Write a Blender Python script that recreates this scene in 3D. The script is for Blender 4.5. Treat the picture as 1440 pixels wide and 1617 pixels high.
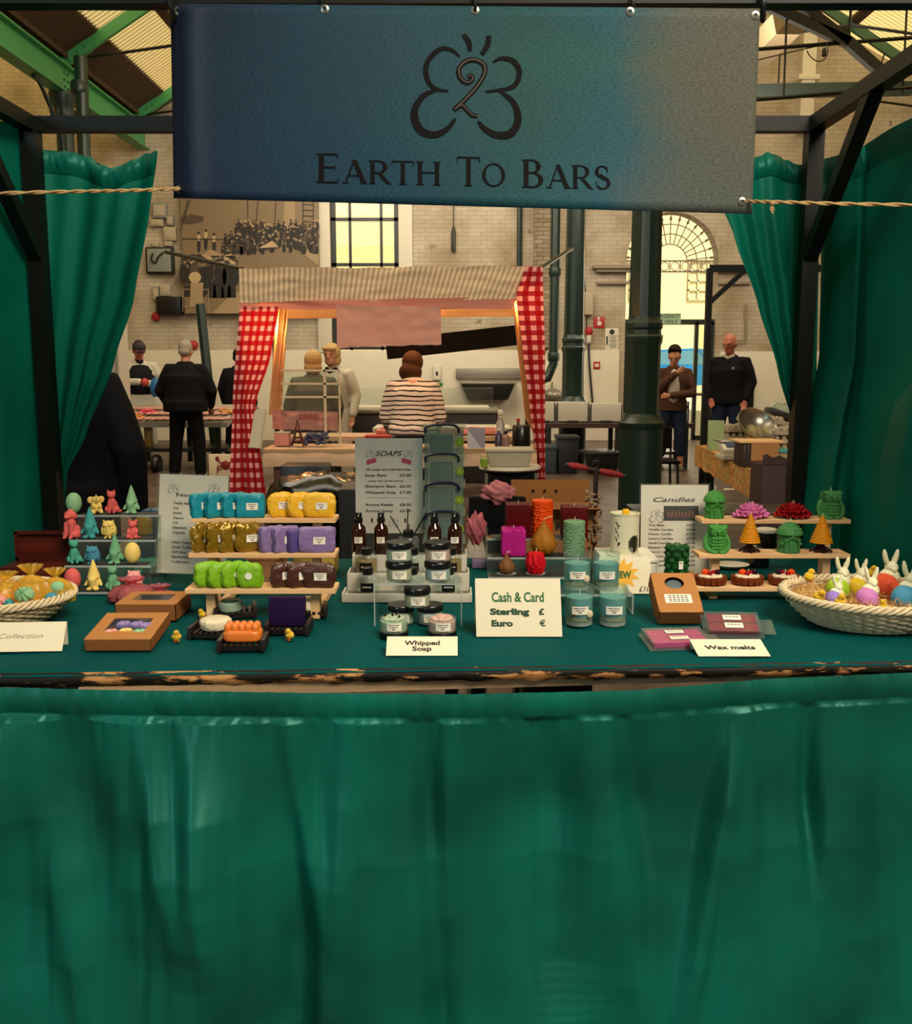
import bpy, bmesh, math, random
from mathutils import Vector, Matrix, noise
R = math.radians; PI = math.pi
rnd = random.Random(7)
sc = bpy.context.scene
for o in list(bpy.data.objects): bpy.data.objects.remove(o)
# ------------------------------------------------------------------ camera, world, lights, exposure
F = 1450.0; CX = 720.0; CY = 781.0; TILT = R(8); HC = 1.42
cam_d = bpy.data.cameras.new('camera'); cam = bpy.data.objects.new('camera', cam_d)
sc.collection.objects.link(cam); sc.camera = cam
cam.location = (0, 0, HC); cam.rotation_euler = (PI/2 - TILT, 0, 0)
cam_d.sensor_fit = 'VERTICAL'; cam_d.sensor_height = 36; cam_d.lens = F/1617*36
cam_d.shift_y = (CY - 808.5)/1617; cam_d.clip_end = 200; cam_d.clip_start = 0.02
sc.cycles.transparent_max_bounces = 32; sc.cycles.max_bounces = 8
sc.view_settings.view_transform = 'Standard'; sc.view_settings.look = 'None'
sc.view_settings.exposure = -0.05; sc.view_settings.gamma = 1; sc.view_settings.use_curve_mapping = False
w = bpy.data.worlds.new('sky'); sc.world = w; w.use_nodes = True
bg = w.node_tree.nodes['Background']; bg.inputs[0].default_value = (1.0, 0.9, 0.62, 1); bg.inputs[1].default_value = 1.15
def lamp(kind, name, loc, power, col, size=None, aim=None, size_y=None):
    d = bpy.data.lights.new(name, kind); o = bpy.data.objects.new(name, d); sc.collection.objects.link(o)
    o.location = loc; d.energy = power; d.color = col
    if kind == 'AREA':
        d.size = size
        if size_y: d.shape = 'RECTANGLE'; d.size_y = size_y
    elif kind == 'SUN': d.angle = R(1)
    elif size: d.shadow_soft_size = size
    if aim is not None: o.rotation_euler = (Vector(aim) - Vector(loc)).to_track_quat('-Z', 'Y').to_euler()
    return o
WARM = (1.0, 0.9, 0.74)
lamp('SUN', 'sun', (0, 0, 20), 9.0, (1.0, 0.87, 0.6), aim=(-6, 10, 6))
lamp('AREA', 'aisle_fill', (1.7, -0.9, 4.4), 370, (1.0, 0.88, 0.7), 2.2, (0, 2.3, 0.8), 1.8)  # added soft fill above and behind the camera, under solid roof
lamp('AREA', 'skylight_over_stall', (-2.0, 3.2, 5.2), 85, WARM, 1.8, (-0.3, 2.6, 0.7), 2.5)
lamp('AREA', 'skylight_mid_hall', (-1.8, 9.5, 5.6), 225, WARM, 4, (-1.8, 11.5, 0), 4)
lamp('AREA', 'skylight_far_hall', (-1.0, 14.0, 5.6), 175, WARM, 5, (-1.0, 17.5, 2.0), 2)
lamp('AREA', 'skylight_right_aisle', (4.5, 12.0, 5.4), 200, WARM, 3, (4.2, 17, 2.5), 3)
lamp('AREA', 'cool_fill', (-4.2, -3.6, 2.9), 95, (0.72, 0.97, 1.0), 1.1, (0, 1.9, 0.4), 1.8)  # added cool lamp for satin streaks on the skirt; no opening there
lamp('AREA', 'door_daylight', (3.5, 17.0, 2.3), 40, (1, 0.93, 0.75), 1.6, (3.0, 12, 0.4), 2.6)
# ------------------------------------------------------------------ pixel helpers (measurement of the photograph)
ct, st = math.cos(TILT), math.sin(TILT)
def ray(px, py):
    u = (px-CX)/F; v = (py-CY)/F
    return Vector((u, ct - v*st, -st - v*ct))
def P(px, py, Y):
    d = ray(px, py); s = Y/d.y
    return Vector((d.x*s, Y, HC + d.z*s))
def G(px, py, z=0.0):
    d = ray(px, py); s = (z-HC)/d.z
    return Vector((d.x*s, d.y*s, z))
def mpp(Y): return Y/1.0/F*1.0
TZ = 0.794
# ------------------------------------------------------------------ materials
def lin(c): return c/12.92 if c <= 0.04045 else ((c+0.055)/1.055)**2.4
def hx(h): h = h.lstrip('#'); return tuple(lin(int(h[i:i+2], 16)/255) for i in (0, 2, 4)) + (1,)
MC = {}
def mat(name, col, rough=0.6, metal=0, alpha=None, noise_amt=0.0, nscale=20, trans=0, spec=0.5, sss=0, bump=0, bscale=60, emit=0, sheen=0, translucent=0):
    if rough >= .75: spec = min(spec, .12)
    if name in MC: return MC[name]
    m = bpy.data.materials.new(name); m.use_nodes = True; nt = m.node_tree; b = nt.nodes['Principled BSDF']
    c = hx(col) if isinstance(col, str) else tuple(col)
    b.inputs['Base Color'].default_value = c; b.inputs['Roughness'].default_value = rough; b.inputs['Metallic'].default_value = metal
    b.inputs['Specular IOR Level'].default_value = spec; b.inputs['Transmission Weight'].default_value = trans
    if sss: b.inputs['Subsurface Weight'].default_value = sss; b.inputs['Subsurface Radius'].default_value = (0.01, 0.006, 0.004)
    if sheen: b.inputs['Sheen Weight'].default_value = sheen
    if emit: b.inputs['Emission Color'].default_value = c; b.inputs['Emission Strength'].default_value = emit
    if noise_amt:
        tc = nt.nodes.new('ShaderNodeTexCoord'); n = nt.nodes.new('ShaderNodeTexNoise'); n.inputs['Scale'].default_value = nscale; n.inputs['Detail'].default_value = 5
        nt.links.new(tc.outputs['Object'], n.inputs['Vector'])
        mx = nt.nodes.new('ShaderNodeMix'); mx.data_type = 'RGBA'
        mx.inputs[6].default_value = tuple(max(0, x*(1-noise_amt)) for x in c[:3]) + (1,); mx.inputs[7].default_value = tuple(min(1, x*(1+noise_amt)) for x in c[:3]) + (1,)
        nt.links.new(n.outputs[0], mx.inputs[0]); nt.links.new(mx.outputs[2], b.inputs['Base Color'])
    if bump:
        tc = nt.nodes.new('ShaderNodeTexCoord'); n = nt.nodes.new('ShaderNodeTexNoise'); n.inputs['Scale'].default_value = bscale; n.inputs['Detail'].default_value = 4
        nt.links.new(tc.outputs['Object'], n.inputs['Vector'])
        bp = nt.nodes.new('ShaderNodeBump'); bp.inputs['Strength'].default_value = bump; bp.inputs['Distance'].default_value = 0.01
        nt.links.new(n.outputs[0], bp.inputs['Height']); nt.links.new(bp.outputs[0], b.inputs['Normal'])
    if translucent:
        tr = nt.nodes.new('ShaderNodeBsdfTranslucent'); tr.inputs[0].default_value = c
        ms = nt.nodes.new('ShaderNodeMixShader'); ms.inputs[0].default_value = translucent
        nt.links.new(b.outputs[0], ms.inputs[1]); nt.links.new(tr.outputs[0], ms.inputs[2]); nt.links.new(ms.outputs[0], nt.nodes['Material Output'].inputs[0])
    MC[name] = m; return m
def clear(name, tint='#ffffff', op=0.12, rough=0.03):
    """thin clear plastic or glass: tinted see-through with a gloss"""
    if name in MC: return MC[name]
    m = bpy.data.materials.new(name); m.use_nodes = True; nt = m.node_tree; nt.nodes.remove(nt.nodes['Principled BSDF'])
    t = nt.nodes.new('ShaderNodeBsdfTransparent'); t.inputs[0].default_value = hx(tint)
    g = nt.nodes.new('ShaderNodeBsdfGlossy'); g.inputs['Roughness'].default_value = rough
    lw = nt.nodes.new('ShaderNodeLayerWeight'); lw.inputs[0].default_value = .35; f = nt.nodes.new('ShaderNodeMath'); f.operation = 'MULTIPLY_ADD'; f.inputs[1].default_value = .35; f.inputs[2].default_value = .03; pw = nt.nodes.new('ShaderNodeMath'); pw.operation = 'POWER'; pw.inputs[1].default_value = 2.5
    nt.links.new(lw.outputs['Facing'], pw.inputs[0]); nt.links.new(pw.outputs[0], f.inputs[0])
    d = nt.nodes.new('ShaderNodeBsdfDiffuse'); d.inputs[0].default_value = hx(tint)
    m1 = nt.nodes.new('ShaderNodeMixShader'); m2 = nt.nodes.new('ShaderNodeMixShader'); m2.inputs[0].default_value = op
    nt.links.new(f.outputs[0], m1.inputs[0]); nt.links.new(t.outputs[0], m1.inputs[1]); nt.links.new(g.outputs[0], m1.inputs[2])
    nt.links.new(m1.outputs[0], m2.inputs[1]); nt.links.new(d.outputs[0], m2.inputs[2]); nt.links.new(m2.outputs[0], nt.nodes['Material Output'].inputs[0])
    MC[name] = m; return m
def nodes_mat(name, fn, rough=0.7):
    """fn(nt, N, L, bsdf) wires the colour"""
    m = bpy.data.materials.new(name); m.use_nodes = True; nt = m.node_tree; b = nt.nodes['Principled BSDF']; b.inputs['Roughness'].default_value = rough; b.inputs['Specular IOR Level'].default_value = .2
    def N(t, **k):
        n = nt.nodes.new(t)
        for a, v in k.items(): setattr(n, a, v)
        return n
    fn(nt, N, lambda a, c: nt.links.new(a, c), b); MC[name] = m; return m
def ramp(N, stops, interp='LINEAR'):
    r = N('ShaderNodeValToRGB'); r.color_ramp.interpolation = interp; e = r.color_ramp.elements
    while len(e) < len(stops): e.new(0.5)
    for i, (p, c) in enumerate(stops): e[i].position = p; e[i].color = hx(c)
    return r
def brick_fn(c1, c2, mortar, bump=0.4):
    def fn(nt, N, L, b):
        tc = N('ShaderNodeTexCoord'); mp = N('ShaderNodeMapping'); mp.inputs['Rotation'].default_value = (PI/2, 0, 0)
        L(tc.outputs['Object'], mp.inputs[0]); br = N('ShaderNodeTexBrick'); br.inputs['Scale'].default_value = 1.0
        br.inputs['Brick Width'].default_value = 0.23; br.inputs['Row Height'].default_value = 0.076; br.inputs['Mortar Size'].default_value = 0.006
        br.inputs['Color1'].default_value = hx(c1); br.inputs['Color2'].default_value = hx(c2); br.inputs['Mortar'].default_value = hx(mortar)
        L(mp.outputs[0], br.inputs['Vector'])
        n = N('ShaderNodeTexNoise'); n.inputs['Scale'].default_value = 1.3; n.inputs['Detail'].default_value = 8
        L(tc.outputs['Object'], n.inputs['Vector'])
        r = ramp(N, [(0.3, '#cfc4b2'), (0.62, '#ffffff')]); L(n.outputs[0], r.inputs[0])
        mx = N('ShaderNodeMix', data_type='RGBA', blend_type='MULTIPLY'); mx.inputs[0].default_value = 1
        L(br.outputs['Color'], mx.inputs[6]); L(r.outputs[0], mx.inputs[7])
        n2 = N('ShaderNodeTexNoise'); n2.inputs['Scale'].default_value = 3.5; n2.inputs['Detail'].default_value = 9; L(tc.outputs['Object'], n2.inputs['Vector'])
        r2 = ramp(N, [(0.7, '#000000'), (0.72, '#ffffff')]); L(n2.outputs[0], r2.inputs[0])
        m2 = N('ShaderNodeMix', data_type='RGBA'); L(r2.outputs[0], m2.inputs[0]); L(mx.outputs[2], m2.inputs[6]); m2.inputs[7].default_value = hx('#8c7a68')
        L(m2.outputs[2], b.inputs['Base Color'])
        bp = N('ShaderNodeBump'); bp.inputs['Strength'].default_value = bump; bp.inputs['Distance'].default_value = 0.02; bp.invert = True
        L(br.outputs['Fac'], bp.inputs['Height']); L(bp.outputs[0], b.inputs['Normal'])
    return fn
nodes_mat('painted_brick', brick_fn('#bbae9a', '#b2a591', '#a39682', .3), 0.75)
def floor_fn(nt, N, L, b):
    tc = N('ShaderNodeTexCoord'); br = N('ShaderNodeTexBrick'); br.inputs['Scale'].default_value = 1
    br.inputs['Brick Width'].default_value = 0.9; br.inputs['Row Height'].default_value = 0.6; br.inputs['Mortar Size'].default_value = 0.008
    br.inputs['Color1'].default_value = hx('#6e5d52'); br.inputs['Color2'].default_value = hx('#5d4e45'); br.inputs['Mortar'].default_value = hx('#40352f')
    L(tc.outputs['Object'], br.inputs['Vector'])
    n = N('ShaderNodeTexNoise'); n.inputs['Scale'].default_value = 4; n.inputs['Detail'].default_value = 8; L(tc.outputs['Object'], n.inputs['Vector'])
    r = ramp(N, [(0.3, '#9c9088'), (0.7, '#ffffff')]); L(n.outputs[0], r.inputs[0])
    mx = N('ShaderNodeMix', data_type='RGBA', blend_type='MULTIPLY'); mx.inputs[0].default_value = 1
    L(br.outputs['Color'], mx.inputs[6]); L(r.outputs[0], mx.inputs[7]); L(mx.outputs[2], b.inputs['Base Color'])
nodes_mat('stone_floor', floor_fn, 0.45)
def gingham_fn(nt, N, L, b):
    uv = N('ShaderNodeUVMap'); sp = N('ShaderNodeSeparateXYZ'); L(uv.outputs[0], sp.inputs[0])
    outs = []
    for k in (0, 1):
        a = N('ShaderNodeMath', operation='DIVIDE'); L(sp.outputs[k], a.inputs[0]); a.inputs[1].default_value = 0.078
        f = N('ShaderNodeMath', operation='FRACT'); L(a.outputs[0], f.inputs[0])
        g = N('ShaderNodeMath', operation='GREATER_THAN'); L(f.outputs[0], g.inputs[0]); g.inputs[1].default_value = 0.5
        h = N('ShaderNodeMath', operation='MULTIPLY'); L(g.outputs[0], h.inputs[0]); h.inputs[1].default_value = 0.5; outs.append(h)
    s = N('ShaderNodeMath', operation='ADD'); L(outs[0].outputs[0], s.inputs[0]); L(outs[1].outputs[0], s.inputs[1])
    r = ramp(N, [(0, '#f0a8a2'), (0.25, '#a33038'), (0.75, '#a30712')], 'CONSTANT'); L(s.outputs[0], r.inputs[0]); L(r.outputs[0], b.inputs['Base Color'])
    tr = N('ShaderNodeBsdfTranslucent'); L(r.outputs[0], tr.inputs[0]); ms = N('ShaderNodeMixShader'); ms.inputs[0].default_value = 0.35
    L(b.outputs[0], ms.inputs[1]); L(tr.outputs[0], ms.inputs[2]); L(ms.outputs[0], nt.nodes['Material Output'].inputs[0])
nodes_mat('gingham', gingham_fn, 0.85)
def stripes_fn(c1, c2, period, axis=0, duty=0.5, soft=False):
    def fn(nt, N, L, b):
        uv = N('ShaderNodeUVMap'); sp = N('ShaderNodeSeparateXYZ'); L(uv.outputs[0], sp.inputs[0])
        a = N('ShaderNodeMath', operation='DIVIDE'); L(sp.outputs[axis], a.inputs[0]); a.inputs[1].default_value = period
        f = N('ShaderNodeMath', operation='FRACT'); L(a.outputs[0], f.inputs[0])
        r = ramp(N, [(0, c1), (duty, c2)], 'CONSTANT'); L(f.outputs[0], r.inputs[0]); L(r.outputs[0], b.inputs['Base Color'])
    return fn
nodes_mat('ticking', stripes_fn('#dcc2a4', '#b89c7c', 0.036), 0.9)
def zstripe_fn(nt, N, L, b):
    tc = N('ShaderNodeTexCoord'); sp = N('ShaderNodeSeparateXYZ'); L(tc.outputs['Object'], sp.inputs[0])
    n = N('ShaderNodeTexNoise'); n.inputs['Scale'].default_value = 5; L(tc.outputs['Object'], n.inputs['Vector'])
    m = N('ShaderNodeMath', operation='MULTIPLY_ADD'); L(n.outputs[0], m.inputs[0]); m.inputs[1].default_value = 0.05; L(sp.outputs[2], m.inputs[2])
    a = N('ShaderNodeMath', operation='DIVIDE'); L(m.outputs[0], a.inputs[0]); a.inputs[1].default_value = 0.042
    f = N('ShaderNodeMath', operation='FRACT'); L(a.outputs[0], f.inputs[0])
    r = ramp(N, [(0, '#1c1418'), (0.3, '#cdbcae')], 'CONSTANT'); L(f.outputs[0], r.inputs[0]); L(r.outputs[0], b.inputs['Base Color'])
nodes_mat('striped_jersey', zstripe_fn, 0.85)
def peel_fn(nt, N, L, b):
    tc = N('ShaderNodeTexCoord'); mp = N('ShaderNodeMapping'); mp.inputs['Scale'].default_value = (5, 5, 22); L(tc.outputs['Object'], mp.inputs[0])
    n = N('ShaderNodeTexNoise'); n.inputs['Scale'].default_value = 1.6; n.inputs['Detail'].default_value = 8; n.inputs['Roughness'].default_value = 0.65; L(mp.outputs[0], n.inputs['Vector'])
    r = ramp(N, [(0.0, '#0c0f0a'), (0.53, '#15140d'), (0.545, '#8a5c34'), (0.6, '#b8864f'), (0.75, '#7e5634')]); L(n.outputs[0], r.inputs[0]); L(r.outputs[0], b.inputs['Base Color'])
nodes_mat('peeling_wood', peel_fn, 0.6)
def wood_fn(c1, c2, sx=1.2, sz=30):
    def fn(nt, N, L, b):
        tc = N('ShaderNodeTexCoord'); mp = N('ShaderNodeMapping'); mp.inputs['Scale'].default_value = (sx, sz, sz); L(tc.outputs['Object'], mp.inputs[0])
        n = N('ShaderNodeTexNoise'); n.inputs['Scale'].default_value = 2; n.inputs['Detail'].default_value = 6; L(mp.outputs[0], n.inputs['Vector'])
        r = ramp(N, [(0.3, c1), (0.7, c2)]); L(n.outputs[0], r.inputs[0]); L(r.outputs[0], b.inputs['Base Color'])
    return fn
nodes_mat('pine', wood_fn('#c79a68', '#dcb688'), 0.6)
nodes_mat('pale_plank', wood_fn('#8f7355', '#b3946e'), 0.7)
nodes_mat('dark_box_wood', wood_fn('#3a130d', '#5a2218'), 0.35)
def banner_fn(nt, N, L, b):
    uv = N('ShaderNodeUVMap'); sp = N('ShaderNodeSeparateXYZ'); L(uv.outputs[0], sp.inputs[0])
    n = N('ShaderNodeTexNoise'); n.inputs['Scale'].default_value = 2.2; n.inputs['Detail'].default_value = 3; L(uv.outputs[0], n.inputs['Vector'])
    a = N('ShaderNodeMath', operation='MULTIPLY_ADD'); L(n.outputs[0], a.inputs[0]); a.inputs[1].default_value = 0.22; L(sp.outputs[0], a.inputs[2])
    sub = N('ShaderNodeMath', operation='SUBTRACT'); L(a.outputs[0], sub.inputs[0]); sub.inputs[1].default_value = 0.11
    r = ramp(N, [(0.0, '#1d2b45'), (0.2, '#21455a'), (0.4, '#225060'), (0.6, '#275c5c'), (0.76, '#2f6670'), (0.86, '#666b60'), (1.0, '#6b6b5c')]); L(sub.outputs[0], r.inputs[0])
    # lighter towards the bottom blue, green wash upper right of centre
    r3 = ramp(N, [(0.0, '#2d5c80'), (0.5, '#555555'), (1.0, '#353b44')]); L(sp.outputs[1], r3.inputs[0])
    mx = N('ShaderNodeMix', data_type='RGBA', blend_type='OVERLAY'); mx.inputs[0].default_value = 0.45; L(r.outputs[0], mx.inputs[6]); L(r3.outputs[0], mx.inputs[7])
    vs = N('ShaderNodeVectorMath', operation='SUBTRACT'); L(uv.outputs[0], vs.inputs[0]); vs.inputs[1].default_value = (0.69, 0.74, 0)
    mp = N('ShaderNodeMapping'); mp.inputs['Rotation'].default_value = (0, 0, R(-30)); mp.inputs['Scale'].default_value = (4.5, 5.5, 1); L(vs.outputs[0], mp.inputs[0])
    ln = N('ShaderNodeVectorMath', operation='LENGTH'); L(mp.outputs[0], ln.inputs[0])
    r4 = ramp(N, [(0.0, '#808080'), (1.0, '#000000')]); L(ln.outputs['Value'], r4.inputs[0])
    m2 = N('ShaderNodeMix', data_type='RGBA'); L(r4.outputs[0], m2.inputs[0]); L(mx.outputs[2], m2.inputs[6]); m2.inputs[7].default_value = hx('#2c6440')
    n2 = N('ShaderNodeTexNoise'); n2.inputs['Scale'].default_value = 150; n2.inputs['Detail'].default_value = 2; L(uv.outputs[0], n2.inputs['Vector'])
    r2 = ramp(N, [(0.3, '#bcbcbc'), (0.7, '#ffffff')]); L(n2.outputs[0], r2.inputs[0])
    m3 = N('ShaderNodeMix', data_type='RGBA', blend_type='MULTIPLY'); m3.inputs[0].default_value = 1; L(m2.outputs[2], m3.inputs[6]); L(r2.outputs[0], m3.inputs[7])
    L(m3.outputs[2], b.inputs['Base Color'])
nodes_mat('banner_print', banner_fn, 0.7)
# ------------------------------------------------------------------ mesh builder
class MB:
    def __init__(s): s.v = []; s.f = []; s.uv = {}; s.mi = []; s.cur = 0
    def add(s, vs, fs, uvs=None):
        o = len(s.v); s.v += [Vector(v) for v in vs]
        for k, f in enumerate(fs):
            s.f.append([i+o for i in f]); s.mi.append(s.cur)
            if uvs: s.uv[len(s.f)-1] = [uvs[i] for i in f]
        return s
    def m(s, i): s.cur = i; return s
    def box(s, c, d, rot=None, bev=0, taper=1.0):
        hx_, hy, hz = d[0]/2, d[1]/2, d[2]/2
        if bev:
            bm = bmesh.new(); bmesh.ops.create_cube(bm, size=1)
            for v in bm.verts: v.co = Vector((v.co.x*d[0]*(taper if v.co.z < 0 else 1), v.co.y*d[1]*(taper if v.co.z < 0 else 1), v.co.z*d[2]))
            bmesh.ops.bevel(bm, geom=bm.edges[:], offset=bev, segments=2, affect='EDGES', profile=0.6)
            bm.verts.index_update(); vs = [v.co.copy() for v in bm.verts]; fs = [[v.index for v in f.verts] for f in bm.faces]; bm.free()
        else:
            vs = [Vector((x*hx_*(taper if z < 0 else 1), y*hy*(taper if z < 0 else 1), z*hz)) for x in (-1, 1) for y in (-1, 1) for z in (-1, 1)]
            fs = [(0,1,3,2), (4,6,7,5), (0,4,5,1), (2,3,7,6), (0,2,6,4), (1,5,7,3)]
        if rot is not None:
            M_ = rot if isinstance(rot, Matrix) else Matrix.Rotation(rot, 3, 'Z'); vs = [M_ @ v for v in vs]
        c = Vector(c); return s.add([v + c for v in vs], fs)
    def beam(s, a, b, w, h=None, up=(0, 0, 1)):
        a = Vector(a); b = Vector(b); h = h or w; d = b-a; y = d.normalized(); u = Vector(up)
        if abs(y.dot(u)) > 0.98: u = Vector((0, 1, 0))
        x = y.cross(u).normalized(); z = x.cross(y)
        M_ = Matrix((x, y, z)).transposed(); return s.box((a+b)/2, (w, d.length, h), M_)
    def lathe(s, prof, c=(0, 0, 0), n=24, sx=1, sy=1, fn=None, M_=None, caps=True):
        vs = []; c = Vector(c)
        for r, z in prof:
            for k in range(n):
                a = 2*PI*k/n; rr = r*(fn(a, z) if fn else 1); v = Vector((rr*math.cos(a)*sx, rr*math.sin(a)*sy, z))
                vs.append((M_ @ v if M_ else v) + c)
        fs = []
        for j in range(len(prof)-1):
            for k in range(n): fs.append((j*n+k, j*n+(k+1) % n, (j+1)*n+(k+1) % n, (j+1)*n+k))
        if caps: fs.append(tuple(range(n))[::-1]); fs.append(tuple((len(prof)-1)*n+k for k in range(n)))
        return s.add(vs, fs)
    def tube(s, pts, r, n=8, round_=False, flat=1.0):
        pts = [Vector(p) for p in pts]; rs = r if isinstance(r, (list, tuple)) else [r]*len(pts)
        if round_:
            d0 = (pts[0]-pts[1]).normalized(); d1 = (pts[-1]-pts[-2]).normalized()
            pre = [(pts[0]+d0*rs[0]*k, rs[0]*math.sqrt(max(0.0, 1-k*k))+1e-5) for k in (0.98, 0.75, 0.4)]; post = [(pts[-1]+d1*rs[-1]*k, rs[-1]*math.sqrt(max(0.0, 1-k*k))+1e-5) for k in (0.4, 0.75, 0.98)]
            pts = [p for p, _ in pre] + pts + [p for p, _ in post]; rs = [q for _, q in pre] + list(rs) + [q for _, q in post]
        vs = []; ref = Vector((0, 0, 1)); prev = None
        for i, p in enumerate(pts):
            d = (pts[min(i+1, len(pts)-1)] - pts[max(i-1, 0)]).normalized()
            if prev is None:
                x = d.cross(ref) if abs(d.dot(ref)) < 0.95 else d.cross(Vector((0, 1, 0)))
            else: x = prev - d*prev.dot(d)
            x.normalize(); prev = x; y = d.cross(x)
            for k in range(n): a = 2*PI*k/n; vs.append(p + (x*math.cos(a) + y*math.sin(a)*flat)*rs[i])
        fs = []
        for j in range(len(pts)-1):
            for k in range(n): fs.append((j*n+k, j*n+(k+1) % n, (j+1)*n+(k+1) % n, (j+1)*n+k))
        fs.append(tuple(range(n))[::-1]); fs.append(tuple((len(pts)-1)*n+k for k in range(n)))
        return s.add(vs, fs)
    def ell(s, c, r, n=16, M_=None, fn=None):
        if not isinstance(r, (tuple, list)): r = (r, r, r)
        m = max(6, n//2); vs = []; c = Vector(c)
        for j in range(m+1):
            t = PI*j/m
            for k in range(n):
                a = 2*PI*k/n; q = max(math.sin(t), 1e-4); v = Vector((q*math.cos(a), q*math.sin(a), -math.cos(t)))
                g = fn(v) if fn else 1; v = Vector((v.x*r[0]*g, v.y*r[1]*g, v.z*r[2]*g)); vs.append((M_ @ v if M_ else v) + c)
        fs = []
        for j in range(m):
            for k in range(n): fs.append((j*n+k, j*n+(k+1) % n, (j+1)*n+(k+1) % n, (j+1)*n+k))
        fs.append(tuple(range(n))[::-1]); fs.append(tuple(m*n+k for k in range(n)))
        return s.add(vs, fs)
    def grid(s, fn, nu, nv, uvs=(1, 1)):
        vs = []; uv = []
        for j in range(nv+1):
            for i in range(nu+1): u = i/nu; v = j/nv; vs.append(fn(u, v)); uv.append((u*uvs[0], v*uvs[1]))
        fs = [(j*(nu+1)+i, j*(nu+1)+i+1, (j+1)*(nu+1)+i+1, (j+1)*(nu+1)+i) for j in range(nv) for i in range(nu)]
        return s.add(vs, fs, uv)
    def prism(s, pts, map2, th):
        """outline pts (2D) -> map2(p) front point, extruded by the vector th"""
        a = [map2(p) for p in pts]; th = Vector(th); b = [q+th for q in a]; n = len(a)
        return s.add(a+b, [tuple(range(n)), tuple(range(n, 2*n))[::-1]] + [(i, (i+1) % n, n+(i+1) % n, n+i) for i in range(n)])
    def xf(s, M_):
        s.v = [M_ @ v for v in s.v]; return s
    def merge(s, o):
        k = len(s.v); s.v += o.v; s.f += [[i+k for i in f] for f in o.f]; s.mi += o.mi; return s
    def build(s, name, mats, parent=None, smooth=True, loc=None, ang=40, kind=None, label=None, remesh=0, smooth_it=0):
        me = bpy.data.meshes.new(name); me.from_pydata([tuple(v) for v in s.v], [], s.f)
        if not isinstance(mats, (list, tuple)): mats = [mats]
        for m in mats: me.materials.append(MC[m] if isinstance(m, str) else m)
        if any(s.mi): me.polygons.foreach_set('material_index', s.mi)
        if s.uv:
            ul = me.uv_layers.new(name='UVMap')
            for p in me.polygons:
                q = s.uv.get(p.index)
                if q:
                    for li, t in zip(p.loop_indices, q): ul.data[li].uv = t
        me.update()
        bm = bmesh.new(); bm.from_mesh(me); bmesh.ops.recalc_face_normals(bm, faces=bm.faces[:]); bm.to_mesh(me); bm.free()
        if remesh: me = remesh_mesh(me, remesh, smooth_it)
        if smooth:
            me.polygons.foreach_set('use_smooth', [True]*len(me.polygons))
            if not remesh: me.set_sharp_from_angle(angle=R(ang))
        o = bpy.data.objects.new(name, me); sc.collection.objects.link(o)
        if parent: o.parent = parent
        if loc is not None: o.location = loc
        if kind: o['kind'] = kind
        if label: o['label'] = label
        return o
def remesh_mesh(me, size, it=0):
    o = bpy.data.objects.new('t', me); sc.collection.objects.link(o)
    m = o.modifiers.new('r', 'REMESH'); m.mode = 'VOXEL'; m.voxel_size = size
    if it: q = o.modifiers.new('s', 'SMOOTH'); q.iterations = it; q.factor = 0.5
    dg = bpy.context.evaluated_depsgraph_get(); new = bpy.data.meshes.new_from_object(o.evaluated_get(dg))
    bpy.data.objects.remove(o); return new
def thing(name, label, cat, loc=(0, 0, 0), rz=0, group=None):
    o = bpy.data.objects.new(name, None); sc.collection.objects.link(o); o.location = loc; o.rotation_euler = (0, 0, rz); o.empty_display_size = 0.05
    o['label'] = label; o['category'] = cat
    if group: o['group'] = group
    return o
def tag(o, label, cat, group=None, kind=None):
    o['label'] = label; o['category'] = cat
    if group: o['group'] = group
    if kind: o['kind'] = kind
    return o
def dup(root, loc, rz=0, label=None, sc_=None, mats=None):
    def cp(o, par):
        c = o.copy(); sc.collection.objects.link(c); c.parent = par
        if mats and o.type == 'MESH' and o.name.split('.')[0] in mats:
            c.data = o.data.copy(); c.data.materials[0] = MC[mats[o.name.split('.')[0]]]
        for ch in [x for x in kids.get(o, [])]: cp(ch, c)
        return c
    kids = {}
    for x in sc.objects:
        if x.parent: kids.setdefault(x.parent, []).append(x)
    r = cp(root, None); r.location = loc; r.rotation_euler = (0, 0, rz)
    if label: r['label'] = label
    if sc_: r.scale = sc_ if isinstance(sc_, (tuple, list)) else (sc_,)*3
    return r
# ------------------------------------------------------------------ lettering
def text_mesh(body, height, width=None, bold=0, shear=0, align='LEFT'):
    """flat letters in x (right) / z (up); returns verts, faces"""
    cu = bpy.data.curves.new('t', 'FONT'); cu.body = body; cu.size = 1; cu.offset = bold; cu.shear = shear; cu.resolution_u = 3; cu.fill_mode = 'FRONT'
    o = bpy.data.objects.new('t', cu); sc.collection.objects.link(o)
    dg = bpy.context.evaluated_depsgraph_get(); dg.update(); me = bpy.data.meshes.new_from_object(o.evaluated_get(dg))
    vs = [v.co.copy() for v in me.vertices]; fs = [list(p.vertices) for p in me.polygons]
    bpy.data.objects.remove(o); bpy.data.meshes.remove(me)
    if not vs: return [], []
    x0 = min(v.x for v in vs); x1 = max(v.x for v in vs); k = height/0.7; kx = width/(x1-x0) if width else k
    off = {'LEFT': 0, 'CENTER': -(x1-x0)/2, 'RIGHT': -(x1-x0)}[align]
    return [Vector(((v.x-x0+off)*kx, 0, v.y*k)) for v in vs], fs
def put_text(mb, body, x, z, height, mp, width=None, bold=0, shear=0, align='LEFT'):
    """mp(x, z) -> 3D point on the sign's face"""
    vs, fs = text_mesh(body, height, width, bold, shear, align)
    mb.add([mp(x+v.x, z+v.z) for v in vs], fs)
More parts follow.
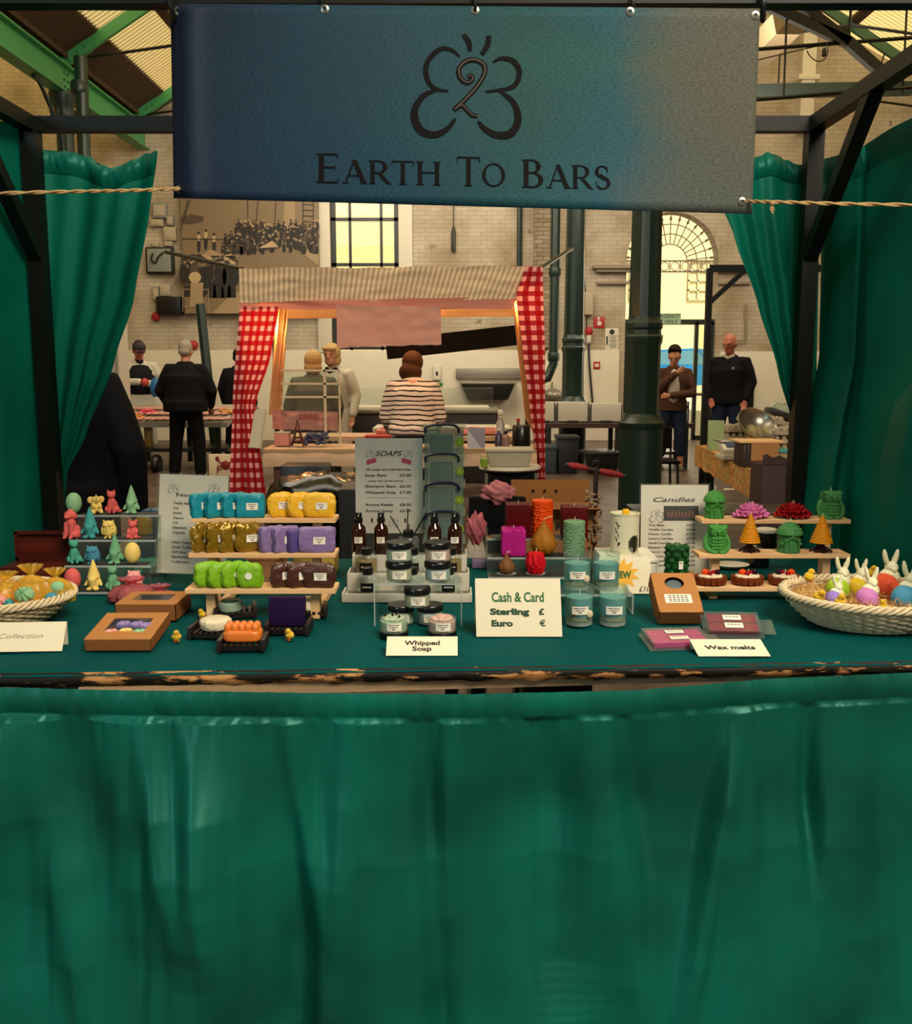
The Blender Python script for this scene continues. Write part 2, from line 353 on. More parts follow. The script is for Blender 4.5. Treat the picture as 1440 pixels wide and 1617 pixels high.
def smooth_pts(pts, n=6):
    out = []; q = [pts[0]] + list(pts) + [pts[-1]]
    for i in range(1, len(q)-2):
        p0, p1, p2, p3 = [Vector(a) for a in q[i-1:i+3]]
        for k in range(n):
            t = k/n; out.append(0.5*((2*p1) + (p2-p0)*t + (2*p0-5*p1+4*p2-p3)*t*t + (3*p1-p0-3*p2+p3)*t**3))
    out.append(Vector(pts[-1])); return out
def ribbon(mb, pts, w, mp, taper=(0.3, 0.3)):
    pts = smooth_pts(pts); n = len(pts); vs = []
    for i, p in enumerate(pts):
        d = (pts[min(i+1, n-1)] - pts[max(i-1, 0)]); d = d.normalized() if d.length > 1e-9 else Vector((1, 0)); t = i/(n-1)
        ww = w*(1 if taper is None else (taper[0] + (1-taper[0])*math.sin(PI*min(max(t, 0.02), 0.98))**0.8))
        nn = Vector((-d.y, d.x)); a = p+nn*ww/2; b = p-nn*ww/2; vs += [mp(a.x, a.y), mp(b.x, b.y)]
    mb.add(vs, [(2*i, 2*i+1, 2*i+3, 2*i+2) for i in range(n-1)])
LOGO = [([(735,178),(700,150),(655,148),(610,190),(597,240),(615,290),(650,313),(690,317)], 13, 1), ([(640,315),(590,335),(553,390),(555,440),(580,480),(630,495),(680,475),(718,430)], 20, 1),
    ([(870,200),(905,185),(950,195),(977,235),(965,285),(930,308),(840,320)], 14, 1), ([(900,320),(950,360),(972,420),(960,470),(930,495),(880,495),(835,470),(810,440)], 20, 1),
    ([(750,88),(772,120),(776,155)], 13, 0), ([(853,92),(848,130),(825,170)], 14, 0),
    ([(766,262),(782,255),(786,272),(764,284),(737,264),(732,228),(760,198),(800,192),(835,215),(832,255),(800,305),(750,360),(712,394),(742,376),(765,395),(785,415),(808,420)], 13, 0)]
def logo(mb, cx, cz, size, mp):
    k = size/440
    for pts, wd, tp in LOGO: ribbon(mb, [((x-762)*k+cx, -(y-295)*k+cz) for x, y in pts], wd*k*1.15, mp, (0.25, 0.25) if tp else (0.8, 0.8))
# ================================================================== THE HALL
WY = 17.6
def K(o): o['kind'] = 'structure'; return o
MB().box((0, 5.6, -0.1), (20, 24.4, 0.2)).build('floor', 'stone_floor', smooth=False, kind='structure')
mat('street', '#b8b0a0', 0.8, noise_amt=0.15, nscale=1.5)
MB().add([(-12, 17.8, 0), (20, 17.8, 0), (20, 30, .5), (-12, 30, .5), (20, 46, .5), (-12, 46, .5), (-12, 17.8, -.3), (20, 17.8, -.3), (-12, 46, -.3), (20, 46, -.3)],
    [(0, 1, 2, 3), (3, 2, 4, 5), (6, 8, 9, 7), (0, 6, 7, 1), (5, 4, 9, 8), (0, 3, 5, 8, 6), (1, 7, 9, 4, 2)]).build('street_ground', 'street', smooth=False, kind='structure')
xw0, xw1 = P(523, 450, WY).x, P(630, 450, WY).x; zw0 = P(560, 553, WY).z; zw1 = 5.1
xd0, xd1 = P(985, 600, WY).x, P(1127, 600, WY).x; xm = (xd0+xd1)/2; ra = (xd1-xd0)/2; zs = P(1050, 335, WY).z - ra
b = MB(); T = 0.35; HT = 9.6
def wbox(x0, x1, z0, z1, Y=WY, t=T): b.box(((x0+x1)/2, Y+t/2, (z0+z1)/2), (x1-x0, t, z1-z0))
wbox(-10, xw0, 0, HT); wbox(xw0, xw1, 0, zw0); wbox(xw0, xw1, zw1, HT); wbox(xw1, xd0, 0, HT); wbox(xd1, 10, 0, HT)
n = 20; arc = [(xm - ra*math.cos(PI*k/n), zs + ra*math.sin(PI*k/n)) for k in range(n+1)]
for y in (WY, WY+T):
    base = len(b.v); b.v += [Vector((x, y, z)) for x, z in arc] + [Vector((x, y, HT)) for x, z in arc]
    for k in range(n): b.f.append([base+k, base+k+1, base+n+2+k, base+n+1+k]); b.mi.append(0)
base = len(b.v); b.v += [Vector((x, y, z)) for x, z in arc for y in (WY, WY+T)]
for k in range(n): b.f.append([base+2*k, base+2*k+1, base+2*k+3, base+2*k+2]); b.mi.append(0)
b.build('wall_back', 'painted_brick', smooth=False, kind='structure')
MB().box((-9.9, 5.6, 4.8), (.3, 24.4, 9.6)).build('wall_left', 'painted_brick', smooth=False, kind='structure')
MB().box((9.9, 5.6, 4.8), (.3, 24.4, 9.6)).build('wall_right', 'painted_brick', smooth=False, kind='structure')
MB().box((0, -6.5, 4.8), (20, .3, 9.6)).build('wall_front', 'painted_brick', smooth=False, kind='structure')
# smooth white wainscot
mat('wainscot', '#cfc5b0', 0.55, noise_amt=0.06, nscale=3); mat('frame_dark', '#11140f', 0.4); mat('iron_green', '#0d2620', 0.38); mat('white_frame', '#c9c0ac', 0.5)
mat('cream_trim', '#8a7a68', 0.6)
def wpanel(name, x0, x1, z0, z1, m, t=0.04, y=WY):
    return MB().box(((x0+x1)/2, y-t/2-.002, (z0+z1)/2), (x1-x0, t, z1-z0), bev=.006).build(name, m, kind='structure')
zd = P(700, 553, WY).z
wpanel('trim_1', -9.7, xd0-.1, 0, zd, 'wainscot'); wpanel('trim_2', xd1+.1, 9.7, 0, P(1200, 555, WY).z, 'wainscot')
# impost mouldings by the arch
for k, (a, c) in enumerate(((935, 1000), (1127, 1190))):
    m_ = MB(); xa, xb = P(a, 430, WY).x, P(c, 430, WY).x; z0 = P(960, 447, WY).z; z1 = P(960, 420, WY).z
    m_.box(((xa+xb)/2, WY-.1, z1-.03), (xb-xa, .2, .06)); m_.box(((xa+xb)/2, WY-.07, z1-.09), (xb-xa-.1, .14, .07), bev=.02); m_.box(((xa+xb)/2, WY-.05, z0), (xb-xa-.15, .08, .06), bev=.02)
    m_.build('trim_%d' % (k+3), 'cream_trim', kind='structure')
# pilasters of bare weathered brick and pipes by the column
nodes_mat('weathered_brick', brick_fn('#8a7a68', '#a39680', '#6e6050', 0.6), 0.8)
xa, xb = P(842, 430, WY).x, P(868, 430, WY).x
MB().box(((xa+xb)/2, WY-.08, 5.0), (xb-xa, .16, 6.5)).build('trim_5', 'weathered_brick', smooth=False, kind='structure')
xa, xb = P(1262, 60, WY).x, P(1283, 60, WY).x
MB().box(((xa+xb)/2, WY-.12, 7.2), (xb-xa, .24, 3.2)).box(((xa+xb)/2, WY-.14, P(1270, 128, WY).z), (xb-xa+.15, .28, .1), bev=.03).build('trim_6', 'wainscot', kind='structure')
# window with panes
wf = MB(); yy = WY+.12
wx = [xw0+.04, xw0+(xw1-xw0)*.28, xw0+(xw1-xw0)*.74, xw1-.04]
for x in wx: wf.box((x, yy, (zw0+zw1)/2), (.05 if x in wx[1:3] else .1, .06, zw1-zw0))
for z in (zw0+.04, P(560, 500, WY).z, P(560, 417, WY).z, P(560, 345, WY).z, zw1-.04): wf.box(((xw0+xw1)/2, yy, z), (xw1-xw0, .06, .06))
win = wf.build('window_1', 'frame_dark', smooth=False, kind='structure')
clear('window_glass', '#f4f4ec', 0.03)
MB().box(((xw0+xw1)/2, yy+.02, (zw0+zw1)/2), (xw1-xw0-.02, .008, zw1-zw0-.02)).build('glass', 'window_glass', win, smooth=False)
wr = MB()
for x in (xw0-.13, xw1+.13): wr.box((x, WY-.03, (zw0+zw1)/2), (.26, .06, zw1-zw0+.1), bev=.01)
wr.build('window_frame', 'white_frame', win)
# arched doorway: gates of iron, fan grille, transom
dz = P(1050, 508, WY).z; yd = WY+.15; d = MB()
d.box(((xd0+xd1)/2, yd, dz), (xd1-xd0, .08, .1)); xp = P(1100, 600, WY).x; d.box((xp, yd, dz/2), (.07, .08, dz)); d.box((xd0+.05, yd, dz/2), (.1, .08, dz)); d.box((xd1-.05, yd, dz/2), (.1, .08, dz))
d.box(((xp+xd1)/2, yd, .04), (xd1-xp, .08, .08))
dr = d.build('door_1', 'frame_dark', smooth=False, kind='structure')
MB().box(((xp+xd1)/2, yd, dz/2), (xd1-xp-.06, .01, dz-.12)).build('door_glass', 'window_glass', dr, smooth=False)
g = MB(); c = Vector((xm, yd+.1, zs-.02))
for rr in (.33, .52, .7): g.tube([c+Vector((math.cos(a)*rr*ra/.86, 0, math.sin(a)*rr*ra/.86)) for a in [PI*k/24 for k in range(25)]], .011, 5)
for k in range(15):
    a = PI*(k+.5)/15; e = Vector((math.cos(a), 0, math.sin(a))); g.tube([c+e*ra*.38, c+e*ra*.9], .011, 5); g.lathe([(.001, 0), (.03, .03), (.001, .12)], c+e*ra*.88, 6, M_=Matrix.Rotation(PI/2-a, 3, 'Y'))
for z in (0, -.2): g.box((xm, yd+.1, zs+z), (2*ra, .03, .03))
for k in range(8):
    g.lathe([(.07, 0), (.085, 0), (.085, .012), (.07, .012)], (xd0+.16+k*.2, yd+.1, zs-.1), 14, M_=Matrix.Rotation(PI/2, 3, 'X'), caps=False); g.box((xd0+.06+k*.2, yd+.1, zs-.1), (.018, .02, .2))
g.build('fan_grille', 'cream_trim', dr)
es = thing('exit_sign', 'pale green sign reading emergency exit only above the doorway transom', 'sign', P(1052, 503, WY))
sx = P(1076, 500, WY).x - P(1028, 500, WY).x
MB().box((0, .05, 0), (sx, .02, .2)).build('sign_board', mat('exit_green', '#8fae8a', .5), es, smooth=False)
t = MB(); mp = lambda x, z: Vector((x, .037, z)); put_text(t, 'EMERGENCY', 0, .015, .065, mp, sx*.9, .01, align='CENTER'); put_text(t, 'EXIT ONLY', 0, -.085, .065, mp, sx*.8, .01, align='CENTER')
t.build('lettering', mat('ink_dark', '#10120f', .6), es, smooth=False)
# ---------------- roof: three pitched bays
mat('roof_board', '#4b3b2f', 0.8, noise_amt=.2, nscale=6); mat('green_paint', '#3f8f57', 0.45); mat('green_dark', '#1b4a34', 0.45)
mat('roof_sheet', '#c9b98c', 0.8, translucent=.9)
VX = [-9.7, -5.7, -2.0, 1.71, 5.4, 9.7]; VZ = [8.1, 5.75, 8.1, 5.75, 8.1, 5.75]
ro, rs = MB(), MB()
for i in range(5):
    (xa, za), (xb, zb) = (VX[i], VZ[i]), (VX[i+1], VZ[i+1])
    if za > zb: (xa, za), (xb, zb) = (xb, zb), (xa, za)
    q = lambda t_, y, o=0: Vector((xa+(xb-xa)*t_, y, za+(zb-za)*t_+.12+o))
    for t0, t1 in ((-.02, .14), (.33, .36), (.62, .65), (.9, 1.0)):
        ro.add([q(t0, -6.5), q(t1, -6.5), q(t1, WY), q(t0, WY), q(t0, -6.5, .08), q(t1, -6.5, .08), q(t1, WY, .08), q(t0, WY, .08)], [(0, 1, 2, 3), (4, 7, 6, 5), (0, 3, 7, 4), (1, 5, 6, 2), (0, 4, 5, 1), (3, 2, 6, 7)])
    ny = 640
    rs.grid(lambda u, v: q(.14+.76*v, 2 + (WY-2)*u, .05+.018*math.sin(u*ny*1.5)), ny*2, 1)
    ro.add([q(.14, -6.5, .03), q(.9, -6.5, .03), q(.9, 2, .03), q(.14, 2, .03)], [(0, 1, 2, 3)])
ro.build('ceiling', 'roof_board', smooth=False, kind='structure'); rs.build('roof_sheeting', 'roof_sheet', kind='structure')
# valley girders
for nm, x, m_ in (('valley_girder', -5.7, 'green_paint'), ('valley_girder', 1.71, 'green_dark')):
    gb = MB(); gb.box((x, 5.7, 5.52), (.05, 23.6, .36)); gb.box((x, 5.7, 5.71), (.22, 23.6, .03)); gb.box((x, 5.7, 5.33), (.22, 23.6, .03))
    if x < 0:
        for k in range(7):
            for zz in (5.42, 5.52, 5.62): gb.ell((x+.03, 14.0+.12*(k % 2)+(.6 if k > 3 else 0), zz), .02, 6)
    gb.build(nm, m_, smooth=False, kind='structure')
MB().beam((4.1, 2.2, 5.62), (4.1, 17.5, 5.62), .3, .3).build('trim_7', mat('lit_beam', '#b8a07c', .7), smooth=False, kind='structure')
# roof trusses: rafters, tie rods, brackets
for y in (8.1, 11.1, 14.1, 17.1):
    for i in (1, 3):
        r_ = thing('roof_truss', 'green iron roof truss with tie rod, %s bay, %s' % ('left' if i == 1 else 'right', {8.1: 'nearest the stall', 11.1: 'second from the stall', 14.1: 'third from the stall', 17.1: 'against the far wall'}[y]), 'roof truss', ((VX[i]+VX[i+2])/2, y, 5.8), 0, 'iron roof trusses')
        r_['kind'] = 'structure'; del r_['label'], r_['category'], r_['group']
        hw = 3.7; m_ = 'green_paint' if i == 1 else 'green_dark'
        for sgn in (-1, 1):
            MB().beam((sgn*hw, 0, .0), (0, 0, 2.3), .07, .16).build('rafter', m_, r_, smooth=False)
            bb = MB().prism([(0, -.08), (.42, .16), (.34, .3), (.02, .12), (-.1, .0)], lambda p, sgn=sgn: Vector((sgn*(hw-p[0]), -.05, p[1])), (0, .1, 0))
            for q_ in ((.1, .02), (.24, .12), (.34, .2)): bb.ell((sgn*(hw-q_[0]), -.055, q_[1]), .022, 8)
            bb.build('bracket', m_, r_, smooth=False)
            MB().tube([(sgn*(hw-.1), 0, .02), (0, 0, .5)], .022, 6).build('tie_rod', 'frame_dark', r_)
            MB().tube([(sgn*hw*.45, 0, .28), (sgn*hw*.5, 0, 1.1)], .016, 6).build('hanger_rod', 'frame_dark', r_)
        MB().tube([(0, 0, .5), (0, 0, 2.2)], .016, 6).build('king_rod', 'frame_dark', r_)
# dark beam across the upper right of the far wall with its rods
b1 = MB(); y = 15.5
p0, p1 = P(1150, 143, y), P(1440, 140, y); b1.beam(p0+Vector((0, 0, -.02)), p1, .12, .2); b1.build('trim_8', 'iron_green', smooth=False, kind='structure')
b1 = MB(); y = 10.0
for a, c, r_ in (((1195, 78), (1460, 58), .02), ((1190, 158), (1440, 138), .02), ((1243, 10), (1237, 155), .012), ((1343, 10), (1341, 62), .012), ((1432, 10), (1425, 150), .012), ((1195, 95), (1310, 68), .006)):
    b1.tube([P(*a, y), P(*c, y)], r_, 6)
b1.beam(P(1205, 5, y), P(1340, 68, y), .07, .1); b1.beam(P(1262, 5, y), P(1345, 70, y), .07, .09); b1.beam(P(1340, 68, y), P(1412, 132, y), .09, .1)
b1.build('trim_9', 'frame_dark', smooth=False, kind='structure')
lc = thing('hanging_cable', 'black electric plug hanging in a loop from roof rod at upper right', 'cable', P(1300, 85, 9.9))
o_ = lc.location; MB().tube(smooth_pts([P(1305, 66, 9.9)-o_, P(1307, 80, 9.9)-o_, P(1303, 92, 9.9)-o_, P(1292, 97, 9.9)-o_, P(1280, 90, 9.9)-o_, P(1274, 80, 9.9)-o_]), .006, 5).build('cord', 'frame_dark', lc)
MB().lathe([(.01, 0), (.025, .02), (.022, .07), (.008, .09)], P(1301, 90, 9.9)-o_, 8).build('plug', 'frame_dark', lc)
# ---------------- cast-iron columns
def column(x, y, label, top=5.33, cap=False):
    t = thing('iron_column', label, 'column', (x, y, 0))
    MB().lathe([(.2, 0), (.2, .84), (.21, .85), (.215, .9), (.18, .94), (.165, .98)], n=12).build('plinth', 'iron_green', t)
    MB().lathe([(.158, .97), (.158, 1.6), (.17, 1.63), (.175, 1.68), (.16, 1.7), (.155, 1.74), (.17, 1.76), (.17, 1.8), (.15, 1.83), (.143, 1.87)], n=8).build('pedestal', 'iron_green', t, ang=25)
    MB().lathe([(.14, 1.86), (.13, 3.0), (.118, top-.5)], n=24, fn=lambda a, z: 1+.03*math.cos(a*12)).build('shaft', 'iron_green', t)
    c_ = MB().lathe([(.118, top-.52), (.15, top-.5), (.15, top-.46), (.12, top-.4), (.14, top-.2), (.2, top-.06), (.2, top)], n=16); c_.build('capital', 'iron_green', t)
    if cap:
        for sgn in (-1, 1):
            s_ = MB().tube(smooth_pts([(0, sgn*.1, top-1.1), (0, sgn*.2, top-.6), (0, sgn*.7, top-.12), (0, sgn*.95, top-.03)]), .03, 6)
            for rr in (.08, .13, .17): s_.tube([(0, sgn*(.32+math.cos(a)*rr), top-.3+math.sin(a)*rr) for a in [2*PI*k/16 for k in range(17)]], .012, 5)
            s_.build('scroll_bracket', 'iron_green', t)
    return t
column(P(1012, 700, 8.5).x, 8.5, 'nearer tall dark green cast iron column beside the arched doorway')
column(P(904, 640, 13.5).x, 13.5, 'further dark green cast iron column left of the red wall sign')
column(-5.7, 14.0, 'dark green cast iron column with scroll brackets under the left roof girder', cap=True)
pp = MB(); x = P(875, 500, 16.8).x; pp.tube([(x, 16.8, 5.3), (x, 16.8, 1.45), (x-.1, 16.8, 1.2), (x-.35, 16.8, 1.12)], .085, 10)
for z in (1.5, 3.0, 4.2): pp.lathe([(.1, z), (.11, z+.03), (.11, z+.12), (.1, z+.15)], (x, 16.8, 0), 12)
tag(pp.build('drain_pipe', 'iron_green'), 'dark green drain pipe beside the further column', 'pipe')
pp = MB(); x = P(822, 350, 17.3).x; pp.tube([(x, 17.54, 6), (x, 17.54, 3.0)], .05, 8); tag(pp.build('drain_pipe', 'iron_green'), 'thin dark green pipe above right corner of the gingham stall', 'pipe')
pp = MB(); pp.tube([Vector((P(126, 250, 13.2).x, 13.2, 0)), P(127, 90, 13.2)], .09, 10); pp.lathe([(.1, 0), (.12, .04), (.12, .14), (.1, .18)], P(126, 150, 13.2), 12); tag(pp.build('drain_pipe', 'iron_green'), 'green downpipe rising beside the scroll bracket column', 'pipe')
pp = MB(); pp.tube([P(316, 480, 13.6), P(342, 729, 13.6)], .07, 8); tag(pp.build('leaning_pole', 'iron_green'), 'dark green slanting pole behind the man in black', 'pole')
# ---------------- ship photograph mural
mz0, mz1 = P(400, 495, 17.4).z, P(400, 250, 17.4).z; mx0, mx1 = P(288, 400, 17.4).x, P(503, 400, 17.4).x
mu = thing('wall_mural', 'large sepia mural photograph of a crowd on a ship deck', 'mural', ((mx0+mx1)/2, 17.4, mz0))
W_, H_ = mx1-mx0, mz1-mz0
MB().box((0, .05, H_/2), (W_, .08, H_)).build('panel', mat('sepia', '#7a654a', .5, noise_amt=.12, nscale=1.2), mu, smooth=False)
md = MB(); mi = 0; fm = lambda px, py: Vector((P(px, py, 17.4).x-(mx0+mx1)/2, .004, P(px, py, 17.4).z-mz0))
def blob2(px, py, rx, ry, m_, n=9, dy=0):
    md.m(m_); md.add([fm(px+rx*math.cos(2*PI*k/n), py+ry*math.sin(2*PI*k/n)) + Vector((0, -dy, 0)) for k in range(n)], [tuple(range(n))])
def poly2(pts, m_, dy=0): md.m(m_); md.add([fm(*p)+Vector((0, -dy, 0)) for p in pts], [tuple(range(len(pts)))])
poly2([(335, 495), (388, 495), (388, 455), (360, 470)], 3, 0); poly2([(450, 316), (466, 316), (464, 395), (443, 395)], 3, .001)
poly2([(464, 365), (503, 392), (503, 420), (460, 385)], 3, .0012); poly2([(285, 345), (300, 338), (322, 342), (320, 350), (300, 354), (286, 352)], 2, .001)
for k in range(330):
    if k < 250: px = rnd.uniform(352, 502); py = 352 + (px < 372)*14 + rnd.uniform(-2, 48)*(.8) + max(0, 372-px)*.4
    else: px = rnd.uniform(290, 372); py = rnd.uniform(412, 424)
    dy = .001 + .00001*py + .0002*(k % 7)
    s_ = 1 if k < 250 else 2.3
    blob2(px, py+6*s_, 3.2*s_, 7.5*s_, 1 if rnd.random() < .8 else 2, 8, dy); blob2(px, py-2*s_, 1.5*s_, 2*s_, 0 if rnd.random() < .6 else 2, 7, dy+.0003); blob2(px, py-3.6*s_, 2.2*s_, 1*s_, rnd.choice((1, 1, 4)), 7, dy+.0005)
for px, py, h in ((314, 372, 30), (325, 368, 26), (338, 374, 4)):
    blob2(px, py+14, 3, 14, 1, 8, .003); blob2(px, py+3, 3, 6, 4, 8, .004); blob2(px, py-4, 2, 2.5, 1, 8, .004)
for px, w_ in ((297, 7), (312, 10), (330, 12), (345, 9), (357, 8), (366, 7)): poly2([(px-w_*.6, 425), (px+w_*.6, 425), (px+w_, 470), (px-w_, 470)], 1, .005); blob2(px, 420, 3, 4, 0, 8, .006); blob2(px, 416, 4.5, 2, 1, 8, .0065)
blob2(308, 438, 10, 9, 4, 10, .008); poly2([(301, 446), (321, 446), (320, 484), (300, 484)], 3, .007); poly2([(318, 404), (333, 393), (354, 404)], 3, .0075); poly2([(408, 392), (430, 380), (440, 390)], 4, .0075)
for a, c in (((289, 345), (297, 316)), ((285, 365), (300, 316)), ((392, 362), (391, 316)), ((404, 356), (408, 316)), ((434, 350), (436, 316)), ((478, 362), (479, 316)), ((494, 365), (495, 316)), ((288, 377), (352, 378)), ((289, 457), (329, 457)), ((289, 470), (329, 470)), ((289, 484), (329, 484)), ((289, 457), (289, 492)), ((329, 457), (330, 495)), ((310, 490), (328, 465))):
    md.m(1 if c[1] < 380 else 3); A, C = fm(*a), fm(*c); dd = (C-A).normalized(); nn = Vector((-dd.z, 0, dd.x))*.007; yy_ = Vector((0, -.009, 0)); md.add([A+nn+yy_, C+nn+yy_, C-nn+yy_, A-nn+yy_], [(0, 1, 2, 3)])
for k in range(5): md.m(1); A, C = fm(478, 322+k*9), fm(495, 323+k*9); md.add([A+Vector((0, -.009, 0)), C+Vector((0, -.009, 0)), C+Vector((0, -.009, -.012)), A+Vector((0, -.009, -.012))], [(0, 1, 2, 3)])
md.build('printed_scene', [mat('sep1', '#7b634a'), mat('sep2', '#1d1714'), mat('sep3', '#4d3c2e'), mat('sep4', '#9a8260'), mat('sep5', '#b49a70')], mu, smooth=False)
# ---------------- wall boxes and notices
mat('box_grey', '#7d8078', .5); mat('box_cream', '#a89a82', .5); mat('black_plastic', '#0c0c0d', .35); mat('sign_red', '#a3141c', .45); mat('paper', '#cfc6b4', .7); mat('ink', '#26211d', .7)
def wallbox(nm, lab, cat, px0, py0, px1, py1, m, dep=.14, Y=WY, parts=None):
    a, c = P(px0, py1, Y-dep), P(px1, py0, Y-dep); t = thing(nm, lab, cat, ((a.x+c.x)/2, Y-dep, a.z)); w_, h_ = c.x-a.x, c.z-a.z
    MB().box((0, dep/2, h_/2), (w_, dep, h_), bev=.012).build('casing', m, t)
    if parts: parts(t, w_, h_)
    return t
def switchparts(t, w_, h_):
    MB().box((0, -.012, h_/2), (w_*.86, .02, h_*.86), bev=.005).build('cover', 'box_grey', t)
    MB().tube(smooth_pts([(-w_*.2, -.05, h_*.75), (-w_*.25, -.06, h_*.5), (-w_*.1, -.06, h_*.4), (0, -.06, h_*.6), (w_*.2, -.05, h_*.8)]), .018, 6).build('lever', 'frame_dark', t)
def lidpart(t, w_, h_): MB().box((0, -.006, h_/2), (w_*.8, .014, h_*.7), bev=.004).build('cover', 'box_cream', t)
wallbox('switch_box', 'big grey isolator box with curved lever left of the mural', 'electrical box', 231, 390, 272, 432, 'frame_dark', parts=switchparts)
for q_, lab in (((241, 320, 262, 344), 'small grey meter box topmost by the left curtain'), ((263, 340, 273, 356), 'narrow dark switch beside the topmost meter box'), ((237, 346, 257, 357), 'flat pale junction box under the meter box'), ((258, 358, 277, 380), 'square cream box right of the pale junction box'), ((239, 382, 250, 390), 'tiny white socket left above the isolator box'), ((259, 381, 272, 389), 'tiny white socket right above the isolator box'), ((241, 452, 250, 475), 'slim grey socket below the isolator box'), ((252, 449, 268, 467), 'pale plug socket below the isolator box')):
    wallbox('electrical_box', lab, 'electrical box', *q_, 'box_grey' if 'grey' in lab or 'dark' in lab else 'box_cream', .1, parts=lidpart)
wallbox('speaker_box', 'black box fixed at the mural bottom left corner', 'box', 247, 468, 284, 496, 'black_plastic', .25)
for (x_, y_), lab in (((247, 500), 'red alarm bell under black box left of the mural'), ((306, 545), 'red alarm bell on the wall above man in black')):
    o = MB().lathe([(.07, 0), (.09, .02), (.07, .08), (.03, .1)], P(x_, y_, 17.55), 12, M_=Matrix.Rotation(PI/2, 3, 'X')).build('alarm_bell', 'sign_red'); tag(o, lab, 'alarm')
sg = wallbox('fire_sign', 'square red fire alarm sign with white hand symbol', 'sign', 937, 500, 955, 518, 'sign_red', .02)
hd = MB(); mp = lambda x, z: Vector((x, -.006, z)); hd.prism([(-.035, .05), (.035, .05), (.045, .1), (.02, .13), (-.03, .12)], lambda p: mp(*p), (0, -.002, 0)); hd.box((-.012, -.008, .15), (.016, .003, .06)); hd.lathe([(.022, 0), (.026, .003)], (-.012, -.006, .18), 10, M_=Matrix.Rotation(PI/2, 3, 'X')); hd.build('hand_symbol', 'paper', sg, smooth=False)
wallbox('call_point', 'small red fire call point lower on the wall', 'alarm', 937, 571, 948, 583, 'sign_red', .06, parts=lambda t, w_, h_: MB().box((0, -.004, h_/2), (w_*.6, .01, h_*.4)).build('glass_plate', 'paper', t, smooth=False))
nt_ = wallbox('safety_notice', 'white safety notice sheet beneath the red fire sign', 'notice', 955, 518, 977, 553, 'paper', .012)
l_ = MB(); l_.lathe([(.045, 0), (.05, .002)], (0, -.003, .34), 14, M_=Matrix.Rotation(PI/2, 3, 'X'))
for k in range(9): l_.box((.02, -.003, .27-k*.028), (.16-.03*(k % 3), .002, .008))
l_.box((-.09, -.003, .18), (.03, .002, .16)); l_.build('printing', 'ink', nt_, smooth=False)
wallbox('junction_box', 'tall cream electrical box right of the further column', 'electrical box', 923, 461, 937, 497, 'box_cream', .15)
pl_ = thing('industrial_plug', 'red and white industrial plug with dangling black cable', 'plug', P(930, 525, 17.53)); o_ = pl_.location
MB().lathe([(.05, -.05), (.07, 0), (.07, .06), (.04, .1)], n=10).build('socket', 'sign_red', pl_); MB().lathe([(.035, -.2), (.05, -.17), (.05, -.05)], n=10).build('plug_body', 'paper', pl_)
MB().tube(smooth_pts([(0, 0, -.2), P(931, 580, 17.5)-o_, P(936, 640, 17.5)-o_]), .02, 6).build('cable', 'frame_dark', pl_)
MB().tube(smooth_pts([(-.05, 0, .08), P(926, 480, 17.5)-o_, P(921, 420, 17.5)-o_, P(922, 330, 17.5)-o_]), .012, 6).build('lead', 'frame_dark', pl_)
o = MB().tube([P(716, 316, 17.56), P(716, 360, 17.56)], .01, 6).lathe([(.04, -.45), (.045, -.1), (.02, 0)], P(716, 358, 17.54), 8).build('pendant_switch', 'black_plastic'); tag(o, 'black pull switch hanging on white wall above the pink stall', 'switch')
sk = wallbox('wall_trunking', 'long metal trunking over wash basin behind the butcher stall', 'trunking', 720, 581, 850, 598, mat('brushed', '#8a8578', .35, .6), .12)
t = thing('soap_dispenser', 'white soap dispenser with drop mark behind striped shopper', 'dispenser', P(690, 600, 17.52)); MB().box((0, 0, .14), (.15, .1, .28), bev=.02).build('casing', 'paper', t); MB().ell((0, -.052, .12), (.025, .006, .045), 10).build('drop_mark', 'ink', t)
o = MB().box(P(696, 607, 17.55), (.07, .02, .06)).build('green_sign', mat('sgreen', '#1f6a3a', .5), smooth=False); tag(o, 'tiny green sign below the soap dispenser', 'sign')
# basin on the far wall
t = thing('wash_basin', 'dark wash basin with tap behind the gingham curtain right', 'basin', P(770, 640, 17.3)); w_ = 1.0
MB().box((0, 0, .25), (w_, .5, .3), bev=.05, taper=.75).build('bowl', 'frame_dark', t); MB().box((0, 0, .42), (w_+.04, .54, .05), bev=.015).build('rim', 'brushed', t)
t = thing('wash_basin', 'little steel basin left of the further column', 'basin', P(872, 640, 17.4)); MB().ell((0, 0, .18), (.2, .2, .14), 14).build('bowl', 'brushed', t); MB().tube([(0, .1, .25), (0, .1, .42), (0, -.02, .44)], .016, 6).build('tap', 'brushed', t); MB().box((0, .1, -.1), (.1, .1, .4)).build('pedestal', 'brushed', t)
# pipework right of the doorway
o = MB().tube([P(1150, 538, 17.5), P(1178, 538, 17.5), P(1178, 480, 17.5)], .025, 6).build('wall_pipe', 'cream_trim'); tag(o, 'thin painted pipe bending up the wall behind the bald man', 'pipe')
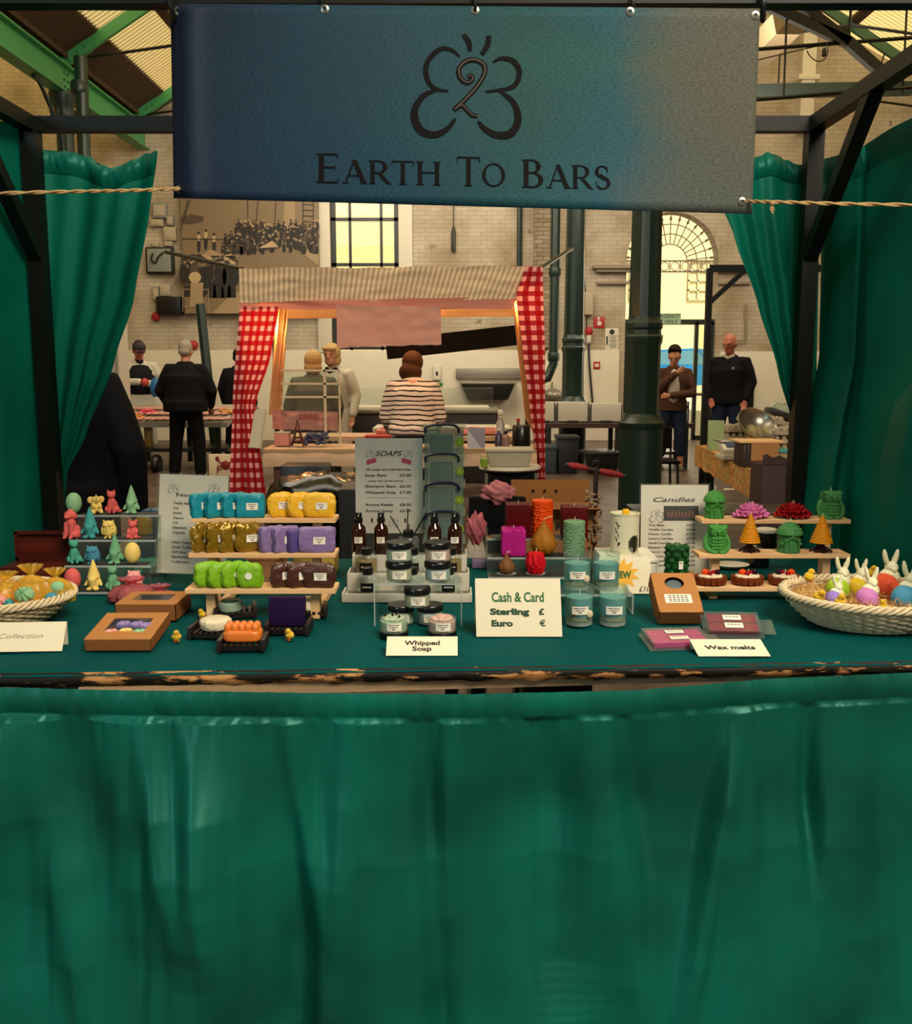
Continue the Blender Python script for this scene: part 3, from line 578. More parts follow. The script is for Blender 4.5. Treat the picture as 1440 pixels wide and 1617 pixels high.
# ---------------- street beyond the doorway
fb = thing('street_building', 'sunlit pale building across the street beyond the doorway', 'building', (6, 40, .5))
MB().box((0, 2, 5), (26, 4, 10)).build('facade', mat('pale_stucco', '#d8cba2', .8, noise_amt=.06, nscale=.5), fb, smooth=False)
for x in (-5.5, -3.2, 2, 4.5):
    f_ = MB()
    for k in range(4): f_.box((x-.6+.4*k, -.04, 4.5), (.06, .08, 1.6))
    for k in range(5): f_.box((x, -.04, 3.7+.4*k), (1.26, .08, .06))
    f_.build('window', mat('far_window', '#b3ab92', .5), fb, smooth=False)
gt = thing('railing', 'tall pale iron railing beyond the doorway', 'railing', (4.2, 34, .5))
r_ = MB()
for k in range(34): r_.box((-3.4+.2*k, 0, 1.1), (.03, .03, 2.2))
r_.box((0, 0, 2.0), (6.8, .04, .05)); r_.box((0, 0, .2), (6.8, .04, .05)); r_.build('bars', mat('rail_grey', '#8a8a82', .6), gt, smooth=False)
car = thing('parked_car', 'bright blue car parked beyond the doorway', 'car', (P(1052, 600, 30).x, 30, .5))
mat('car_blue', '#0b6fb8', .25); mat('car_glass', '#4f7f98', .1); mat('tyre', '#0c0c0c', .8)
side = [(-2.05, .3), (-2.1, .6), (-2.0, .85), (-1.1, .95), (-.55, 1.4), (.7, 1.46), (1.5, 1.35), (2.0, .95), (2.1, .6), (2.05, .3)]
MB().prism(side, lambda p: Vector((p[0], -.85, p[1])), (0, 1.7, 0)).build('body', 'car_blue', car, ang=30)
for pts in ([(-.95, .95), (-.48, 1.34), (.1, 1.38), (.1, .95)], [(.18, .95), (.18, 1.38), (.75, 1.38), (1.1, .95)], [(1.18, .95), (.85, 1.37), (1.45, 1.27), (1.75, .97)]): MB().prism(pts, lambda p: Vector((p[0], -.86, p[1])), (0, .02, 0)).build('side_window', 'car_glass', car, smooth=False)
for x in (-1.3, 1.3):
    w = MB().lathe([(.32, -.12), (.33, -.1), (.33, .1), (.32, .12)], (x, -.8, .32), 20, M_=Matrix.Rotation(PI/2, 3, 'X')).build('wheel', 'tyre', car); MB().lathe([(.2, 0), (.18, .02)], (x, -.93, .32), 14, M_=Matrix.Rotation(PI/2, 3, 'X')).build('hubcap', 'brushed', w)
# ================================================================== OUR STALL: frame, banner, curtains, table
nodes_mat('frame_metal', lambda nt, N, L, b: b.inputs['Base Color'].__setattr__('default_value', hx('#0c100b')), 0.45)
YB = 3.02; YF = 2.0; FZ = P(60, 197, YB).z
xl, xr = P(60, 400, YB).x + .0, P(1286, 205, YB).x
fr = thing('market_stall', 'dark painted metal frame of the stall with posts, rails and braces', 'market stall', ((xl+xr)/2, YB, 0)); o_ = fr.location
def fpart(nm, a, c, w_, h_=None): return MB().beam(Vector(a)-o_, Vector(c)-o_, w_, h_, up=(0, 1, 0) if abs((Vector(a)-Vector(c)).normalized().z) > .9 else (0, 0, 1)).build(nm, 'frame_metal', fr, smooth=False)
for x in (xl, xr):
    fpart('post', (x, YB, 0), (x, YB, FZ+.02), .05); fpart('post', (x, YF, 0), (x, YF, FZ+.02), .05)
    fpart('side_rail', (x, YB, FZ), (x, YF-.2, FZ), .045, .045)
    fpart('brace', (x, YB, FZ-.42), (x, YB-.42, FZ-.01), .04)
fpart('back_rail', (xl, YB, FZ), (xr, YB, FZ), .04, .045); fpart('front_rail', (xl, YF, FZ), (xr, YF, FZ), .04, .045)
mat('hook', '#1a1a18', .4, .5)
for k, px in enumerate((277, 513, 750, 995, 1197)):
    a = P(px, 4, YF); a.z = FZ-.02; o = MB().tube(smooth_pts([a+Vector((0, -.03, .03)), a+Vector((0, -.035, -.01)), a+Vector((0.004, -.02, -.035)), a+Vector((.01, -.005, -.02))]), .004 if k % 4 else .006, 6).build('banner_hook', 'hook'); o['group'] = 'hooks along the banner top'
    tag(o, ['black hook at the banner top left corner', 'hook on banner top edge above its left third', 'hook on banner top edge above the logo antennae', 'hook on banner top edge right of the logo', 'black hook at the banner top right corner'][k], 'hook', 'hooks along the banner top')
# banner
ca, cb, cc, cd = (270, 6), (1200, 14), (275, 313), (1187, 338)
def bpx(u, v):   # v 0 = bottom
    x = (ca[0]*(1-u)+cb[0]*u)*v + (cc[0]*(1-u)+cd[0]*u)*(1-v); y = (ca[1]*(1-u)+cb[1]*u)*v + (cc[1]*(1-u)+cd[1]*u)*(1-v)
    return x, y
def bY(u, v): return 1.965 - .012*math.sin(PI*u)*(1-v) + .03*math.exp(-((u-.0)/.018)**2)*(1-.2*v) - .012*math.exp(-((u-.03)/.02)**2) + .004*math.sin(u*9+v*3)
def bpt(u, v): x, y = bpx(u, v); return P(x, y, bY(u, v))
def binv(px, py):
    u, v = .5, .5
    for _ in range(12):
        x, y = bpx(u, v); u += (px-x)/920; v -= (py-y)/315
    return u, v
def bmap(px, py): u, v = binv(px, py); return P(px, py, bY(u, v)-.003)
bo = P(735, 10, 1.965)
bn = thing('stall_banner', 'wide blue and teal hanging banner reading Earth To Bars', 'banner', bo)
m_ = MB().grid(lambda u, v: bpt(u, v)-bo, 120, 20).build('sheet', 'banner_print', bn)
s_ = m_.modifiers.new('s', 'SOLIDIFY'); s_.thickness = .0015; s_.offset = 1
bi = mat('banner_ink', '#0c0a0a', .8, spec=.15); mat('bronze_ink', '#33231f', .5, spec=.3)
lg = MB(); mp = lambda x, z: bmap(x, z) - bo
def lgm(x, z): return mp(440+x/2.571, 20+z/2.571)
for pts, wd, tp in LOGO: ribbon(lg, pts, wd*1.6, lgm, (.3, .3) if tp else (.8, .8))
lg.build('logo_mark', 'banner_ink', bn, smooth=False)
hl = MB(); pts = LOGO[-1][0]; ribbon(hl, pts, 6, lambda x, z: lgm(x+1, z-1)+Vector((0, -.001, 0)), (.6, .6)); hl.build('logo_highlight', 'bronze_ink', bn, smooth=False)
# serif letters: strokes in a unit cap-height box (x right, y up)
def serif_letter(ch):
    S = []; tk, tn = .15, .056
    def bar(a, c, w0, w1=None): S.append(('b', a, c, w0, w1 or w0))
    def ser(x, y, w_=.26, up=1): S.append(('b', (x-w_/2, y+.018*up), (x+w_/2, y+.018*up), .036, .036))
    def arc(cx, cy, rx, ry, a0, a1, wt, wn): S.append(('a', cx, cy, rx, ry, a0, a1, wt, wn))
    if ch == 'E': bar((.14, 0), (.14, 1), tk); ser(.12, 0, .24); ser(.12, 1, .24, -1); bar((.14, .98), (.6, .98), tn); bar((.14, .02), (.62, .02), tn); bar((.14, .53), (.52, .53), tn); bar((.6, .98), (.61, .85), .03); bar((.62, .02), (.65, .17), .03); bar((.52, .46), (.52, .6), .03); W = .72
    elif ch == 'A': bar((.42, 1), (.78, 0), tk, tk); bar((.42, 1), (.1, 0), tn); bar((.22, .33), (.62, .33), tn); ser(.1, 0, .24); ser(.78, 0, .26); W = .9
    elif ch == 'R': bar((.14, 0), (.14, 1), tk); ser(.13, 0); ser(.1, 1, .2, -1); bar((.14, .98), (.36, .98), tn); bar((.14, .47), (.38, .47), tn); arc(.34, .725, .26, .255, -90, 90, tk, tn); bar((.36, .5), (.72, .02), tk*.9, tk*.8); bar((.7, .02), (.84, .0), .04); W = .8
    elif ch == 'T': bar((.4, 0), (.4, 1), tk); bar((0, .98), (.8, .98), tn); bar((.015, .98), (0, .82), .035); bar((.785, .98), (.8, .82), .035); ser(.4, 0, .28); W = .84
    elif ch == 'H': bar((.14, 0), (.14, 1), tk); bar((.76, 0), (.76, 1), tk); bar((.14, .53), (.76, .53), tn); [ser(x, y, .28, u) for x in (.14, .76) for y, u in ((0, 1), (1, -1))]; W = .94
    elif ch == 'O': arc(.5, .5, .43, .475, 0, 360, tk, tn); W = 1.02
    elif ch == 'B': bar((.14, 0), (.14, 1), tk); ser(.1, 0, .2); ser(.1, 1, .2, -1); bar((.14, .98), (.34, .98), tn); bar((.14, .53), (.36, .53), tn); bar((.14, .02), (.36, .02), tn); arc(.32, .755, .22, .225, -90, 90, tk, tn); arc(.34, .275, .28, .255, -90, 90, tk, tn); W = .76
    elif ch == 'S': arc(.32, .745, .21, .235, 30, 250, tk*.9, tn); arc(.34, .265, .23, .245, -150, 80, tk*.9, tn); bar((.2, .6), (.47, .42), tk); bar((.5, .86), (.52, .72), .035); bar((.11, .15), (.1, .3), .035); W = .66
    else: W = .4
    return S, W
def put_serif(mb, text, x, y, sizes, mp):
    for ch, h in text:
        S, W = serif_letter(ch)
        for s in S:
            if s[0] == 'b':
                a, c = Vector(s[1]), Vector(s[2]); d = (c-a).normalized(); nn = Vector((-d.y, d.x)); q = [a+nn*s[3]/2, a-nn*s[3]/2, c-nn*s[4]/2, c+nn*s[4]/2]
                if ch == 'A' or (ch == 'R' and abs(d.x) > .2 and abs(d.y) > .2): q = [a+Vector((s[3]*.55, 0)), a-Vector((s[3]*.55, 0)), c-Vector((s[4]*.6, 0)), c+Vector((s[4]*.6, 0))] if abs(d.y) > .2 else q
                mb.add([mp(x+p.x*h, y-p.y*h) for p in q], [(0, 1, 2, 3)])
            else:
                _, cx, cy, rx, ry, a0, a1, wt, wn = s; n = 28; vs = []
                for k in range(n+1):
                    a = R(a0+(a1-a0)*k/n); w_ = wn+(wt-wn)*abs(math.cos(a))**1.3
                    for sg in (.5, -.5): vs.append(mp(x+(cx+(rx+sg*w_)*math.cos(a))*h, y-(cy+(ry+sg*(wn+(w_-wn)*.3))*math.sin(a))*h))
                mb.add(vs, [(2*k, 2*k+1, 2*k+3, 2*k+2) for k in range(n)])
        x += (W+.05)*h
    return x
slope = (299-288)/(966-500)
def tilt(x, y): return mp(x, y + (x-500)*slope)
words_ = [([('E', 46), ('A', 37), ('R', 37), ('T', 37), ('H', 37)], 500, 700), ([('T', 46), ('O', 37)], 722, 800), ([('B', 44), ('A', 37), ('R', 37), ('S', 37)], 824, 967)]
for wd, xa, xb in words_:
    tx = MB()
    tot = sum((serif_letter(c_)[1]+.05)*h for c_, h in wd); kx = (xb-xa)/tot
    put_serif(tx, wd, 0, 288, None, lambda x, y, xa=xa, kx=kx: tilt(xa+x*kx, y))
    tx.build('lettering', 'banner_ink', bn, smooth=False)
gm = MB()
for px, py in ((281, 17), (283, 299), (513, 14), (750, 16), (995, 18), (1193, 24), (1172, 318)):
    gm.lathe([(.004, 0), (.0085, .001), (.0085, .002), (.004, .003)], mp(px, py)+Vector((0, .002, 0)), 12, M_=Matrix.Rotation(PI/2, 3, 'X'), caps=False)
gm.build('eyelets', mat('eyelet', '#8d8a80', .3, .8), bn, kind='stuff')
def twine(lab, pts):
    q = smooth_pts(pts, 12); m_ = MB()
    for ph in (0, PI): m_.tube([p+Vector((0, math.cos(i*1.1+ph), math.sin(i*1.1+ph)))*.0022 for i, p in enumerate(q)], .0024, 6)
    return m_
mat('jute', '#a08358', .9)
yb = bY(.01, .05)
tag(twine('', [P(285, 298, yb-.005), P(200, 301, 1.93), P(100, 303, 1.92), P(-60, 307, 1.91), P(-210, 312, 1.98)]).build('twine', 'jute'), 'jute twine stretched left from banner bottom corner', 'twine')
m_ = twine('', [P(1170, 318, yb-.005), P(1220, 319, 1.93), P(1330, 322, 1.92), P(1500, 325, 1.91), P(1635, 330, 1.97)]); p_ = P(1219, 321, 1.925); m_.ell(p_, .006, 8); m_.tube([p_, p_+Vector((-.002, 0, -.012)), p_+Vector((.003, 0, -.02))], .0025, 5); m_.tube([p_, p_+Vector((.004, 0, -.014))], .002, 5)
tag(m_.build('twine', 'jute'), 'jute twine with a small knot stretched right from banner', 'twine')
# ---------------- curtains
def lerp_edge(e, y):
    if y <= e[0][1]: return e[0][0]
    for (x0, y0), (x1, y1) in zip(e, e[1:]):
        if y <= y1: t = (y-y0)/(y1-y0); t = t*t*(3-2*t)*.35+t*.65; return x0+(x1-x0)*t
    return e[-1][0]
def curtain_fn(nm, c1, c2, tl=.25, spec=.35, rough=.42):
    def fn(nt, N, L, b):
        tc = N('ShaderNodeTexCoord'); n = N('ShaderNodeTexNoise'); n.inputs['Scale'].default_value = 3; n.inputs['Detail'].default_value = 3; L(tc.outputs['Object'], n.inputs['Vector'])
        r = ramp(N, [(0.35, c1), (0.65, c2)]); L(n.outputs[0], r.inputs[0]); L(r.outputs[0], b.inputs['Base Color'])
        b.inputs['Specular IOR Level'].default_value = spec; b.inputs['Specular Tint'].default_value = (.35, 1, .85, 1); b.inputs['Roughness'].default_value = rough
        n2 = N('ShaderNodeTexWave'); n2.inputs['Scale'].default_value = 1; mp_ = N('ShaderNodeMapping'); mp_.inputs['Scale'].default_value = (6, 6, 700); L(tc.outputs['Object'], mp_.inputs[0])
        nn = N('ShaderNodeTexNoise'); nn.inputs['Scale'].default_value = 1; L(mp_.outputs[0], nn.inputs['Vector']); bp = N('ShaderNodeBump'); bp.inputs['Strength'].default_value = .05; L(nn.outputs[0], bp.inputs['Height']); L(bp.outputs[0], b.inputs['Normal'])
        tr = N('ShaderNodeBsdfTranslucent'); L(r.outputs[0], tr.inputs[0]); ms = N('ShaderNodeMixShader'); ms.inputs[0].default_value = tl
        L(b.outputs[0], ms.inputs[1]); L(tr.outputs[0], ms.inputs[2]); L(ms.outputs[0], nt.nodes['Material Output'].inputs[0])
    nodes_mat(nm, fn)
curtain_fn('curtain_green', '#055648', '#066353', .3)
curtain_fn('skirt_green', '#073f34', '#065c4c', .03, .5, .42)
curtain_fn('cloth_teal', '#053f3f', '#064645', .0, .06, .8)
def folds(s_, seed, n=11, amp=1.0):
    r_ = random.Random(seed); L_ = [(r_.uniform(.6, 2.4)*n/3, r_.uniform(0, 6.28), r_.uniform(.3, 1)) for _ in range(6)]
    return sum(a*math.sin(2*PI*f*s_+p) for f, p, a in L_)/3.0*amp
def drape(nm, lab, eL, eR, YL, YR, y0, y1, seed, n, amp, mat_, topw=None, nu=110, nv=60, grow=.5, ctop=None, gather=None, slant=0):
    """cloth hanging between two measured side edges; YL/YR: depths (number or (top, bottom))"""
    f2 = lambda Y, t: Y if not isinstance(Y, tuple) else Y[0]+(Y[1]-Y[0])*t
    o_ = P((eL[0][0]+eR[0][0])/2, y0, f2(YL, 0))
    def pt(u, v):
        py = y0+(y1-y0)*v
        if ctop: py += ctop(u)*(1-v)**3
        xl_, xr_ = lerp_edge(eL, py), lerp_edge(eR, py); Y = f2(YL, v)*(1-u)+f2(YR, v)*u
        px = xl_+(xr_-xl_)*u; q = P(px, py, Y); a = amp*(grow+(1-grow)*v)
        if gather: a *= gather(v)
        ph = folds(u+slant*v*(1-u), seed, n); q.y += a*ph + a*.25*math.sin(u*n*9+v*5+seed); q.x += a*.4*folds(u, seed+5, n)*math.sin(PI*u); return q-o_
    t = thing(nm, lab, 'curtain', o_)
    MB().grid(pt, nu, nv, (1, 1)).build('cloth', mat_, t, ang=180)
    return t, pt, o_
def hem(t, pt, m_, v1=.055, off=-.012, seed=1):
    h_ = MB().grid(lambda u, v: pt(u, v*v1) + Vector((0, off*(.3+math.sin(v*PI))+.006*noise.noise(Vector((u*26, v*2, seed)))*math.sin(v*PI), .012*noise.noise(Vector((u*13, 0, seed)))*(1-v))), 160, 6)
    h_.build('gathered_hem', m_, t, ang=180)
t, pt, _ = drape('stall_curtain', 'green curtain tied at back left post sweeping down left', [(56, 240), (62, 560), (72, 700), (95, 880)], [(250, 243), (238, 330), (212, 470), (180, 570), (134, 690), (106, 745), (100, 800), (112, 880)], 3.09, 3.05, 243, 885, 3, 3, .05, 'curtain_green', ctop=lambda u: 26*math.exp(-((u-.62)/.2)**2)-4, gather=lambda v: 1-.25*v, slant=.35); hem(t, pt, 'curtain_green')
t, pt, _ = drape('stall_curtain', 'green side curtain at the far left edge of the stall', [(-350, 150), (-350, 1000)], [(46, 236), (54, 400), (62, 560), (68, 700), (80, 885)], 1.95, 3.05, 200, 905, 8, 5, .06, 'curtain_green', ctop=lambda u: -60*(1-u), nu=140)
t, pt, _ = drape('stall_curtain', 'green curtain tied at back right post sweeping down right', [(1130, 250), (1140, 320), (1160, 375), (1195, 480), (1225, 580), (1256, 690), (1268, 720)], [(1290, 250), (1286, 690), (1284, 720)], 3.05, 3.09, 252, 722, 21, 3, .045, 'curtain_green', ctop=lambda u: 8*math.sin(u*9), slant=-.2); hem(t, pt, 'curtain_green', .07, seed=4)
t, pt, _ = drape('stall_curtain', 'large green side curtain along the right of the stall', [(1300, 230), (1297, 420), (1292, 560), (1268, 680), (1258, 730), (1250, 800), (1246, 905)], [(1690, 100), (1690, 905)], 3.06, 1.9, 250, 912, 33, 6.5, .075, 'curtain_green', ctop=lambda u: -150*u+10*math.sin(u*14), nu=170); hem(t, pt, 'curtain_green', .06, seed=9)
# ---------------- market table
TL, TR = G(0, 1062, TZ), G(1440, 1042, TZ); dv = (TR-TL); TL2 = TL-dv*.16; TR2 = TR+dv*.16; YBK = G(720, 880, TZ).y
BL = Vector((TL2.x, YBK, TZ)); BR_ = Vector((TR2.x, YBK, TZ))
tb = thing('market_table', 'wooden market stall table with peeling black painted front board', 'table', (0, 2.3, 0)); o_ = tb.location
def slab(z0, z1, inset, front, m_, nm):
    q = [TL2+Vector((inset, front, 0)), TR2+Vector((-inset, front, 0)), BR_+Vector((-inset, -inset, 0)), BL+Vector((inset, -inset, 0))]
    return MB().add([Vector((p.x, p.y, z))-o_ for z in (z0, z1) for p in q], [(0, 3, 2, 1), (4, 5, 6, 7), (0, 1, 5, 4), (1, 2, 6, 5), (2, 3, 7, 6), (3, 0, 4, 7)]).build(nm, m_, tb, smooth=False)
slab(TZ-.035, TZ-.006, .0, .03, 'pale_plank', 'table_top')
# front board: irregular chipped
def fb_(u, v):
    a = TL2.lerp(TR2, u); nz = noise.noise(Vector((u*60, v*2, 0)))*.004
    return Vector((a.x, a.y+.012-.01*math.sin(v*PI)+nz*.5, TZ-.006-.03*(1-v)+(nz*1.2 if v < .1 else 0)))-o_
MB().grid(fb_, 300, 5).build('front_board', 'peeling_wood', tb)
MB().beam(TL2+Vector((.46, .035, -.05))-o_, TR2+Vector((-.5, .035, -.044))-o_, .02, .024).build('under_rail', 'pale_plank', tb, smooth=False)
for x in (-.97, -.01, .05, .98): MB().beam(Vector((x, 2.0, TZ-.1))-o_, Vector((x, 2.95, TZ-.1))-o_, .03, .08).build('cross_bearer', 'frame_dark', tb, smooth=False)
for x in (-1.25, 1.2):
    for y in (2.05, 2.9): MB().beam(Vector((x, y, 0))-o_, Vector((x, y, TZ-.06))-o_, .06).build('leg', 'frame_dark', tb, smooth=False)
def clothz(x, y): return .0012*math.sin(x*23+y*11)+.0015*noise.noise(Vector((x*5, y*9, 1)))
def tc_(u, v):
    a = TL2.lerp(TR2, u)+Vector((0, .004, 0)); c = BL.lerp(BR_, u); q = a.lerp(c, v); q.z = TZ-.0035+clothz(q.x, q.y) if v > .0 else TZ-.012
    return q-Vector((0, 2.3, TZ))
c_ = MB().grid(tc_, 160, 70).build('tablecloth', 'cloth_teal', loc=(0, 2.3, TZ), ang=180); tag(c_, 'dark teal cloth spread over the stall table top', 'tablecloth')
# ---------------- skirt
def sk_top(px):   # measured upper edge of the skirt
    pts = [(-300, 1086), (0, 1085), (190, 1090), (560, 1095), (740, 1096), (1000, 1090), (1100, 1082), (1210, 1072), (1440, 1062), (1750, 1052)]
    for (a, b1), (c, d1) in zip(pts, pts[1:]):
        if px <= c: return b1+(d1-b1)*(px-a)/(c-a)
    return 1052
def fold_lines(x, z):
    h = 0
    r_ = random.Random(12)
    for k in range(46):
        c0 = r_.uniform(-1.6, 1.6); sl = r_.uniform(-.16, .16); w_ = r_.uniform(.02, .075); a = r_.uniform(.014, .05)*(1 if r_.random() < .7 else -1); d_ = x-(c0+sl*(TZ-z)*1.3); z0 = r_.uniform(-.3, .5); fade = min(1, max(0, (TZ-.05-z)/.25))*min(1, max(.15, (z-z0)/.2+.4))
        h += a*math.exp(-(d_/w_)**2)*fade
    return h
def skirt(u, v):
    px = -330+2100*u; top = sk_top(px); a = P(px, top, TL2.lerp(TR2, (P(px, 1070, 1.83).x-TL2.x)/(TR2.x-TL2.x)).y+.005); x = a.x; z = a.z*(1-v)+.012*v
    zz = a.z-z; y = a.y
    gat = .058; n_ = noise.noise(Vector((x*28, 0, 3)))
    if zz < gat: y += -.006*math.sin(zz/gat*PI) + .005*n_*zz/gat + .0012*math.sin(x*140+n_*4)
    else:
        w_ = min(1, (zz-gat)/.3); y += -.004 + .003*math.sin(x*110+n_*5)*math.exp(-(zz-gat)/.045) + .018*math.sin(x*13+1.6*math.sin(x*3.1)+zz*1.1)*w_ + .0035*math.sin(x*37+zz*2+2*n_)*w_
        y -= fold_lines(x, z) + .03*w_*max(0, zz-.1)
        if z < .22: y += .0009*math.sin(z*330+x*7+4*noise.noise(Vector((x*3, z*3, 0))))*max(0, noise.noise(Vector((x*3.1, 3.3+z*3, 0)))-.05)*3*(1-z/.22)
        y -= .1*w_*(max(0, zz-.15)/.6)**1.3
    if x > 1.0 and z < .1: z += (x-1.0)*.3*(1-z/.1)
    return Vector((x, y, z))-Vector((0, 1.85, 0))
s_ = MB().grid(skirt, 520, 130).build('table_skirt', 'skirt_green', loc=(0, 1.85, 0), ang=180); tag(s_, 'long green gathered cloth skirt hanging down the front of the table', 'table skirt')
# ================================================================== GOODS ON THE TABLE
def tk(px, py, z=TZ, r=0):
    p = G(px, py, z); p.y += r; p.x *= (p.y/(p.y-r)); return p
def kk(Y): return Y*1.015/F
def paperlabel(parent, loc, w_, h_, rot=0, lines=3, m_='label_paper', name='paper_label', curve=0, lean=0):
    """a small printed label, facing -y at loc"""
    b = MB(); mp = lambda x, z, o=0: Vector((loc[0]+(math.sin(x/curve)*curve if curve else x*math.cos(rot)), loc[1]-o+((1-math.cos(x/curve))*curve if curve else x*math.sin(rot)) + lean*z, loc[2]+z))
    nu = 8 if curve else 1
    b.grid(lambda u, v: mp((u-.5)*w_, (v-.5)*h_, .0006), nu, 1); L_ = b.build(name, m_, parent, smooth=False)
    t = MB(); r_ = random.Random(int(w_*1e5)+int(loc[0]*1e4))
    for k in range(lines):
        z = (.28-.26*k)*h_; ww = w_*(.7 if k == 0 else .5 if k == 1 else .22); n = max(2, int(9*ww/w_))
        for i in range(n):
            a = -ww/2+ww*i/n; bw = ww/n*r_.uniform(.55, .85); th = h_*.11 if k < 2 else h_*.16
            t.add([mp(a, z-th/2, .0011), mp(a+bw, z-th/2, .0011), mp(a+bw, z+th/2, .0011), mp(a, z+th/2, .0011)], [(0, 1, 2, 3)])
    t.build('printing', 'ink', L_, smooth=False, kind='stuff'); return L_
mat('label_paper', '#ddd6c4', .6); mat('card_white', '#d8cdb0', .7); mat('sheet_white', '#d3cdbf', .55)
clear('acrylic', '#f6faf8', .015, .02); clear('acrylic_edge', '#dfe6e2', .3, .05); clear('glass_clear', '#eef5f2', .05, .02)
mat('black_mat', '#0a0a0b', .55)
WX = {}
def wax(name, col, rough=.5): return mat('wax_'+name, col, rough, bump=.25, bscale=140, sss=.06, spec=.1)
# ---- figurines, all of height 1 standing on z=0 and facing -y
def f_egg(): return MB().ell((0, 0, .5), (.36, .36, .5), 28, fn=lambda v: (1-.16*v.z if True else 1)*(1+.012*math.sin(9*math.atan2(v.y, v.x))*math.sin(v.z*12)))
def f_cat():
    b = MB(); b.ell((0, .06, .27), (.22, .26, .3), 16); b.ell((0, -.06, .42), (.16, .16, .26), 14); b.ell((0, -.1, .76), (.17, .15, .15), 14); b.ell((0, -.22, .71), (.07, .06, .05), 8)
    for s in (-1, 1):
        b.tube([(s*.11, -.09, .82), (s*.13, -.07, .99)], [.075, .012], 8, True); b.tube([(s*.08, -.16, .45), (s*.09, -.2, .06)], [.065, .055], 8, True); b.ell((s*.09, -.24, .04), (.06, .08, .045), 8); b.ell((s*.2, -.02, .14), (.1, .2, .14), 10); b.ell((s*.07, -.225, .79), .025, 8)
    b.tube(smooth_pts([(.1, .25, .06), (.3, .18, .05), (.33, 0, .07), (.26, -.1, .06)]), [.05]*19, 8, True); return b
def f_gnome():
    b = MB(); b.ell((0, 0, .22), (.19, .17, .2), 16); b.lathe([(.2, .4), (.19, .45), (.12, .68), (.05, .9), (.008, 1.0)], n=16); b.ell((0, -.02, .4), (.21, .19, .05), 14); b.ell((0, -.2, .37), .055, 10)
    b.tube([(0, -.14, .33), (0, -.17, .1)], [.13, .03], 10, True)
    for k in range(5): b.tube([((k-2)*.05, -.19, .33), ((k-2)*.03, -.2, .12)], [.022, .012], 6, True)
    for s in (-1, 1): b.ell((s*.11, -.14, .05), (.1, .12, .06), 10); b.tube([(s*.17, 0, .32), (s*.24, -.05, .2)], .05, 8, True); b.ell((s*.25, -.07, .17), .05, 8)
    return b
def f_owl():
    b = MB(); b.ell((0, 0, .42), (.34, .3, .42), 18); b.ell((0, -.02, .72), (.34, .28, .24), 16)
    for s in (-1, 1):
        b.tube([(s*.2, -.04, .86), (s*.29, -.04, 1.0)], [.1, .015], 8, True); b.ell((s*.14, -.24, .74), (.12, .06, .12), 12); b.ell((s*.14, -.3, .74), .045, 8); b.ell((s*.33, 0, .4), (.07, .2, .3), 12); b.ell((s*.13, -.26, .05), (.09, .1, .06), 8)
    b.tube([(0, -.28, .7), (0, -.34, .6)], [.05, .015], 8, True)
    for z in (.25, .36, .47, .56):
        for k in range(-2, 3): b.ell((k*.1+(.05 if z in (.36, .56) else 0), -.27+abs(k)*.03, z), (.05, .04, .05), 7)
    return b
def f_elephant():
    b = MB(); b.ell((0, .05, .3), (.28, .28, .3), 16); b.ell((0, -.05, .68), (.2, .18, .19), 14)
    for s in (-1, 1): b.ell((s*.25, 0, .68), (.16, .05, .18), 12); b.tube([(s*.16, -.12, .16), (s*.18, -.32, .1)], [.11, .1], 10, True); b.tube([(s*.16, -.12, .48), (s*.12, -.28, .34)], [.07, .06], 8, True)
    b.tube(smooth_pts([(0, -.2, .64), (.0, -.3, .62), (.02, -.34, .74), (.0, -.28, .9), (-.02, -.2, .97)]), [.06-.0015*k for k in range(25)], 8, True); return b
def f_teddy():
    b = MB(); b.ell((0, 0, .3), (.26, .23, .3), 16); b.ell((0, -.03, .72), (.22, .19, .19), 14); b.ell((0, -.2, .67), (.09, .07, .07), 10)
    for s in (-1, 1): b.ell((s*.17, 0, .9), (.09, .06, .09), 10); b.ell((s*.2, -.2, .1), (.12, .18, .11), 10); b.tube([(s*.2, -.05, .45), (s*.22, -.2, .3)], .08, 8, True); b.ell((s*.08, -.2, .76), .022, 6)
    b.box((0, 0, .02), (.62, .5, .05)); return b
def f_alpaca():
    b = MB(); b.ell((0, .06, .24), (.24, .26, .25), 16); b.ell((0, -.03, .48), (.18, .17, .28), 14); b.ell((0, -.06, .8), (.19, .17, .15), 14); b.ell((0, -.22, .75), (.1, .11, .075), 10); b.ell((0, -.03, .93), (.12, .1, .07), 10)
    for s in (-1, 1): b.ell((s*.19, -.03, .78), (.055, .08, .13), 10); b.tube([(s*.11, -.14, .5), (s*.12, -.2, .06)], [.08, .065], 8, True); b.ell((s*.12, -.25, .04), (.07, .09, .045), 8); b.ell((s*.22, -.02, .13), (.1, .2, .13), 10); b.ell((s*.07, -.21, .84), .025, 6)
    return b
def figure(fn, H, nm, m_, label, loc, rz=0, cat='soap', group=None, vox=26):
    b = fn(); b.xf(Matrix.Scale(H, 4)); o = b.build(nm, m_, remesh=H/vox/1.6, smooth_it=2); z0 = min(v.co.z for v in o.data.vertices)
    for v in o.data.vertices: v.co.z -= z0
    o.location = loc; o.rotation_euler = (0, 0, rz); return tag(o, label, cat, group)
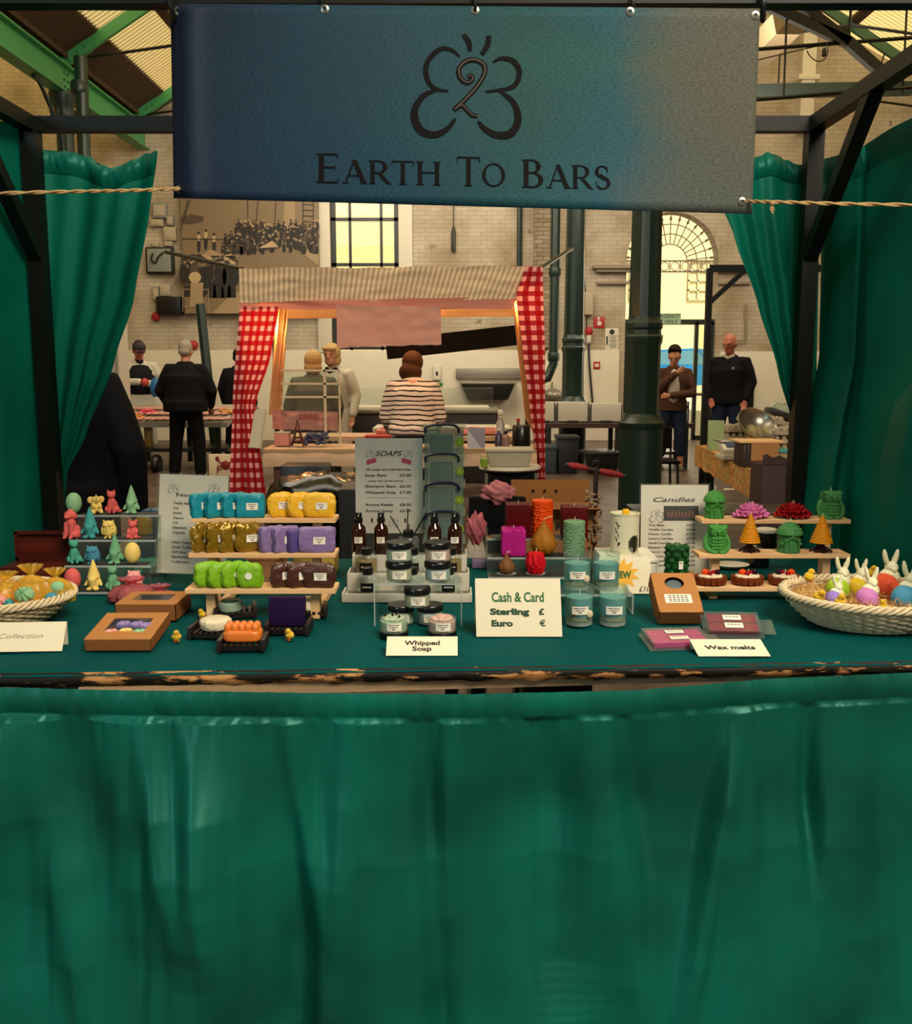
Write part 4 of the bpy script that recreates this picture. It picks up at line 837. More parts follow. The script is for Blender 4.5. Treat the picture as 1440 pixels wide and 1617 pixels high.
# ---- clear acrylic riser with black mats
def riser(label, xa, xb, Y0, n, rise, dep, z0=.004, mats=True, mm=.003):
    t = thing('display_riser', label, 'display stand', ((xa+xb)/2, Y0, TZ)); W_ = xb-xa
    for i in range(n):
        MB().box((0, dep*(i+.5), z0+rise*i-.002), (W_, dep, .004), bev=.001).build('step', 'acrylic', t, smooth=False)
        MB().box((0, dep*i+.001, z0+rise*i-.001), (W_, .003, .006)).build('front_edge', 'acrylic_edge', t, smooth=False)
        if mats: MB().box((0, dep*(i+.5)+.003, z0+rise*i+.0015), (W_-.03, dep-.012, .003), bev=.001).build('black_mat', 'black_mat', t, smooth=False)
        if i: MB().box((0, dep*i+.002, z0+rise*(i-.5)), (W_, .003, rise)).build('riser_panel', 'acrylic', t, smooth=False)
        for s in (-1, 1): MB().box((s*(W_/2-.002), dep*(i+.5), (z0+rise*i)/2), (.004, dep, z0+rise*i)).build('side_panel', 'acrylic', t, smooth=False)
    return [(Y0+dep*(i+.5), TZ+z0+rise*i+.0035) for i in range(n)]
xa, xb = P(97, 930, 2.5).x, P(234, 930, 2.5).x
lv = riser('clear acrylic stepped stand of pastel figure soaps', xa, xb, 2.475, 4, .0635, .052)
SO = {'mint': '#86b488', 'yellow': '#dcc069', 'coral': '#cf5e5a', 'teal': '#3f9392', 'pink': '#d99490', 'green': '#649a74', 'blue': '#428298', 'tealgreen': '#459680'}
for k, c in SO.items(): wax(k, c)
figs = [ # fn, px, tier, height px, colour, label
 (f_egg, 122, 3, 33, 'mint', 'mint green egg soap at left of the top step', .1), (f_elephant, 157, 3, 32, 'yellow', 'yellow elephant soap with raised trunk on the top step', .5), (f_cat, 182, 3, 38, 'coral', 'coral red sitting cat soap on the top step', .2), (f_gnome, 213, 3, 45, 'mint', 'mint green gnome soap at right of the top step', 0),
 (f_alpaca, 117, 2, 46, 'coral', 'tall coral alpaca soap at left of the third step', -.3), (f_gnome, 146, 2, 50, 'teal', 'teal gnome soap on the third step', 0), (f_owl, 175, 2, 29, 'yellow', 'yellow owl soap on the third step', 0), (f_teddy, 213, 2, 30, 'coral', 'coral red teddy soap on the third step', 0),
 (f_cat, 118, 1, 40, 'tealgreen', 'teal green sitting cat soap on the second step', .4), (f_owl, 147, 1, 29, 'blue', 'blue owl soap on the second step', 0), (f_gnome, 183, 1, 48, 'green', 'leaf green gnome soap on the second step', 0), (f_egg, 210, 1, 34, 'yellow', 'yellow egg soap on the second step', 0),
 (f_egg, 113, 0, 35, 'coral', 'coral egg soap at left of the lowest step', .3), (f_gnome, 147, 0, 50, 'yellow', 'yellow gnome soap on the lowest step', 0), (f_cat, 177, 0, 41, 'green', 'green sitting cat soap on the lowest step', .3), (f_owl, 211, 0, 32, 'pink', 'pink owl soap at right of the lowest step', 0)]
for fn, px, ti, hp, col, lab, rz in figs:
    Y, z = lv[ti]; x = P(px, 880, Y).x; figure(fn, hp*kk(Y), {f_egg: 'egg_soap', f_cat: 'cat_soap', f_gnome: 'gnome_soap', f_owl: 'owl_soap', f_elephant: 'elephant_soap', f_teddy: 'teddy_soap', f_alpaca: 'alpaca_soap'}[fn], MC['wax_'+col], lab, (x, Y-.003, z), rz, group='figure soaps on the stepped stand')
# ---- signs
def sheet_sign(nm, lab, px, py_b, w_, h_, lean, roll, draw, zb=TZ, wallet=False, Y=None, m_='sheet_white', base=None, rz=0):
    p = G(px, py_b, zb) if Y is None else P(px, py_b, Y)
    t = thing(nm, lab, 'sign', p, rz)
    def mp(x, z, o=0): q = Vector((x*math.cos(roll)+z*math.sin(roll), -o, z*math.cos(roll)-x*math.sin(roll))); return Vector((q.x, q.y*math.cos(lean)+q.z*math.sin(lean), q.z*math.cos(lean)))
    lo = min(0, mp(-w_/2, 0).z, mp(w_/2, 0).z); mp2 = lambda x, z, o=0: mp(x, z, o) + Vector((0, 0, -lo))
    b = MB(); q = [mp2(x, z, o) for o in (0, -.002) for x, z in ((-w_/2, 0), (w_/2, 0), (w_/2, h_), (-w_/2, h_))]
    b.add(q, [(0, 1, 2, 3), (7, 6, 5, 4), (0, 4, 5, 1), (1, 5, 6, 2), (2, 6, 7, 3), (3, 7, 4, 0)]); b.build('sheet', m_, t, smooth=False)
    if wallet:
        g = MB().grid(lambda u, v: mp2((u-.5)*(w_+.012), -.002+v*(h_+.008), .004+.0025*noise.noise(Vector((u*4, v*5, 2)))), 24, 30); g.build('clear_wallet', clear('wallet', '#f6f6f2', .04, .06), t)
    draw(t, lambda x, z, o=.0008: mp2(x, z, o), w_, h_); 
    if base: base(t, mp2)
    return t
mat('soap_pink', '#b9405c', .6)
def d_soaps(t, mp, w_, h_):
    a = MB(); L_ = w_*.5
    put_text(a, 'SOAPS', 0, h_*.815, .0165, mp, .085, .012, .35, 'CENTER'); logo(a, -.058, h_*.845, .027, mp); logo(a, .061, h_*.845, .027, mp); logo(a, 0.012, .035, .03, mp)
    put_text(a, 'All soaps are sulphate free', -.003, h_*.665, .0062, mp, .142, .03, 0, 'CENTER')
    for k, (l_, r_, z) in enumerate((('Soap Bars', '£5.00', .6), ('Shampoo Bars', '£6.00', .485), ('Whipped Soap', '£7.00', .42), ('Aroma Reeds', '£8.00', .29), ('Aroma Spray', '£6.00', .225))):
        put_text(a, l_, -.076, h_*z, .0085, mp, {0: .068, 1: .096, 2: .098}.get(k, .088), .022); put_text(a, r_, .033, h_*z, .0085, mp, .037, .022)
    put_text(a, '(soap dish £3.00 extra)', -.066, h_*.545, .006, mp, .11, .01)
    a.add([mp(-.07, h_*.375), mp(.06, h_*.375), mp(.06, h_*.378), mp(-.07, h_*.378)], [(0, 1, 2, 3)])
    for x, z in ((-.055, .04), (.05, .04)): a.add([mp(x-.003, z-.006), mp(x+.003, z-.006), mp(x+.003, z+.008), mp(x-.003, z+.008)], [(0, 1, 2, 3)])
    a.build('lettering', 'ink', t, smooth=False)
    b = MB()
    for sg, x in ((-1, -.055), (1, .055)): c = [(x-.015, -.006-.004*-sg), (x+.015, -.006+.004*-sg), (x+.015, .009+.004*-sg), (x-.015, .009-.004*-sg)]; b.add([mp(p, h_*.755+q) for p, q in c], [(0, 1, 2, 3)])
    b.build('printed_soap', 'soap_pink', t, smooth=False)
def b_holder(t, mp): MB().box((0, .03, -.05), (.23, .05, .1)).build('acrylic_holder', 'acrylic', t, smooth=False)
sheet_sign('price_sign', 'white soaps price list standing behind the amber spray bottles', 615, 842, .212, .3, .03, .0, d_soaps, Y=2.86, base=b_holder)
def d_nov(t, mp, w_, h_):
    a = MB(); logo(a, -.06, h_*.86, .03, mp); logo(a, .058, h_*.87, .034, mp); put_text(a, 'Novelty', -.05, h_*.78, .0095, mp, .09, .02)
    for k, l_ in enumerate(('Teddy bear', 'Owl', 'Gnome', 'Alpaca', 'Cat', 'Elephant', 'Cupcake', '', 'Heart Soaps', 'Shell Collection', 'Gift Box', 'Beachcomber', 'Collection')):
        if l_: put_text(a, l_, -.058, h_*(.7-.0495*k), .0075, mp, len(l_)*.0052, .022)
    a.build('lettering', 'ink', t, smooth=False)
sheet_sign('price_sign', 'white novelty soap list left of the pine shelf', 302, 908, .2, .288, .12, .035, d_nov, wallet=True, Y=2.62)
def d_can(t, mp, w_, h_):
    a = MB(); put_text(a, 'Candles', -.065, h_*.83, .014, mp, .128, .014, .3); logo(a, -.055, h_*.69, .042, mp)
    for k, (l_, p_) in enumerate((('Wax Melts', '£4.00'), ('Waffle Candles', '£6.00'), ('Flower Candle', '£7.99'), ('Luxury Candles', '£7.99'), ('Small Candles', '£3.00'), ('Beehive Candle', '£6.00'), ('Cherub Candle', '£5.00'), ('Gnome House', '£6.00'), ('Rose Candle', '£6.00'), ('Jars Candles', '£8.00'))):
        put_text(a, l_, -.078, h_*(.585-.045*k), .0065, mp, len(l_)*.0053, .02); put_text(a, p_, .036, h_*(.585-.045*k), .0065, mp, .027, .02)
    a.build('lettering', 'ink', t, smooth=False)
    MB().add([mp(-.033, h_*.64), mp(.072, h_*.64), mp(.072, h_*.79), mp(-.033, h_*.79)], [(0, 1, 2, 3)]).build('photo_print', 'black_mat', t, smooth=False)
    f = MB(); g = MB()
    for k in range(9): x = -.018+.0105*k; z = h_*(.72-.004*(k % 3)); f.add([mp(x-.0013, z, .0012), mp(x+.0013, z, .0012), mp(x, z+.007, .0012)], [(0, 1, 2)]); g.add([mp(x-.004, z-.012, .0012), mp(x+.004, z-.012, .0012), mp(x+.004, z-.001, .0012), mp(x-.004, z-.001, .0012)], [(0, 1, 2, 3)])
    f.build('printed_flames', mat('flame', '#d9a06a', .6), t, smooth=False); g.build('printed_candles', mat('pr_c', '#6b2f2c', .6), t, smooth=False)
sheet_sign('price_sign', 'candle price list in clear sleeve with candle photo', 1064, 922, .203, .3, .1, .0, d_can, wallet=True, Y=2.72)
def tent(nm, lab, pxc, py, w_, h_, lean, draw, rz=0, back=.035, skew=0):
    p = G(pxc, py, TZ); t = thing(nm, lab, 'card', p+Vector((0, 0, .001)), rz)
    dy = h_*math.sin(lean); hz = h_*math.cos(lean); mp = lambda x, z, o=0: Vector((x+skew*z, z*math.sin(lean)-o*math.cos(lean), z*math.cos(lean)+o*math.sin(lean)))
    q = [mp(x, z, o) for o in (0, -.0012) for x, z in ((-w_/2, 0), (w_/2, 0), (w_/2, h_), (-w_/2, h_))]
    MB().add(q, [(0, 1, 2, 3), (7, 6, 5, 4), (0, 4, 5, 1), (1, 5, 6, 2), (2, 6, 7, 3), (3, 7, 4, 0)]).build('front_leaf', 'card_white', t, smooth=False)
    q2 = [mp(-w_/2, h_), mp(w_/2, h_), Vector((w_/2-.004, dy+back, 0)), Vector((-w_/2-.004, dy+back, 0))]; MB().add(q2+[v+Vector((0, .0012, 0)) for v in q2], [(0, 1, 2, 3), (7, 6, 5, 4)]).build('back_leaf', 'card_white', t, smooth=False)
    draw(t, lambda x, z: mp(x, z, .0008), w_, h_); return t
gi = mat('green_ink', '#0d5a28', .7)
def d_cash(t, mp, w_, h_):
    a = MB(); put_text(a, 'Cash & Card', -.001, h_*.60, .022, mp, .122, .022, 0, 'CENTER'); a.build('lettering', gi, t, smooth=False)
    a = MB(); put_text(a, 'Sterling', -.067, h_*.38, .0135, mp, .092, .05); put_text(a, '£', .047, h_*.38, .0135, mp, .013, .05); put_text(a, 'Euro', -.064, h_*.18, .0135, mp, .05, .05); put_text(a, '€', .048, h_*.18, .0135, mp, .014, .02); a.build('lettering', mat('dgreen_ink', '#0c3a1d', .7), t, smooth=False)
tent('payment_card', 'folded white card reading Cash and Card, Sterling, Euro', 820, 1006, .2, .135, .3, d_cash, skew=-.02)
def d_w(txt, k=1, two=None):
    def f(t, mp, w_, h_):
        a = MB(); put_text(a, txt, 0, h_*(.55 if two else .4), h_*.22, mp, w_*.5*k, .032, 0, 'CENTER')
        if two: put_text(a, two, 0, h_*.25, h_*.22, mp, w_*.27, .032, 0, 'CENTER')
        a.build('lettering', 'ink', t, smooth=False)
    return f
tent('name_card', 'small white card reading Whipped Soap at the table front', 666, 1036, .156, .05, .9, d_w('Whipped', 1, 'Soap'), back=.008)
tent('name_card', 'small white card reading Wax melts beside the pink wax pack', 1160, 1037, .157, .048, 1.0, d_w('Wax melts', 1.4), back=.008, skew=-.22)
def d_col(t, mp, w_, h_):
    a = MB(); put_text(a, 'y Collection', .012, h_*.45, .011, mp, .118, -.004, .35, 'CENTER'); a.build('lettering', mat('grey_ink', '#8a8272', .7), t, smooth=False)
tent('name_card', 'white card with faint script in front of the left basket', 12, 1030, .235, .068, .6, d_col, rz=.05, back=.01)
# ---- pine step shelves
def shelf(label, pxa, pxb, levels, dep, legpx):
    Y0 = levels[0][0]; xa = P(pxa, 900, Y0).x; xb = P(pxb, 900, Y0).x; W_ = xb-xa; t = thing('step_shelf', label, 'display shelf', ((xa+xb)/2, Y0, TZ))
    for i, (Y, zb, sh) in enumerate(levels):
        qa, qb = P(legpx[i][0], 900, Y).x, P(legpx[i][1], 900, Y).x; W_ = qb-qa; sh = (qa+qb-xa-xb)/2
        MB().box((sh, Y-Y0+dep/2, zb-TZ+.006), (W_, dep, .012), bev=.0015).build('plank', 'pine', t, smooth=False)
        for s in (-1, 1): MB().box((s*(W_/2-.055)+sh, Y-Y0+dep*.55, (zb-TZ)/2), (.022, .03, zb-TZ)).build('leg', 'pine', t, smooth=False)
    W_ = xb-xa
    for s in (-1, 1): MB().box((s*(W_/2-.055), (levels[-1][0]-Y0+dep)/2+.0, .01), (.016, levels[-1][0]-Y0+.02, .018)).build('foot_rail', 'pine', t, smooth=False)
    return t
LL = [(2.2, .864, 0), (2.33, .927, 0), (2.45, .998, 0)]
shelf('pine three step shelf of wrapped soap bars', 290, 529, LL, .078, ((290, 529), (298, 530), (304, 531)))
RL = [(2.40, .820, 0), (2.52, .885, 0), (2.64, .963, -.004)]
shelf('pine three step shelf of figure candles and waffle tarts', 1100, 1341, RL, .078, ((1100, 1340), (1103, 1342), (1105, 1339)))
def sq(p=4, amp=0, seed=0, sc_=8):
    def f(v):
        d = (abs(v.x)**p+abs(v.y)**p+abs(v.z)**p)**(1/p); g = 1/max(d, 1e-6)
        if amp: g *= 1+amp*noise.noise(Vector((v.x*sc_/4+seed, v.y*sc_/4, v.z*sc_/4)))+amp*.5*noise.noise(Vector((v.x*sc_+seed, v.y*sc_, v.z*sc_)))
        return g
    return f
SW = {'teal': ('#07808f', .1, .45), 'yellow': ('#d9a51f', .12, .4), 'gold': ('#8a6a1c', .3, .28), 'lilac': ('#76608f', .06, .5), 'violet': ('#4a3a78', .06, .5), 'lime': ('#6fa30b', .12, .5), 'brown': ('#43241b', .16, .35)}
for k, (c, a, r) in SW.items(): mat('wrap_'+k, c, r, metal=.45 if k == 'gold' else 0, bump=.5 if k == 'gold' else .25, bscale=90 if k != 'gold' else 45)
def wrapped(kind, px, px2, lvl, hp, label, rz, seed, show=1.0, roundness=4):
    Y, zb, _ = LL[lvl]; c, amp, r = SW[kind]; Yc = Y+.032+.003*(seed % 2); z = zb+.012; xa, xb = P(px, 850, Yc).x, P(px2, 850, Yc).x; h_ = hp*kk(Yc)
    w_ = (xb-xa) if abs(rz) < .2 else .07; rz = abs(rz); dp = .0115 if rz > .2 else .015
    Yc += -.006 if rz > .2 else -.012
    t = thing('wrapped_soap', label, 'soap', ((xa+xb)/2, Yc, z-.0005), rz, 'wrapped soap bars on the pine shelf')
    MB().ell((0, 0, h_/2), (w_/2, dp*1.05, h_/2), 40, fn=sq(roundness, amp, seed, 9)).build('wrapper', 'wrap_'+kind, t)
    if kind == 'lime': 
        d_ = MB(); d_.lathe([(.009, -.0005), (.0092, .0008)], (.0, -dp*1.12, h_*.52), 10, M_=Matrix.Rotation(PI/2, 3, 'X')); d_.build('paper_label', 'label_paper', t, smooth=False)
    else: paperlabel(t, (w_*.08, -dp*1.05*(1+amp*.35)-.0004, h_*.5), .031, .019, rot=.0)
    return t
rw = [('teal', 0, 1, 2), ]
for k in range(4): wrapped('teal', 304+k*24.5, 342+k*24.5+(5 if k == 3 else 0), 2, 38, ['teal wrapped soap leftmost on the top plank', 'teal wrapped soap second from left on the top plank', 'teal wrapped soap third from left on the top plank', 'teal wrapped soap nearest the yellow ones'][k], -.72 if k < 3 else .08, k+1, roundness=9)
for k in range(3): wrapped('yellow', 420+k*31, 470+k*31, 2, 39, ['orange yellow wrapped soap next to the teal soaps', 'middle yellow wrapped soap on the top plank', 'yellow wrapped soap at the right end of the top plank'][k], -.5 if k < 2 else 0, k+11, roundness=4)
for k in range(4): wrapped('gold', 305+k*23, 343+k*23+(0 if k < 3 else 2), 1, 45, ['crumpled gold soap leftmost on the middle plank', 'crumpled gold soap second from left', 'crumpled gold soap tilted third from left', 'crumpled gold soap touching the lilac soaps'][k], -.72 if k < 3 else .45, k+21, roundness=3.4)
for k in range(4): wrapped(['lilac', 'lilac', 'violet', 'lilac'][k], 406+k*21+(4 if k > 1 else 0), 449+k*21+(18 if k == 3 else 6), 1, 40 if k != 2 else 36, ['lilac soap beside the gold soaps', 'second lilac soap on the middle plank', 'darker violet soap between lilac soaps', 'lilac soap with full label at the plank end'][k], -.7 if k < 3 else 0.06, k+31, roundness=10)
for k in range(4): wrapped('lime', 310+k*21.5, 344+k*21.5+(6 if k == 3 else 0), 0, 40, ['lime green soap leftmost on the lowest plank', 'lime green soap second from left', 'lime green soap third from left', 'lime green soap with whole round label'][k], -.7 if k < 3 else 0, k+41, roundness=4)
for k in range(3): wrapped('brown', 425+k*26, 472+k*26+(5 if k == 2 else 0), 0, 39, ['chocolate brown soap left of three', 'chocolate brown soap middle of three', 'chocolate brown soap at the lowest plank end'][k], -.5 if k < 2 else 0, k+51, roundness=4)
# ---- right shelf candles
def wick(parent, p, h_=.012, dx=.002): return MB().tube([p, Vector(p)+Vector((dx, 0, h_))], .0011, 6).build('wick', mat('wick', '#cfc4a8', .9), parent)
for k, c in {'leaf': '#3f7d38', 'owlgreen': '#3d7440', 'pinkp': '#c9689a', 'redp': '#8d0a12', 'amber': '#c07a12', 'brownw': '#2a150e', 'waffle': '#6e3117', 'cream': '#cbb898', 'berry': '#8a0f16', 'dark': '#2c0a1c', 'orange': '#d2450f', 'deepred': '#4d0409', 'magenta': '#a41a72', 'gold': '#8f5c17', 'bronze': '#6f4728', 'sage': '#6c906c', 'red': '#b8101c', 'pillar': '#1c4a22'}.items(): wax(k, c, .42)
def rs(px, lvl, dy=.036): Y = RL[lvl][0]+dy; return Vector((P(px, 850, Y).x, Y, RL[lvl][1]+.012)), kk(Y)
def mushroom(px, lvl, hp, wp, label, col):
    p, k = rs(px, lvl); H = hp*k; r = wp*k/2; t = thing('mushroom_house_candle', label, 'candle', p)
    b = MB(); b.lathe([(r*.86, 0), (r*.9, H*.05), (r*.82, H*.1), (r*.8, H*.55), (r*.84, H*.6)], n=32, fn=lambda a, z: 1+.03*math.sin(a*16))
    b.box((0, -r*.8, H*.2), (r*.5, r*.2, H*.32), bev=r*.05); b.box((0, -r*.88, H*.2), (.002, r*.1, H*.3))
    for s in (-1, 1): b.tube([(s*r*.5, -r*.75, H*.4), (0, -r*.9, H*.55)], r*.1, 8, True); b.tube([(s*r*.5, -r*.75, H*.4), (s*r*.55, -r*.7, H*.08)], r*.08, 8, True); b.ell((s*r*.7, -r*.55, H*.3), r*.15, 8)
    for q in range(9): a = q*.7+2; b.ell((r*.82*math.cos(a), r*.82*math.sin(a), H*(.2+.3*rnd.random())), r*.12, 7)
    b.build('walls', MC['wax_'+col], t); b = MB()
    b.lathe([(r*.9, H*.56), (r*1.02, H*.6), (r*.98, H*.68), (r*.75, H*.82), (r*.4, H*.93), (r*.05, H*.985)], n=32, fn=lambda a, z: 1+.02*math.sin(a*20+z*900))
    for q in range(14): a = q*2.4; rr = r*(.35+.5*(q % 3)/2); b.ell((rr*math.cos(a), rr*math.sin(a), H*(.94-.24*(rr/r)**2)), r*.1, 7)
    b.build('roof', MC['wax_'+col], t); wick(t, (0, 0, H*.97)); return t
def owlc(px, lvl, hp, wp, label, col):
    p, k = rs(px, lvl); H = hp*k; r = wp*k/2; t = thing('owl_candle', label, 'candle', p)
    b = MB(); b.lathe([(r*.7, 0), (r*.8, H*.05), (r*.85, H*.3), (r*.72, H*.6), (r*.8, H*.75), (r*.78, H*.92), (r*.3, H*.97)], n=24)
    for s in (-1, 1):
        b.tube(smooth_pts([(s*r*.7, 0, H*.62), (s*r*.98, -r*.2, H*.4), (s*r*.9, -r*.4, H*.15), (s*r*.45, -r*.7, H*.04)]), r*.2, 8, True); b.tube([(s*r*.5, -r*.2, H*.9), (s*r*.8, -r*.3, H*1.0)], [r*.22, r*.03], 8, True)
        b.lathe([(r*.34, 0), (r*.3, r*.12), (r*.2, r*.1), (r*.1, r*.16)], (s*r*.36, -r*.66, H*.76), 14, M_=Matrix.Rotation(PI/2, 3, 'X')); b.tube([(s*r*.1, -r*.8, H*.8), (s*r*.72, -r*.62, H*.93)], r*.09, 6, True)
        for q in range(3): b.tube([(s*r*(.15+.16*q), -r*.85, H*.07), (s*r*(.15+.16*q), -r*.95, H*.0+.002)], r*.08, 6, True)
    b.tube([(0, -r*.82, H*.76), (0, -r*.98, H*.66)], [r*.12, r*.03], 8, True)
    for z in range(4):
        for q in range(-2, 3): b.ell((q*r*.22, -r*.82+abs(q)*r*.08, H*(.18+.11*z)), r*.13, 6)
    b.build('body', MC['wax_'+col], t, remesh=.0011, smooth_it=1); wick(t, (0, 0, H*.95)); return t
def peony(px, lvl, wp, hp, label, col, seed):
    p, k = rs(px, lvl); r = wp*k/2; H = hp*k; t = thing('flower_candle', label, 'candle', p); rr_ = random.Random(seed); b = MB()
    b.ell((0, 0, H*.35), (r*.55, r*.4, H*.33), 14)
    for ring, (n, R_, el, sz) in enumerate(((12, .98, .1, .42), (11, .8, .4, .4), (9, .6, .75, .36), (7, .38, 1.05, .3), (4, .15, 1.35, .24))):
        for q in range(n):
            a = 2*PI*q/n+ring*.3+rr_.uniform(-.1, .1); e = el+rr_.uniform(-.08, .08); w_ = sz*r*1.15
            def pt(u, v, a=a, e=e, w_=w_, R_=R_):
                rad = r*R_*(.25+.75*v); zz = H*(.12+.75*math.sin(e)*v+.25*R_*v*v*(1-v)) + .08*H*math.sin(u*9+a*3)*v; s = (u-.5)*w_*(.5+.8*math.sin(min(1, v*1.05)*PI*.8)); cc = -((u-.5)**2)*.5*w_
                return Vector((math.cos(a)*(rad+cc)-math.sin(a)*s, (math.sin(a)*(rad+cc)+math.cos(a)*s)*.75, zz))
            b.grid(pt, 6, 6)
    b.v = [Vector((v.x, v.y, max(.0, v.z))) for v in b.v]
    o = b.build('petals', MC['wax_'+col], t); s_ = o.modifiers.new('s', 'SOLIDIFY'); s_.thickness = .0016; wick(t, (0, 0, H*.8), .01); return t
def treec(px, lvl, hp, wp, label):
    p, k = rs(px, lvl); H = hp*k; r = wp*k/2; t = thing('tree_candle', label, 'candle', p)
    b = MB(); b.lathe([(r*.6, 0), (r*.4, H*.06), (r*.3, H*.12), (r*.32, H*.3)], n=12)
    for q in range(8): a = q*PI/4; b.tube([(r*.3*math.cos(a), r*.3*math.sin(a), H*.12), (r*.95*math.cos(a), r*.8*math.sin(a), .003)], [r*.16, r*.07], 6, True)
    b.build('trunk', MC['wax_brownw'], t); b = MB()
    pr = []
    for q in range(14): f_ = q/13; pr += [(r*(.9-.75*f_), H*(.26+.7*f_)), (r*(.93-.76*f_), H*(.275+.7*f_))]
    b.lathe([(r*.5, H*.25)]+pr+[(r*.04, H)], n=40, fn=lambda a, z: 1+.05*math.sin(a*17+z*700)+.03*noise.noise(Vector((math.cos(a)*4, math.sin(a)*4, z*300)))); b.build('foliage', MC['wax_amber'], t); wick(t, (0, 0, H*.98), .008); return t
mushroom(1126, 2, 45, 35, 'bright green mushroom house candle at the left of the top plank', 'leaf'); peony(1184, 2, 60, 27, 'pink peony flower candle on the top plank', 'pinkp', 1); peony(1249, 2, 62, 28, 'dark red peony flower candle on the top plank', 'redp', 2); owlc(1307, 2, 44, 38, 'green owl candle at the right of the top plank', 'owlgreen')
owlc(1131, 1, 45, 37, 'green owl candle at the left of the middle plank', 'leaf'); treec(1184, 1, 60, 35, 'amber tree candle beside the left owl candle'); mushroom(1246, 1, 49, 40, 'green mushroom house candle with arched door on the middle plank', 'owlgreen'); treec(1297, 1, 58, 37, 'amber tree candle at the right of the middle plank')
def waffle(px, label, flip=1):
    p, k = rs(px, 0, .036); r = 26*k; t = thing('waffle_candle', label, 'candle', p); b = MB()
    b.lathe([(r*.65, 0), (r*.9, .008), (r, .018), (r*.97, .024), (r*.85, .022), (r*.75, .014)], n=40, sy=.78, fn=lambda a, z: 1+.05*math.sin(a*12)*(z > .004))
    for q in range(16): a = 2*PI*q/16; b.box((r*.93*math.cos(a), r*.73*math.sin(a), .013), (.004, .012, .018), rot=a)
    b.build('waffle_base', MC['wax_waffle'], t); c = MB()
    for q in range(9): a = q*.7; c.ell((r*.5*math.cos(a), r*.36*math.sin(a), .022), (r*.28, r*.22, .007), 10)
    c.ell((0, 0, .024), (r*.4, r*.3, .008), 10); c.build('cream', MC['wax_cream'], t, remesh=.0012, smooth_it=2)
    o = MB().ell((-flip*r*.35, -.004, .034), (.011, .007, .009), 12).build('orange_slice', MC['wax_orange'], t)
    for q, (x, y, z, rr, m_) in enumerate(((-.1, -.4, .032, .0068, 'berry'), (.15, -.05, .034, .006, 'berry'), (.4, -.1, .035, .0075, 'dark'), (.42, -.1, .03, .0065, 'dark'))): MB().ell((flip*x*r, y*r*.6, z), rr, 10).build('berry', MC['wax_'+m_], t)
    wick(t, (.0, 0, .03), .012); return t
for px, lab, fl in ((1124, 'waffle tart candle leftmost on the lowest plank', 1), (1183, 'middle waffle tart candle on the lowest plank', 1), (1242, 'waffle tart candle nearest the egg basket', -1)): waffle(px, lab, fl)['group'] = 'waffle tart candles'
# ---- middle candle stand
xa, xb = P(770, 900, 2.68).x, P(930, 900, 2.68).x
cl = riser('clear stepped stand with black mats under the pillar candles', xa, xb, 2.655, 3, .045, .07, mats=True)
def on(lv_, px, t_): Y, z = lv_[t_]; return Vector((P(px, 880, Y).x, Y, z)), kk(Y)
def squarec(px, ti, wp, hp, label, col, rough=0):
    p, k = on(cl, px, ti); w_, h_ = wp*k, hp*k; t = thing('square_candle', label, 'candle', p)
    if rough: b = MB().ell((0, 0, h_/2), (w_/2, w_/2, h_/2), 64, fn=lambda v: sq(14)(v)*(1+.05*noise.noise(v*14)+.03*noise.noise(v*34)))
    else: b = MB().box((0, 0, h_/2), (w_, w_, h_), bev=.002)
    b.build('wax_block', MC['wax_'+col], t); wick(t, (0, 0, h_-.001), .01); return t
squarec(817, 2, 38, 52, 'dark red square candle behind the magenta one', 'deepred'); squarec(905, 2, 39, 48, 'dark red square candle behind the sage carved candle', 'deepred'); squarec(810, 1, 38, 43, 'rough magenta square candle on the middle step', 'magenta', 1)
def carved(px, p, k, wp, hp, label, col, style):
    w_, h_ = wp*k/2, hp*k; t = thing('carved_candle', label, 'candle', p); N_ = 96; pr = [(w_*.96, 0)]+[(w_, h_*i/60) for i in range(1, 59)]+[(w_*.97, h_*.985), (w_*.8, h_)]
    def fn(a, z):
        if z < h_*.02 or z > h_*.88: return 1
        s = z/h_*4.5; q = a/(2*PI)*6; c1 = math.hypot((q % 1)-.5, (s % 1)-.5); c2 = math.hypot(((q+.5) % 1)-.5, ((s+.5) % 1)-.5)
        return 1+.05*math.cos(min(c1, c2)*(26 if style else 20))-.03+.02*noise.noise(Vector((math.cos(a)*5, math.sin(a)*5, z*200)))
    b = MB().lathe(pr, n=N_, fn=fn); b.build('carved_wax', MC['wax_'+col], t); wick(t, (0, 0, h_-.001), .012); return t
p, k = on(cl, 855, 2); carved(855, p, k, 34, 58, 'orange carved pillar candle between the dark red ones', 'orange', 0)
p, k = on(cl, 906, 1); carved(906, p, k, 34, 55, 'sage green carved pillar candle behind the glass candle', 'sage', 1)
def onion(px, ti, wp, hp, label, col, tw=8, am=.06, wk=(.012, .006)):
    p, k = on(cl, px, ti); r, h_ = wp*k/2, hp*k; t = thing('swirl_candle', label, 'candle', p)
    pr = [(r*.45, 0), (r*.75, h_*.08), (r*.96, h_*.2), (r, h_*.32), (r*.92, h_*.45), (r*.7, h_*.6), (r*.42, h_*.75), (r*.2, h_*.88), (r*.05, h_)]
    q = []
    for (a, b_), (c, d) in zip(pr, pr[1:]):
        for i in range(4): q.append((a+(c-a)*i/4, b_+(d-b_)*i/4))
    MB().lathe(q+[pr[-1]], n=72, fn=lambda a, z: 1+am*abs(math.sin((a*tw+z/h_*7)/2))-am/2).build('wax_body', MC['wax_'+col], t); MB().tube(smooth_pts([(0, 0, h_-.002), (.004, 0, h_+.005), wk and (wk[0], 0, h_+wk[1])]), .0011, 6).build('wick', MC['wick'], t); return t
